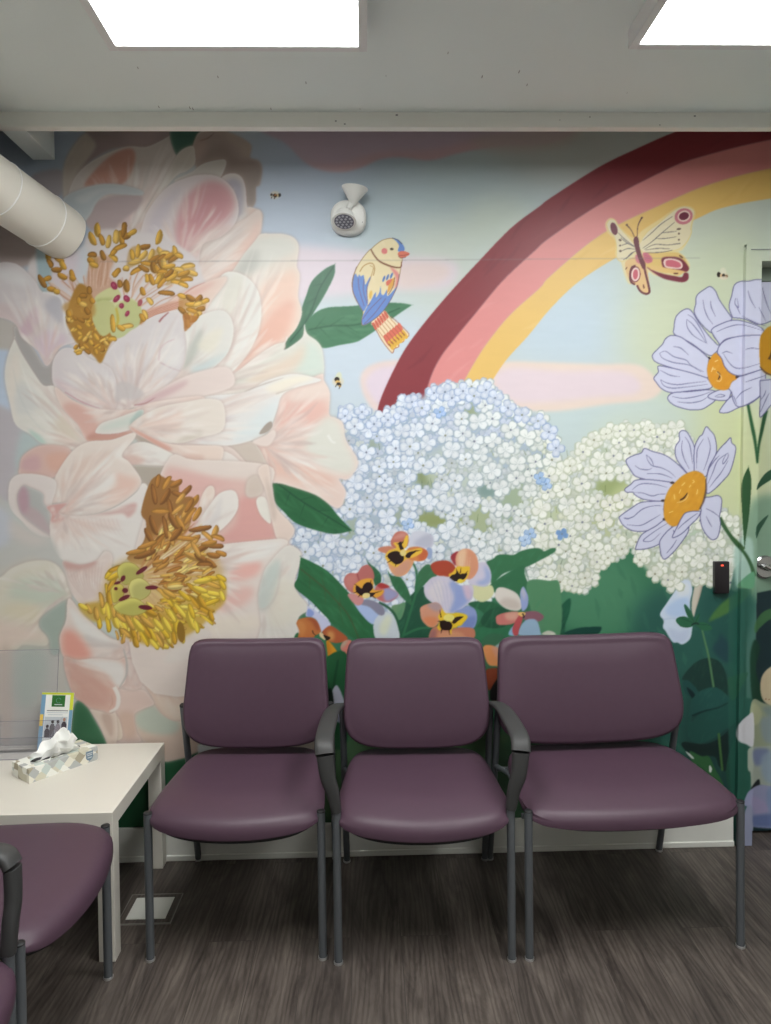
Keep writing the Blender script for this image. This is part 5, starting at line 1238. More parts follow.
M_['duct'] = bumpy(mat('duct jacket', (222, 218, 208), .5), 120, .08, .0008, colvar=.02)
M_['trimw'] = mat('fixture frame', (226, 226, 226), .5)
M_['plastic'] = mat('white plastic', (222, 222, 218), .4)
M_['bright'] = mat('white tape seam', (246, 246, 244), .5)
M_['lens'] = mat('grey lens', (104, 104, 116), .2, spec=.8)
M_['led'] = mat('led dot', (168, 170, 180), .3)
M_['reader'] = mat('black reader', (26, 22, 26), .35)
M_['tissue'] = bumpy(mat('tissue', (240, 240, 236), .9), 60, .4, .002)
M_['chrome'] = mat('satin chrome', (190, 190, 190), .22, 1.0)
M_['silver'] = bumpy(mat('brushed plate', (206, 206, 198), .45, .1), 80, .05)
M_['rimm'] = mat('worn metal rim', (128, 124, 118), .5)
M_['scuff'] = mat('scuff', (150, 150, 148), .8)
M_['stop'] = mat('door stop paint', (112, 124, 112), .6)
M_['dark'] = mat('dark gap', (30, 30, 32), .8)
M_['paper'] = mat('leaflet paper', (236, 236, 232), .5)
M_['outletgrey'] = mat('outlet face', (200, 206, 210), .4)
for nm, c in (('lgreen', (40, 104, 40)), ('lblue', (120, 160, 190)), ('lyellow', (206, 214, 60)), ('ink', (60, 60, 62)), ('hair', (50, 40, 40)), ('skin', (176, 136, 116)),
              ('cloth1', (70, 62, 70)), ('cloth2', (150, 140, 146)), ('cloth3', (96, 90, 96)), ('shield', (110, 130, 146)), ('inkl', (196, 202, 206)), ('teal', (90, 140, 130)), ('amber', (226, 190, 90))):
    M_[nm] = mat('print '+nm, c, .5)
m = bpy.data.materials.new('red indicator'); m.use_nodes = True
b = m.node_tree.nodes['Principled BSDF']; b.inputs['Base Color'].default_value = (.8, .05, .03, 1)
b.inputs['Emission Color'].default_value = (1, .12, .06, 1); b.inputs['Emission Strength'].default_value = 1.0; M_['red'] = m
m = bpy.data.materials.new('lit diffuser'); m.use_nodes = True
b = m.node_tree.nodes['Principled BSDF']; b.inputs['Base Color'].default_value = (.9, .9, .9, 1)
b.inputs['Emission Color'].default_value = (.985, 1, .985, 1); b.inputs['Emission Strength'].default_value = LIGHT; M_['lamp'] = m
m = mat('clear acrylic', (250, 250, 252), .04); b = m.node_tree.nodes['Principled BSDF']
tp = N(m, 'ShaderNodeBsdfTransparent'); tp.inputs[0].default_value = (.975, .975, .985, 1); mxs = N(m, 'ShaderNodeMixShader')
mxs.inputs[0].default_value = .035; L(m, tp.outputs[0], mxs.inputs[1]); L(m, b.outputs[0], mxs.inputs[2])
L(m, mxs.outputs[0], m.node_tree.nodes['Material Output'].inputs['Surface']); M_['acrylic'] = m
m = mat('acrylic edge', (150, 148, 160), .2); b = m.node_tree.nodes['Principled BSDF']
b.inputs['Transmission Weight'].default_value = .4; M_['edge'] = m

# mural paint: colour laid on the surface vertices by the painter
m = bpy.data.materials.new('mural paint'); m.use_nodes = True
b = m.node_tree.nodes['Principled BSDF']; b.inputs['Roughness'].default_value = .42; b.inputs['Specular IOR Level'].default_value = .35
a = N(m, 'ShaderNodeAttribute', attribute_name='paint'); L(m, a.outputs['Color'], b.inputs['Base Color'])
tc = N(m, 'ShaderNodeTexCoord'); nz = N(m, 'ShaderNodeTexNoise'); nz.inputs['Scale'].default_value = 260; nz.inputs['Detail'].default_value = 3
bp = N(m, 'ShaderNodeBump'); bp.inputs['Strength'].default_value = .12; bp.inputs['Distance'].default_value = .001
L(m, tc.outputs['Object'], nz.inputs['Vector']); L(m, nz.outputs['Fac'], bp.inputs['Height']); L(m, bp.outputs[0], b.inputs['Normal'])
M_['mural'] = m

# floor: grey-brown vinyl planks running away from the viewer
m = bpy.data.materials.new('vinyl planks'); m.use_nodes = True; b = m.node_tree.nodes['Principled BSDF']
tc = N(m, 'ShaderNodeTexCoord'); rot = N(m, 'ShaderNodeMapping'); rot.inputs['Rotation'].default_value = (0, 0, PI/2)
rot.inputs['Location'].default_value = (.72, .06, 0)
L(m, tc.outputs['Object'], rot.inputs['Vector'])
br = N(m, 'ShaderNodeTexBrick'); br.offset = .37; br.squash = 1
for k, v in (('Scale', 1.0), ('Mortar Size', .0012), ('Mortar Smooth', .3), ('Bias', 0.0), ('Brick Width', 1.22), ('Row Height', .152)): br.inputs[k].default_value = v
br.inputs['Color1'].default_value = (0, 0, 0, 1); br.inputs['Color2'].default_value = (1, 1, 1, 1); br.inputs['Mortar'].default_value = (.5, .5, .5, 1)
L(m, rot.outputs[0], br.inputs['Vector'])
# each plank shifts the grain
sc = N(m, 'ShaderNodeVectorMath', operation='SCALE'); sc.inputs['Scale'].default_value = 7.0
L(m, br.outputs['Color'], sc.inputs[0])
ad = N(m, 'ShaderNodeVectorMath', operation='ADD'); L(m, rot.outputs[0], ad.inputs[0]); L(m, sc.outputs[0], ad.inputs[1])
g1m = N(m, 'ShaderNodeMapping'); g1m.inputs['Scale'].default_value = (1.1, 6, 1); L(m, ad.outputs[0], g1m.inputs['Vector'])
g1 = N(m, 'ShaderNodeTexNoise'); g1.inputs['Scale'].default_value = 2.2; g1.inputs['Detail'].default_value = 8; g1.inputs['Roughness'].default_value = .62; g1.inputs['Distortion'].default_value = 1.1
L(m, g1m.outputs[0], g1.inputs['Vector'])
g2m = N(m, 'ShaderNodeMapping'); g2m.inputs['Scale'].default_value = (.8, 6, 1); L(m, ad.outputs[0], g2m.inputs['Vector'])
g2 = N(m, 'ShaderNodeTexWave', wave_type='RINGS', rings_direction='Z'); g2.inputs['Scale'].default_value = 3.2; g2.inputs['Distortion'].default_value = 11; g2.inputs['Detail'].default_value = 4; g2.inputs['Detail Scale'].default_value = 1.1
L(m, g2m.outputs[0], g2.inputs['Vector'])
g3m = N(m, 'ShaderNodeMapping'); g3m.inputs['Scale'].default_value = (8, 110, 1); L(m, ad.outputs[0], g3m.inputs['Vector'])
g3 = N(m, 'ShaderNodeTexNoise'); g3.inputs['Scale'].default_value = 2; g3.inputs['Detail'].default_value = 4; L(m, g3m.outputs[0], g3.inputs['Vector'])
cr = N(m, 'ShaderNodeValToRGB'); e = cr.color_ramp.elements
e[0].position = .30; e[0].color = lin((52, 45, 42)); e[1].position = .76; e[1].color = lin((110, 101, 94))
x = e.new(.5); x.color = lin((82, 74, 69))
L(m, g1.outputs['Fac'], cr.inputs['Fac'])
mx = N(m, 'ShaderNodeMix', data_type='RGBA', blend_type='MULTIPLY'); mx.inputs['Factor'].default_value = .62
cr2 = N(m, 'ShaderNodeValToRGB'); cr2.color_ramp.elements[0].color = (.62, .6, .58, 1); cr2.color_ramp.elements[1].color = (1.1, 1.1, 1.1, 1)
cr2.color_ramp.elements[0].position = .1; cr2.color_ramp.elements[1].position = .7
L(m, g2.outputs['Fac'], cr2.inputs['Fac']); L(m, cr.outputs[0], mx.inputs['A']); L(m, cr2.outputs[0], mx.inputs['B'])
mx3 = N(m, 'ShaderNodeMix', data_type='RGBA', blend_type='MULTIPLY'); mx3.inputs['Factor'].default_value = .18
cr3 = N(m, 'ShaderNodeValToRGB'); cr3.color_ramp.elements[0].color = (.6, .58, .56, 1); cr3.color_ramp.elements[1].color = (1.15, 1.15, 1.15, 1)
cr3.color_ramp.elements[0].position = .32; cr3.color_ramp.elements[1].position = .66
L(m, g3.outputs['Fac'], cr3.inputs['Fac']); L(m, mx.outputs['Result'], mx3.inputs['A']); L(m, cr3.outputs[0], mx3.inputs['B'])
mx2 = N(m, 'ShaderNodeMix', data_type='RGBA', blend_type='MULTIPLY'); mx2.inputs['Factor'].default_value = .35
cr4 = N(m, 'ShaderNodeValToRGB'); cr4.color_ramp.elements[0].color = (.66, .66, .67, 1); cr4.color_ramp.elements[1].color = (1.12, 1.1, 1.08, 1)
L(m, br.outputs['Color'], cr4.inputs['Fac']); L(m, mx3.outputs['Result'], mx2.inputs['A']); L(m, cr4.outputs[0], mx2.inputs['B'])
mo = N(m, 'ShaderNodeMix', data_type='RGBA'); mo.inputs['B'].default_value = lin((62, 56, 53))
L(m, br.outputs['Fac'], mo.inputs['Factor']); L(m, mx2.outputs['Result'], mo.inputs['A']); L(m, mo.outputs['Result'], b.inputs['Base Color'])
b.inputs['Roughness'].default_value = .5
bp = N(m, 'ShaderNodeBump'); bp.inputs['Strength'].default_value = .25; bp.inputs['Distance'].default_value = .0015
L(m, g3.outputs['Fac'], bp.inputs['Height']); L(m, bp.outputs[0], b.inputs['Normal'])
M_['floor'] = m

# tissue box print: pale diamonds
m = mat('diamond print', (220, 220, 210), .45); b = m.node_tree.nodes['Principled BSDF']
tc = N(m, 'ShaderNodeTexCoord'); mp = N(m, 'ShaderNodeMapping'); mp.inputs['Rotation'].default_value = (0, PI/4, .2); mp.inputs['Scale'].default_value = (36, 36, 36)
L(m, tc.outputs['Object'], mp.inputs['Vector'])
vo = N(m, 'ShaderNodeTexVoronoi', distance='CHEBYCHEV'); vo.inputs['Scale'].default_value = 1.0; vo.inputs['Randomness'].default_value = .35
L(m, mp.outputs[0], vo.inputs['Vector'])
sx = N(m, 'ShaderNodeSeparateColor'); L(m, vo.outputs['Color'], sx.inputs[0])
cr = N(m, 'ShaderNodeValToRGB'); cr.color_ramp.interpolation = 'CONSTANT'; e = cr.color_ramp.elements
e[0].position = 0; e[0].color = lin((236, 236, 228)); e[1].position = .3; e[1].color = lin((206, 202, 182))
for p, c in ((.45, (176, 178, 176)), (.6, (226, 222, 208)), (.75, (166, 158, 136)), (.88, (196, 206, 200))):
    x = e.new(p); x.color = lin(c)
L(m, sx.outputs[0], cr.inputs['Fac']); L(m, cr.outputs[0], b.inputs['Base Color']); M_['diamond'] = m

# ------------------------------------------------------------------ mesh helpers
def link(name, me, mats, parent=None, smooth=True, loc=None):
    o = bpy.data.objects.new(name, me); COL.objects.link(o)
    for mm in (mats if isinstance(mats, (list, tuple)) else [mats]): me.materials.append(mm)
    if smooth:
        for p in me.polygons: p.use_smooth = True
    if parent is not None: o.parent = parent
    if loc is not None: o.location = loc
    return o

def from_bm(name, bm, mats, parent=None, smooth=True, angle=None):
    bmesh.ops.recalc_face_normals(bm, faces=bm.faces)
    me = bpy.data.meshes.new(name); bm.to_mesh(me); bm.free()
    o = link(name, me, mats, parent, smooth)
    if smooth and angle is None: angle = 40
    if smooth: me.set_sharp_from_angle(angle=math.radians(angle))
    return o

def add_box(bm, x0, x1, y0, y1, z0, z1, bev=0.0, seg=2, M=None):
    r = bmesh.ops.create_cube(bm, size=1.0); vs = r['verts']
    for v in vs:
        v.co = Vector(((x0+x1)/2+v.co.x*(x1-x0), (y0+y1)/2+v.co.y*(y1-y0), (z0+z1)/2+v.co.z*(z1-z0)))
    if bev > 0:
        es = list({e for v in vs for e in v.link_edges})
        r2 = bmesh.ops.bevel(bm, geom=es, offset=bev, segments=seg, affect='EDGES', profile=.5)
        vs = list({v for f in r2['faces'] for v in f.verts} | {v for v in vs if v.is_valid})
    if M is not None:
        for v in vs: v.co = M @ v.co
    return vs

def tube(bm, pts, rad, seg=14, caps=True):
    """round tube through pts; rad is one radius or a list"""
    pts = [Vector(p) for p in pts]; n = len(pts)
    rad = rad if isinstance(rad, (list, tuple)) else [rad]*n
    rings = []; prev = None
    for i, p in enumerate(pts):
        t = (pts[min(i+1, n-1)]-pts[max(i-1, 0)]).normalized()
        if prev is None:
            a = Vector((1, 0, 0)) if abs(t.x) < .9 else Vector((0, 1, 0)); u = t.cross(a).normalized()
        else: u = (prev-t*prev.dot(t)).normalized()
        prev = u; w = t.cross(u)
        rings.append([bm.verts.new(p+(u*math.cos(2*PI*k/seg)+w*math.sin(2*PI*k/seg))*rad[i]) for k in range(seg)])
    for a, b_ in zip(rings, rings[1:]):
        for k in range(seg): bm.faces.new((a[k], a[(k+1) % seg], b_[(k+1) % seg], b_[k]))
    if caps:
        bm.faces.new(rings[0][::-1]); bm.faces.new(rings[-1])

def sweep(bm, pts, wid, thk, side, seg=12, power=3.0):
    """flattened section swept along pts; side = width direction"""
    pts = [Vector(p) for p in pts]; n = len(pts); rings = []
    for i, p in enumerate(pts):
        t = (pts[min(i+1, n-1)]-pts[max(i-1, 0)]).normalized()
        s = Vector(side); s = (s-t*s.dot(t)).normalized(); w = t.cross(s)
        ring = []
        for k in range(seg):
            a = 2*PI*k/seg; c, q = math.cos(a), math.sin(a)
            c = math.copysign(abs(c)**(2/power), c); q = math.copysign(abs(q)**(2/power), q)
            ring.append(bm.verts.new(p+s*c*wid[i]/2+w*q*thk[i]/2))
        rings.append(ring)
    for a, b_ in zip(rings, rings[1:]):
        for k in range(seg): bm.faces.new((a[k], a[(k+1) % seg], b_[(k+1) % seg], b_[k]))
    bm.faces.new(rings[0][::-1]); bm.faces.new(rings[-1])

def smoothpath(p, n=5):
    return [tuple(q) for q in spline(np.array(p, float), False, n)]

def empty(name, loc=(0, 0, 0), rz=0.0):
    o = bpy.data.objects.new(name, None); COL.objects.link(o); o.location = loc; o.rotation_euler = (0, 0, rz); o.empty_display_size = .1
    return o

def tag(o, label=None, cat=None, group=None, kind=None):
    if label: o['label'] = label
    if cat: o['category'] = cat
    if group: o['group'] = group
    if kind: o['kind'] = kind
    return o

def struct(name, bm, mats, label=None, cat=None, smooth=False):
    o = from_bm(name, bm, mats, None, smooth); return tag(o, label, cat, kind='structure')

# ------------------------------------------------------------------ painted surfaces
def paint_grid(verts_co):
    X, Y = proj(verts_co)
    c = sample(X, Y); g = c.mean(1, keepdims=True); c = np.clip(g+(c-g)*.93, 0, 1)
    return np.where(c <= .04045, c/12.92, ((c+.055)/1.055)**2.4)*ALB

def grid_surface(rects):
    """rects of (origin, u vec, v vec, nu, nv); all in one mesh with a paint attribute"""
    V = []; Fq = []; base = 0
    for o, u, v, nu, nv in rects:
        o, u, v = map(np.array, (o, u, v))
        s, t = np.meshgrid(np.linspace(0, 1, nu+1), np.linspace(0, 1, nv+1))
        V.append(o+s.ravel()[:, None]*u+t.ravel()[:, None]*v)
        idx = np.arange((nu+1)*(nv+1)).reshape(nv+1, nu+1)+base
        Fq.append(np.stack([idx[:-1, :-1], idx[:-1, 1:], idx[1:, 1:], idx[1:, :-1]], -1).reshape(-1, 4))
        base += (nu+1)*(nv+1)
    return np.concatenate(V), np.concatenate(Fq)

LEAN = .019
def painted(name, rects, parent=None, lean=False):
    V, F = grid_surface(rects)
    if lean: V[:, 0] += LEAN*(V[:, 2]-1.13)
    me = bpy.data.meshes.new(name)
    me.vertices.add(len(V)); me.vertices.foreach_set('co', V.astype(np.float32).ravel())
    me.loops.add(F.size); me.loops.foreach_set('vertex_index', F.astype(np.int32).ravel())
    me.polygons.add(len(F)); me.polygons.foreach_set('loop_start', (np.arange(len(F))*4).astype(np.int32))
    try: me.polygons.foreach_set('loop_total', np.full(len(F), 4, np.int32))
    except Exception: pass
    me.update(calc_edges=True); me.validate()
    at = me.attributes.new('paint', 'FLOAT_COLOR', 'POINT')
    c = np.ones((len(V), 4), np.float32); c[:, :3] = paint_grid(V)
    at.data.foreach_set('color', c.ravel())
    return link(name, me, M_['mural'], parent, smooth=False)

XL, XR, YB = -1.49, 2.75, -5.6
ZT = 2.97                                # top of the recess behind the beam
BY = -.27                                # front face of the beam
ZB = float(at_y(385, 131.8, BY+.035)[2]); ZC = float(at_y(385, 112, BY)[2])
DX0, DX1 = float(at_y(755.0, 560, 0)[0]), None
CX0 = float(at_y(738.5, 560, 0)[0])      # outer edge of the door casing
DX1 = DX0+.92
DZ1 = float(at_y(762, 262, 0)[2]); CZ1 = float(at_y(745, 246, 0)[2])
STEP = .0031
def n_(d): return max(1, int(round(d/STEP)))
o = painted('wall_back', [((XL, 0, 0), (CX0-XL, 0, 0), (0, 0, ZT), n_(CX0-XL), n_(ZT)), ((CX0, 0, 0), (.034, 0, 0), (0, 0, CZ1), 11, 700),
                          ((CX0, 0, CZ1), (.28, 0, 0), (0, 0, ZT-CZ1), n_(.28), n_(ZT-CZ1)),
                          ((CX0+.28, 0, CZ1), (XR-CX0-.28, 0, 0), (0, 0, ZT-CZ1), 260, 160),
                          ((DX1+.06, 0, 0), (XR-DX1-.06, 0, 0), (0, 0, CZ1), 60, 400)])
tag(o, 'wall painted with giant peonies, a rainbow, hydrangeas, a bird, a butterfly and daisies', 'wall', kind='structure')

# door casing, painted over with the mural
def slab(x0, x1, z0, z1, yf, yb, nx, nz):
    """front face and both sides of a board on the wall"""
    return [((x0, yf, z0), (x1-x0, 0, 0), (0, 0, z1-z0), nx, nz), ((x0, yb, z0), (0, yf-yb, 0), (0, 0, z1-z0), 3, nz), ((x1, yf, z0), (0, yb-yf, 0), (0, 0, z1-z0), 6, nz)]
R_ = slab(CX0, CX0+.018, 0.0, CZ1-.018, -.022, 0, 6, 620)+slab(CX0+.018, DX0, 0.0, DZ1+.0, -.014, .10, 14, 600)
R_ += [((CX0+.018, -.014, DZ1), (.25, 0, 0), (0, 0, CZ1-.018-DZ1), 60, 10), ((CX0, -.022, CZ1-.018), (.268, 0, 0), (0, 0, .018), 60, 5), ((CX0, 0, CZ1), (1.05, 0, 0), (0, -.022, 0), 80, 3),
       ((CX0+.268, -.014, DZ1), (DX1-CX0-.268+.06, 0, 0), (0, 0, CZ1-DZ1), 30, 6), ((DX0, -.014, DZ1), (DX1-DX0, 0, 0), (0, .114, 0), 60, 6),
       ((DX1, -.014, 0), (.06, 0, 0), (0, 0, DZ1), 6, 60), ((DX1, .1, 0), (0, -.114, 0), (0, 0, DZ1), 6, 60)]
o = painted('trim_1', R_, lean=True); tag(o, 'painted door frame at the right end of the mural', 'door frame', kind='structure')
# door leaf set back in the frame
DY = .075
DTOP = float(at_y(765, 282, DY)[2]); DBOT = .012
o = painted('door_1', [((DX0, DY, DBOT), (.26, 0, 0), (0, 0, DTOP-DBOT), 72, 600), ((DX0+.26, DY, DBOT), (DX1-DX0-.26, 0, 0), (0, 0, DTOP-DBOT), 160, 500), ((DX0, DY, DBOT), (DX1-DX0, 0, 0), (0, .04, 0), 40, 2), ((DX0, DY, DTOP), (DX1-DX0, 0, 0), (0, .04, 0), 40, 2)], lean=True)
tag(o, 'painted door set back in its frame, with a round chrome handle', 'door', kind='structure')
door = o
hp = at_y(761.5, 567, DY)
bm = bmesh.new()
tube(bm, [(hp[0]+.012, DY, hp[2]), (hp[0]+.012, DY-.006, hp[2]), (hp[0]+.012, DY-.012, hp[2])], [.047, .047, .040], 28)
tube(bm, [(hp[0]+.012, DY-.010, hp[2]), (hp[0]+.012, DY-.045, hp[2])], [.014, .012], 16)
tube(bm, smoothpath([(hp[0]-.012, DY-.044, hp[2]+.012), (hp[0]+.012, DY-.047, hp[2]), (hp[0]+.05, DY-.047, hp[2]-.004), (hp[0]+.12, DY-.046, hp[2]-.004)]), .0095, 12)
h = from_bm('door_handle', bm, M_['chrome'], door); h['label'] = 'round chrome handle plate with a lever'
bm = bmesh.new(); add_box(bm, DX0, DX1, .115, .13, 0, DZ1); add_box(bm, DX0, DX1, DY+.002, .115, DTOP+.004, DZ1)
struct('trim_2', bm, M_['stop'], 'dark closer gap above the painted door', 'door stop')

# floor, ceiling, other walls
bm = bmesh.new(); add_box(bm, XL-.1, XR+.1, YB-.1, .2, -.06, 0); struct('floor', bm, M_['floor'], 'grey-brown wood-look vinyl plank floor', 'floor')
bm = bmesh.new(); add_box(bm, XL-.1, XR+.1, YB-.1, BY+.001, ZC, ZC+.3); struct('ceiling', bm, M_['ceil'], 'smooth grey-white ceiling with small scuffs', 'ceiling')
bm = bmesh.new(); add_box(bm, XL-.1, XR+.1, BY, .1, ZT, ZT+.1); struct('ceiling_recess', bm, M_['ceil'], 'higher ceiling of the recess between beam and mural wall', 'ceiling')
bm = bmesh.new(); add_box(bm, XL-.1, XR+.1, BY, BY+.035, ZB, ZT+.001, .003); struct('beam', bm, M_['beam'], 'long pale beam across the ceiling above the mural', 'beam')
bm = bmesh.new(); add_box(bm, XL-.1, XL, YB, .1, 0, ZT); struct('wall_left', bm, M_['wallp'], 'plain pale wall behind the side row of chairs', 'wall')
bm = bmesh.new(); add_box(bm, XR, XR+.1, YB, .1, 0, ZT); struct('wall_right', bm, M_['wallp'], 'plain pale wall beyond the painted door', 'wall')
bm = bmesh.new(); add_box(bm, XL-.1, XR+.1, YB-.1, YB, 0, ZT); struct('wall_front', bm, M_['wallp'], 'plain pale wall behind the viewer', 'wall')
# baseboard with a small cap bead
bx1 = float(at_y(733.5, 845, -.012)[0]); bz = .128
bm = bmesh.new(); add_box(bm, XL, bx1, -.013, 0, 0, bz, .002); add_box(bm, XL, bx1, -.02, -.012, 0, .022, .003)
struct('baseboard_back', bm, M_['base'], 'white baseboard along the foot of the mural wall', 'baseboard')
bm = bmesh.new(); add_box(bm, XL, XL+.013, YB, -.02, 0, bz, .002); struct('baseboard_left', bm, M_['base'], 'white baseboard along the left wall', 'baseboard')

# joist seen in the recess at the top left
j0 = at_y(33, 160, 0); j1 = at_y(55, 160, 0)
bm = bmesh.new(); add_box(bm, j0[0], j1[0], BY+.035, 0, j0[2], ZT, .002)
struct('joist', bm, M_['ceil'], 'short pale joist running from the beam to the mural wall, top left', 'joist')

# round duct coming out of the mural wall
c = at_y(59, 231, 0); ax = Vector((-.436, -1, .267)).normalized(); R0 = .101
bm = bmesh.new(); pts = []; rad = []
t = -.03
rings = [.075, .27, .47, .67, .88, 1.08, 1.28]
while t < 1.62:
    pts.append(Vector(c)+ax*t); rad.append(R0); t += .02
tube(bm, pts, rad, 40)
duct = empty('ventilation_duct', tuple(c)); tag(duct, 'white round ventilation duct running out of the wall above the upper peony', 'duct')
o = from_bm('pipe', bm, M_['duct'], duct); o.matrix_parent_inverse = Matrix.Translation(-Vector(c))
for r_ in rings:
    bm = bmesh.new(); u = ax.cross(Vector((0, 0, 1))).normalized(); w = ax.cross(u)
    tilt = .10
    ring = []
    for k in range(41):
        a = 2*PI*k/40; ring.append(Vector(c)+ax*(r_+tilt*R0*math.cos(a+.6))+(u*math.cos(a)+w*math.sin(a))*(R0+.0008))
    tube(bm, ring, .0022, 6, False)
    o = from_bm('seam', bm, M_['bright'], duct); o.matrix_parent_inverse = Matrix.Translation(-Vector(c))

# ------------------------------------------------------------------ ceiling lights
def light_fixture(x0, x1, y0, y1, label):
    zb = ZB-.003; e = empty('ceiling_light', ((x0+x1)/2, (y0+y1)/2, ZC)); T = Matrix.Translation(-Vector(e.location))
    tag(e, label, 'ceiling light', 'square-edged ceiling lights')
    w = .024
    bm = bmesh.new()
    for a in ((x0, x0+w, y0, y1), (x1-w, x1, y0, y1), (x0+w, x1-w, y0, y0+w), (x0+w, x1-w, y1-w, y1)):
        add_box(bm, a[0], a[1], a[2], a[3], zb, ZC, .0015)
    o = from_bm('frame', bm, M_['trimw'], e, smooth=False); o.matrix_parent_inverse = T
    bm = bmesh.new(); add_box(bm, x0+w, x1-w, y0+w, y1-w, zb+.004, zb+.010)
    o = from_bm('diffuser', bm, M_['lamp'], e, smooth=False); o.matrix_parent_inverse = T
a = at_z(110.5, 51, ZB); b2 = at_z(367, 50, ZB); c2 = at_z(628, 48.5, ZB)
yf = float((a[1]+b2[1])/2); Wp = float(b2[0]-a[0])
LP = 1.22
light_fixture(float(a[0]), float(b2[0]), yf-LP, yf, 'lit ceiling light nearest the mural, left of the pair over the chairs')
light_fixture(float(c2[0]), float(c2[0])+Wp, float(c2[1])-LP, float(c2[1]), 'lit ceiling light cut by the right edge of the photo, beyond the first one')
light_fixture(float(c2[0]), float(c2[0])+Wp, float(c2[1])-LP-2.3, float(c2[1])-2.3, 'lit ceiling light behind the viewer')

# ------------------------------------------------------------------ chairs
def seat_mesh(hw, pan=False):
    """upholstered seat pad, local coords, front is -y"""
    bm = bmesh.new()
    n = 112; yr, yfm = .20, -.300
    hb = hw-.030
    def outline(k):
        a = 2*PI*k/n; c, s = math.cos(a), math.sin(a)
        p = 5.0 if s > 0 else 8.5
        r_ = (abs(c)**p+abs(s)**p)**(-1/p); cx_, sy = c*r_, s*r_
        y = (yr+yfm)/2+sy*(yr-yfm)/2
        t = (y-yfm)/(yr-yfm)
        x = cx_*(hw+.016-(hw-hb+.014)*max(0, t)**1.2)
        if sy < 0: y -= (.042 if hw < .3 else .024)*(1-(x/hw)**2)*(-sy)
        return x, y
    O = [outline(k) for k in range(n)]; cx0, cy0 = 0, (yr+yfm)/2
    prof = [(.90, .412), (.965, .415), (.992, .425), (1.0, .438), (1.0, .450), (.990, .464), (.965, .475), (.92, .481), (.87, .483), (.82, .484), (.74, .4848), (.65, .485), (.58, .485), (.52, .4848), (.45, .484), (.38, .484), (.3, .4835), (.22, .483), (.14, .483), (.07, .483)]
    if pan: prof = [(.80, .384), (.88, .386), (.925, .396), (.93, .412), (.6, .414)]
    rings = []
    for s, z in prof:
        ring = []
        for x, y in O:
            X, Y = cx0+(x-cx0)*s, cy0+(y-cy0)*s
            drop = max(0, (-Y-.14))**2*.9
            dish = -.006*math.exp(-((X/hw)**2+(Y/.2)**2)*1.5)
            zz = z-(drop if z > .43 else drop*.9)+(dish if z > .478 else 0)
            if z <= .436: zz = z-drop*.55+(.014 if hw > .3 else .003)
            cn = (abs(X)/hw)**4*max(0, min(1, (.05-Y)/.3))
            zz += cn*(.022 if z <= .436 else (.006 if z <= .45 else -.008))
            ring.append(bm.verts.new((X, Y, zz)))
        rings.append(ring)
    for a, b_ in zip(rings, rings[1:]):
        for k in range(n): bm.faces.new((a[k], a[(k+1) % n], b_[(k+1) % n], b_[k]))
    bm.faces.new(rings[0][::-1])
    cv = bm.verts.new((cx0, cy0, .4772))
    for k in range(n): bm.faces.new((rings[-1][k], rings[-1][(k+1) % n], cv))
    return bm

def back_mesh(hw, zlo=.503, zhi=.884):
    """upholstered backrest: rounded panel, gently dished, leaning back"""
    bm = bmesh.new(); n = 112
    zc, hz = (zlo+zhi)/2, (zhi-zlo)/2
    def outline(k):
        a = 2*PI*k/n; c, s = math.cos(a), math.sin(a); p = 11.0 if s > 0 else 5.2
        r_ = (abs(c)**p+abs(s)**p)**(-1/p); x, z = c*r_, s*r_
        w = hw*(1.012-.062*max(0, z+.3)/1.3-.045*max(0, -z)**3)
        X = x*w; Z = zc+z*hz
        if z > 0: Z -= .009*(1-(X/hw)**2)
        else: Z += .016*((X/hw)**2)*(-z)
        return X, Z
    O = [outline(k) for k in range(n)]
    def yc(X, Z):
        return .135+(Z-.5)*.17-.020*(X/hw)**2*0-.022*(abs(X)/hw)**2.2-.014*math.cos((Z-.60)*6)
    prof = [(.86, .020), (.96, .018), (.993, .008), (1, -.006), (.996, -.018), (.978, -.028), (.95, -.031), (.93, -.0305), (.90, -.033), (.7, -.036), (.45, -.037), (.2, -.037)]
    rings = []
    for s, dy in prof:
        rings.append([bm.verts.new((x*s if s > .93 else x*s, yc(x*s, zc+(z-zc)*s)+dy, zc+(z-zc)*(1-(1-s)*hw/hz if s > .8 else s))) for x, z in O])
    for a, b_ in zip(rings, rings[1:]):
        for k in range(n): bm.faces.new((a[k], a[(k+1) % n], b_[(k+1) % n], b_[k]))
    bm.faces.new(rings[0][::-1])
    cv = bm.verts.new((0, yc(0, zc)-.037, zc))
    for k in range(n): bm.faces.new((rings[-1][k], rings[-1][(k+1) % n], cv))
    return bm

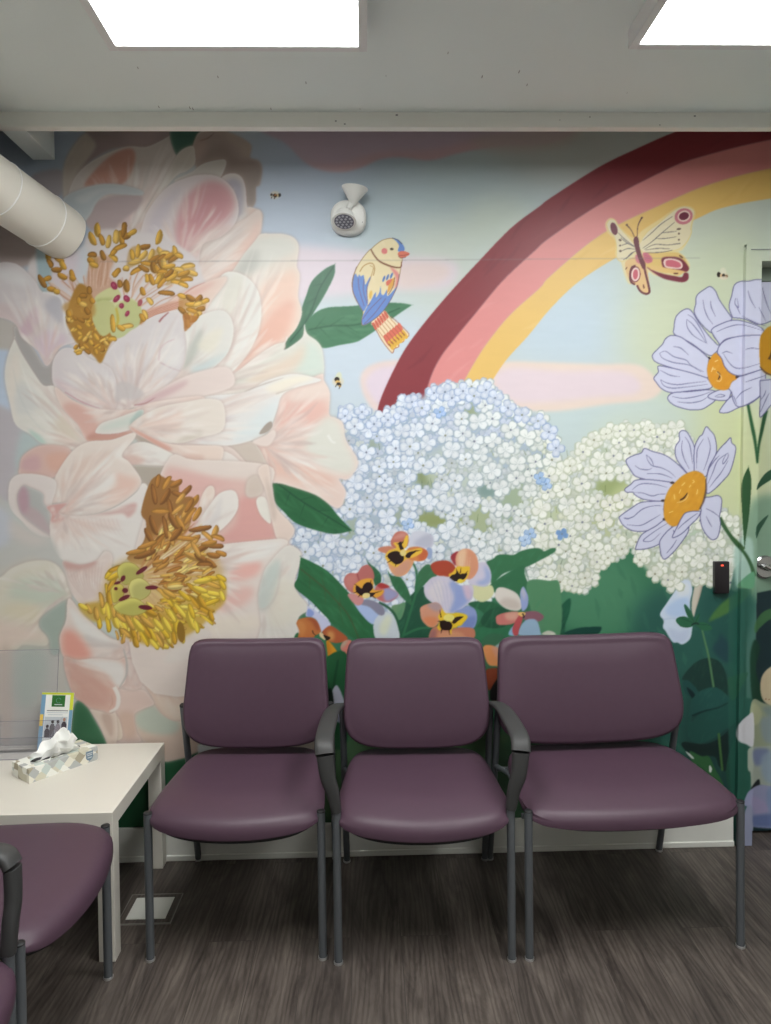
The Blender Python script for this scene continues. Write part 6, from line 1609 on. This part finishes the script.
def make_chair(hw, arms, label, loc, rz):
    e = empty('waiting_chair', loc, rz); tag(e, label, 'chair', 'plum vinyl waiting room chairs')
    o = from_bm('seat', seat_mesh(hw-.004), M_['vinyl'], e, angle=80)
    from_bm('seat_pan', seat_mesh(hw-.004, True), M_['pan'], e)
    from_bm('backrest', back_mesh(hw-.006 if hw < .3 else hw+.004), M_['vinyl'], e, angle=80)
    for s in (-1, 1):
        zt = .470 if arms else .452
        bm = bmesh.new(); tube(bm, [(s*hw, -.27, .006), (s*hw, -.27, .03), (s*hw, -.27, zt)], .0125, 16)
        lg = from_bm('leg', bm, M_['steel'], e)
        bm = bmesh.new(); tube(bm, [(s*hw, -.27, 0), (s*hw, -.27, .007)], .0138, 16); from_bm('glide', bm, M_['glide'], lg)
        if not arms:
            bm = bmesh.new(); tube(bm, [(s*hw, -.27, zt), (s*hw, -.27, zt+.003), (s*hw, -.27, zt+.005)], [.0128, .0128, .010], 16); from_bm('cap', bm, M_['cap'], lg)
        # straight rear leg leaning forward and carrying the backrest
        bm = bmesh.new()
        f0, f1 = Vector((s*hw, .295, .006)), Vector((s*hw, .125, .652))
        tube(bm, [f0, f0.lerp(f1, .5), f1], .0120, 16)
        lg = from_bm('rear_leg', bm, M_['steel'], e)
        bm = bmesh.new(); tube(bm, [(s*hw, .295, 0), (s*hw, .294, .008)], .0135, 16); from_bm('glide', bm, M_['glide'], lg)
        bm = bmesh.new(); d = (f1-f0).normalized(); tube(bm, [f1, f1+d*.004, f1+d*.007], [.0123, .0123, .010], 16); from_bm('cap', bm, M_['cap'], lg)
        bm = bmesh.new(); tube(bm, [(s*(hw-.002), -.262, .418), (s*(hw-.03), -.2, .412), (s*(hw-.03), .1, .410), (s*hw, .185, .405)], .0085, 12)
        from_bm('side_rail', bm, M_['steel'], e)
        # bracket from the rear leg to the back shell
        bm = bmesh.new(); tube(bm, smoothpath([(s*hw, .132, .635), (s*(hw-.02), .15, .632), (s*(hw-.07), .162, .628)]), .0085, 10)
        from_bm('back_bracket', bm, M_['steel'], e)
    for y in (-.19, .165):
        bm = bmesh.new(); tube(bm, [(-hw, y, .400), (0, y, .392), (hw, y, .400)], .0085, 12)
        from_bm('cross_rail', bm, M_['steel'], e)
    if arms:
        for s in (-1, 1):
            bm = bmesh.new()
            P = smoothpath([(s*(hw-.004), .138, .648), (s*(hw+.014), .095, .662), (s*(hw+.030), .02, .668), (s*(hw+.036), -.10, .667), (s*(hw+.037), -.205, .667), (s*(hw+.036), -.250, .658), (s*(hw+.033), -.267, .636)])
            m_ = len(P); q = np.linspace(0, 1, m_)
            W = list(np.interp(q, [0, .2, .45, 1], [.026, .044, .058, .060])); T = list(np.interp(q, [0, .3, .7, 1], [.018, .020, .024, .026]))
            sweep(bm, P, W, T, (1, 0, 0), 16)
            ar = from_bm('armrest', bm, M_['arm'], e, angle=60)
            bm = bmesh.new()
            P = smoothpath([(s*(hw+.032), -.267, .632), (s*(hw+.025), -.271, .57), (s*(hw+.010), -.271, .52), (s*hw, -.27, .462)])
            q = np.linspace(0, 1, len(P))
            sweep(bm, P, list(np.interp(q, [0, .5, 1], [.054, .044, .030])), list(np.interp(q, [0, .5, 1], [.026, .030, .030])), (1, 0, 0), 16)
            from_bm('arm_post', bm, M_['arm'], ar, angle=60)
    return e

def chair_from_feet(pl, pr, arms, label, back=.27):
    a = at_z(*pl, 0); b_ = at_z(*pr, 0); d = b_-a; rz = math.atan2(d[1], d[0]); hw = float(np.hypot(d[0], d[1]))/2
    mid = (a+b_)/2; n = np.array([-math.sin(rz), math.cos(rz)])
    return make_chair(hw, arms, label, (float(mid[0]+n[0]*back), float(mid[1]+n[1]*back), 0), rz), hw
chair_from_feet((150.5, 960), (323, 958), False, 'armless plum vinyl chair beside the white table, left of the three facing the viewer')
chair_from_feet((338.5, 963), (512, 960), True, 'plum vinyl chair with two black armrests, middle one against the mural')
chair_from_feet((529.5, 959), (740.5, 946.5), False, 'extra wide armless plum chair, right of the three against the mural')
fx = float(at_z(107, 978, 0)[0]); fy = float(at_z(107, 978, 0)[1]); nz_ = at_z(21, 943, .452)
hw = .2635
make_chair(hw, False, 'armless plum chair facing right, in front of the white table', (fx-.266, fy-hw, 0), PI/2)
make_chair(hw, True, 'plum chair with black armrests in the bottom left corner, only its edge in the photo', (fx-.266, fy-3*hw-.047, 0), PI/2)

# ------------------------------------------------------------------ white table
tz = .46
tb = at_z(113, 812.5, tz); tr_ = at_z(166, 740, tz)
TX1 = float((tb[0]+tr_[0])/2); TY0 = float(tb[1]); TY1 = min(float(tr_[1]), -.018); TX0 = TX1-.66
e = empty('side_table', ((TX0+TX1)/2, (TY0+TY1)/2, 0)); tag(e, 'low square white side table in the corner, holding the tissue box', 'table'); T = Matrix.Translation(-Vector(e.location))
bm = bmesh.new(); add_box(bm, TX0, TX1, TY0, TY1, tz-.05, tz, .0015); o = from_bm('tabletop', bm, M_['white'], e, smooth=False); o.matrix_parent_inverse = T
for x, y in ((TX0, TY0), (TX1-.05, TY0), (TX0, TY1-.05), (TX1-.05, TY1-.05)):
    bm = bmesh.new(); add_box(bm, x, x+.05, y, y+.05, 0, tz-.05, .0015); o = from_bm('leg', bm, M_['white'], e, smooth=False); o.matrix_parent_inverse = T

# tissue box
q = [at_z(29, 784, tz), at_z(98, 759.5, tz), at_z(10, 772, tz)]
u = q[1]-q[0]; lu = float(np.linalg.norm(u)); rz = rz0 = math.atan2(u[1], u[0]); dep = .115; hb_ = .048
e = empty('tissue_box', (float(q[0][0]), float(q[0][1]), tz), rz); tag(e, 'tissue box printed with pale diamonds on the white table', 'tissue box')
bm = bmesh.new(); add_box(bm, 0, lu, 0, dep, 0, hb_, .0012); bx_ = from_bm('carton', bm, M_['diamond'], e, smooth=False)
bm = bmesh.new(); n = 24
vs = [bm.verts.new((lu/2+math.cos(2*PI*k/n)*lu*.36, dep/2+math.sin(2*PI*k/n)*.026, hb_+.0005)) for k in range(n)]
bm.faces.new(vs); from_bm('opening', bm, M_['dark'], bx_, smooth=False)
bm = bmesh.new(); sx0, sz0 = lu*.87, hb_*.5
sp = [(-.014, .017), (.014, .017), (.014, -.004), (.010, -.012), (0, -.018), (-.010, -.012), (-.014, -.004)]
bm.faces.new([bm.verts.new((sx0+a_, -.0006, sz0+b_)) for a_, b_ in sp]); o = from_bm('shield_print', bm, M_['shield'], bx_, smooth=False)
bm = bmesh.new()
for zz, w_ in ((.009, .011), (.003, .009), (-.006, .008)): add_box(bm, sx0-w_, sx0+w_, -.0012, -.0007, sz0+zz-.0014, sz0+zz+.0014)
from_bm('shield_lettering', bm, M_['inkl'], bx_, smooth=False)
# the pulled tissue: folded sheet
bm = bmesh.new()
def fold(s0, s1, y0, lean_, hs, ph, nu_=30, nv_=10):
    G = []
    for i in range(nu_+1):
        s = i/nu_; row = []
        hgt = float(np.interp(s, [q_[0] for q_ in hs], [q_[1] for q_ in hs]))
        for j in range(nv_+1):
            t = j/nv_
            x = lu*(s0+(s1-s0)*s)+.006*math.sin(t*4+s*7+ph)*t+(.5-s)*.012*(1-t)
            y = dep/2+y0+lean_*t+.007*math.sin(s*17+ph+t*2.5)*(.25+t)
            z = hb_-.006+t*(hgt+.004*math.sin(s*26+ph))
            row.append(bm.verts.new((x, y, z)))
        G.append(row)
    for i in range(nu_):
        for j in range(nv_): bm.faces.new((G[i][j], G[i+1][j], G[i+1][j+1], G[i][j+1]))
fold(.20, .80, .010, .020, ((0, .012), (.15, .030), (.35, .050), (.6, .070), (.85, .080), (1, .060)), 0)
fold(.18, .78, -.006, -.012, ((0, .010), (.2, .024), (.4, .052), (.55, .060), (.75, .050), (.9, .066), (1, .040)), 2.1)
fold(.30, .74, -.016, -.030, ((0, .012), (.25, .034), (.5, .040), (.7, .028), (1, .022)), 4.0)
o = from_bm('tissue', bm, M_['tissue'], e, angle=30)
md = o.modifiers.new('thick', 'SOLIDIFY'); md.thickness = .0006

# clear brochure holder, left of and behind the box
hy = -.065
e = empty('brochure_holder', (-1.25, hy, tz)); tag(e, 'clear acrylic brochure holder standing at the back of the white table', 'brochure holder')
hr = at_y(63, 700, hy)[0]; X1 = float(hr)+1.25; X0 = X1-.235; X0 = max(X0, XL+.06+1.25)
def panel(name, y0, z0, y1, z1, x0, x1, th=.003, m_='acrylic'):
    bm = bmesh.new(); d = Vector((0, y1-y0, z1-z0)).normalized(); nn = Vector((0, -d.z, d.y))*th/2
    c8 = [Vector((x, y, z))+nn*s for x in (x0, x1) for (y, z) in ((y0, z0), (y1, z1)) for s in (-1, 1)]
    vs = [bm.verts.new(v) for v in c8]
    for f in ((0, 1, 3, 2), (4, 6, 7, 5), (0, 4, 5, 1), (2, 3, 7, 6), (0, 2, 6, 4), (1, 5, 7, 3)): bm.faces.new([vs[i] for i in f])
    return from_bm(name, bm, M_[m_], e, smooth=False)
zt_ = float(at_y(55, 652, -.06)[2])-tz
panel('back_panel', -.01, .012, .045, zt_, X0-.03, X1-.03)
panel('base', -.10, .004, -.004, .004, X0, X1)
panel('front_lip', -.104, .004, -.112, .085, X0, X1)
panel('divider', -.052, .012, -.036, .12, X0, X1)
for xx in (X0, X1):
    bm = bmesh.new()
    pl = [(-.103, .006), (-.110, .085), (-.04, .12), (.02, .13), (-.006, .014)]
    A = [bm.verts.new((xx-.0015, y, z)) for y, z in pl]; B = [bm.verts.new((xx+.0015, y, z)) for y, z in pl]
    bm.faces.new(A); bm.faces.new(B[::-1])
    for i in range(len(pl)): bm.faces.new((A[i], A[(i+1) % len(pl)], B[(i+1) % len(pl)], B[i]))
    from_bm('side_panel', bm, M_['acrylic'], e, smooth=False)
bm = bmesh.new()
tube(bm, [(X0, -.112, .087), (X1, -.112, .087)], .0009, 6); tube(bm, [(X0, -.036, .122), (X1, -.036, .122)], .0009, 6)
tube(bm, [(X1-.03, -.01, .012), (X1-.03, .045, zt_)], .0008, 6); tube(bm, [(X0-.03, .045, zt_), (X1-.03, .045, zt_)], .0008, 6); tube(bm, [(X1, -.104, .004), (X1, -.112, .087)], .0009, 6); tube(bm, [(X1, -.112, .087), (X1, -.036, .122)], .0008, 6)
tube(bm, [(X0, -.104, .006), (X1, -.104, .006)], .0009, 6)
from_bm('polished_edge', bm, M_['edge'], e)['label'] = 'grey-looking polished edge'

# leaflet standing beside the holder, leaning on its edge
ly = -.045
la, lb = at_y(42.5, 693, ly-.0), at_y(73.5, 688, ly)
lw = float(np.linalg.norm(lb-la)); lh = float(la[2])-tz-.004; rz = math.atan2(lb[1]-la[1], lb[0]-la[0])
e = empty('leaflet', (float(la[0])-.004, ly-.046, tz+.008), .02); e.rotation_euler = (math.radians(-10), math.radians(2.5), .03)
tag(e, 'folded leaflet with a green logo standing in the clear holder', 'leaflet')
lh = lh/math.cos(math.radians(12))
def flat(name, x0, x1, z0, z1, m_, d=.0008, bev=0):
    bm = bmesh.new(); add_box(bm, x0, x1, -.001-d, -.001, z0, z1); return from_bm(name, bm, M_[m_], e, smooth=False)
bm = bmesh.new(); add_box(bm, 0, lw, -.001, .001, 0, lh); sheet = from_bm('cover', bm, M_['paper'], e, smooth=False)
b_ = lw*.13
flat('border', 0, b_, 0, lh, 'lblue', .0004); flat('border', lw-b_*.8, lw, 0, lh*.7, 'lblue', .0004); flat('border', lw-b_*.8, lw, lh*.7, lh, 'lyellow', .0004)
flat('border', 0, lw, lh*.965, lh, 'lyellow', .0005); flat('border', 0, b_*.8, lh*.42, lh*.62, 'amber', .0006)
flat('logo_square', lw*.33, lw*.74, lh*.755, lh*.955, 'lgreen', .0008)
bm = bmesh.new(); ring = [(lw*.54+math.cos(t)*lw*.075, -.0022, lh*.865+math.sin(t)*lw*.075) for t in np.linspace(.2, 5.6, 16)]; tube(bm, ring, .0009, 6); from_bm('logo_ring', bm, M_['teal'], e)
flat('logo_lettering', lw*.42, lw*.66, lh*.785, lh*.80, 'inkl', .0011)
for k, (x0_, x1_) in enumerate(((.2, .86), (.2, .86), (.24, .7))): flat('text_line', lw*x0_, lw*x1_, lh*(.68-k*.035), lh*(.686-k*.035)+.0012, 'ink' if k < 1 else 'inkl', .0007)
flat('photo_ground', lw*.15, lw*.86, lh*.22, lh*.58, 'inkl', .0005)
for k, (xx, hh, cc) in enumerate(((.26, .45, 'cloth1'), (.41, .53, 'cloth3'), (.58, .53, 'cloth2'), (.77, .57, 'cloth1'))):
    bm = bmesh.new(); w_ = lw*.075
    pl = [(-w_, lh*.22), (-w_*1.1, lh*(hh-.12)), (-w_*.5, lh*(hh-.07)), (w_*.5, lh*(hh-.07)), (w_*1.1, lh*(hh-.12)), (w_, lh*.22)]
    bm.faces.new([bm.verts.new((lw*xx+a_, -.0019-k*.0001, z_)) for a_, z_ in pl]); from_bm('printed_figure', bm, M_[cc], e, smooth=False)
    bm = bmesh.new(); bm.faces.new([bm.verts.new((lw*xx+math.cos(t)*w_*.62, -.0022-k*.0001, lh*(hh-.035)+math.sin(t)*w_*.75)) for t in np.linspace(0, 2*PI, 13)[:-1]]); from_bm('printed_head', bm, M_['hair' if k != 3 else 'skin'], e, smooth=False)

# ------------------------------------------------------------------ emergency light on the wall
c = at_y(348.5, 220, 0); e = empty('emergency_light', (float(c[0]), 0, float(c[2]))); tag(e, 'white twin-head emergency light fixed to the mural above the bird', 'emergency light')
bm = bmesh.new(); n = 40; rings = []
for s, y in ((1.0, .002), (1.0, -.018), (.95, -.030), (.80, -.038), (.4, -.042)):
    rings.append([bm.verts.new((math.copysign(abs(math.cos(2*PI*k/n))**.85, math.cos(2*PI*k/n))*.068*s, y, math.copysign(abs(math.sin(2*PI*k/n))**.85, math.sin(2*PI*k/n))*.066*s+.002)) for k in range(n)])
for a, b_ in zip(rings, rings[1:]):
    for k in range(n): bm.faces.new((a[k], a[(k+1) % n], b_[(k+1) % n], b_[k]))
bm.faces.new(rings[0][::-1]); bm.faces.new(rings[-1]); from_bm('housing', bm, M_['plastic'], e)
def head(bm, o, d, r0, r1, ln):
    o = Vector(o); d = Vector(d).normalized()
    tube(bm, [o, o+d*ln*.15, o+d*ln*.5, o+d*ln*.97, o+d*ln], [r0*.75, r0+(r1-r0)*.15, r0+(r1-r0)*.5, r1*.99, r1], 28)
    return o+d*ln, d
bm = bmesh.new(); pe, pd = head(bm, (-.012, -.062, .006), (-.06, -.42, -.90), .030, .044, .044)
hd = from_bm('lamp_head', bm, M_['plastic'], e)
bm = bmesh.new(); tube(bm, [pe-pd*.001, pe+pd*.0012], .0365, 28); lens = from_bm('lens', bm, M_['lens'], hd)
bm = bmesh.new(); uu = pd.cross(Vector((0, 0, 1))).normalized(); ww = pd.cross(uu)
for r_, k_ in ((0, 1), (.015, 6), (.028, 12)):
    for i in range(k_):
        a = 2*PI*i/k_; p = pe+pd*.0015+(uu*math.cos(a)+ww*math.sin(a))*r_
        tube(bm, [p, p+pd*.0012], .0046, 8)
from_bm('led_dots', bm, M_['led'], lens)
bm = bmesh.new(); tube(bm, [(-.004, -.03, .0), (.004, -.045, .03), (.012, -.05, .045)], .012, 14); from_bm('swivel_arm', bm, M_['plastic'], e)
bm = bmesh.new(); pe, pd = head(bm, (.018, -.052, .034), (.12, -.05, .95), .006, .050, .066)
hd = from_bm('lamp_head', bm, M_['plastic'], e)
bm = bmesh.new(); tube(bm, [pe-pd*.001, pe+pd*.001], .042, 28); from_bm('lens', bm, M_['lens'], hd)
for x, z in ((-.048, -.012), (.048, .022), (.05, -.02)):
    bm = bmesh.new(); tube(bm, [(x, -.030, z), (x, -.037, z)], .004, 10); from_bm('screw', bm, M_['dark'], e)
bm = bmesh.new(); add_box(bm, .036, .058, -.036, -.028, -.004, .004, .001); from_bm('test_button', bm, M_['glide'], e)

# ------------------------------------------------------------------ card reader, outlet, floor box
p0, p1 = at_y(712.5, 561, 0), at_y(727, 592.5, 0)
e = empty('card_reader', (float(p0[0]+p1[0])/2, 0, float(p0[2]+p1[2])/2)); tag(e, 'slim black card reader with a red light beside the painted door', 'card reader')
w_, h_ = float(p1[0]-p0[0])/2, float(p0[2]-p1[2])/2
bm = bmesh.new(); add_box(bm, -w_, w_, -.022, .002, -h_, h_, .004, 3); from_bm('body', bm, M_['reader'], e)
bm = bmesh.new(); add_box(bm, -.006, .004, -.0235, -.021, h_-.018, h_-.012, .001); from_bm('indicator', bm, M_['red'], e)['label'] = 'small red light'
c = at_y(211, 764, 0); e = empty('wall_outlet', (float(c[0]), 0, float(c[2]))); tag(e, 'pale wall outlet half hidden behind the armless chair by the table', 'outlet')
bm = bmesh.new(); add_box(bm, -.045, .045, -.008, 0, -.07, .075, .003); from_bm('cover_plate', bm, M_['outletgrey'], e)
bm = bmesh.new(); tube(bm, [(0, -.007, .035), (0, -.013, .035)], .017, 20); from_bm('socket', bm, M_['plastic'], e)
bm = bmesh.new(); tube(bm, [(0, -.007, -.02), (0, -.013, -.02)], .017, 20); from_bm('socket', bm, M_['plastic'], e)
F0, F1, F2, F3 = [at_z(*p, 0) for p in ((125, 921), (165.5, 921), (174, 898.5), (138, 898.5))]
cx_, cy_ = float(F0[0]+F1[0]+F2[0]+F3[0])/4, float(F0[1]+F2[1])/2; hx = float(F1[0]-F0[0]+F2[0]-F3[0])/4; hy_ = float(F2[1]-F0[1])/2
e = empty('floor_outlet', (cx_, cy_, 0)); tag(e, 'square metal floor outlet cover by the foot of the white table', 'floor outlet')
bm = bmesh.new(); add_box(bm, -hx-.022, hx+.022, -hy_-.022, hy_+.022, 0, .0035, .001); fr = from_bm('frame', bm, M_['floor'], e, smooth=False)
bm = bmesh.new(); add_box(bm, -hx, hx, -hy_, hy_, .003, .006, .001); from_bm('lid', bm, M_['silver'], e, smooth=False)
bm = bmesh.new()
for a in ((-hx-.024, hx+.024, hy_+.021, hy_+.024), (-hx-.024, hx+.024, -hy_-.024, -hy_-.021), (-hx-.024, -hx-.021, -hy_-.021, hy_+.021), (hx+.021, hx+.024, -hy_-.021, hy_+.021)): add_box(bm, a[0], a[1], a[2], a[3], 0, .0045)
from_bm('rim', bm, M_['rimm'], e, smooth=False)

# scuffs on the ceiling and the beam
bm = bmesh.new(); sc_ = random.Random(5)
for px, py in ((218, 77), (271, 109), (306, 83), (193, 109), (159, 107), (190, 108), (627, 93), (448, 53), (519, 72), (527, 85), (482, 77), (386, 76), (138, 68), (360, 109)):
    p = at_z(px, py, ZC); s = sc_.uniform(.0015, .004)
    if p[1] > BY-.01: continue
    add_box(bm, p[0]-s*.35, p[0]+s*.35, p[1]-s*2.5, p[1]+s*1.5, ZC-.0006, ZC+.001)
for px, py in ((336, 121), (345, 124), (560, 120), (660, 125), (590, 117), (397, 115), (695, 116)):
    p = at_y(px, py, BY); s = sc_.uniform(.002, .005)
    add_box(bm, p[0]-s, p[0]+s*.6, BY-.0006, BY+.001, p[2]-s*.6, p[2]+s*.5)
struct('trim_3', bm, M_['scuff'], 'small scuff marks on the ceiling and beam', 'scuff marks')

# ------------------------------------------------------------------ camera and view
cam = bpy.data.cameras.new('camera'); co = bpy.data.objects.new('camera', cam); COL.objects.link(co)
cam.sensor_fit = 'VERTICAL'; cam.sensor_height = 24.0; cam.sensor_width = 24.0*771/1024; cam.lens = 24.0*FPX/1024
cam.shift_y = -(512-CYP)/1024.0; cam.clip_start = .02
Mx = Matrix((tuple(RR), tuple(UU), tuple(-_F))).transposed().to_4x4(); Mx.translation = Vector(EYE)
co.matrix_world = Mx
sc = bpy.context.scene; sc.camera = co
w = bpy.data.worlds.new('world'); sc.world = w; w.use_nodes = True
w.node_tree.nodes['Background'].inputs[0].default_value = (.8, .85, .9, 1); w.node_tree.nodes['Background'].inputs[1].default_value = .3
vs_ = sc.view_settings; vs_.view_transform = 'Standard'; vs_.look = 'None'; vs_.exposure = EXPO; vs_.gamma = 1; vs_.use_curve_mapping = False
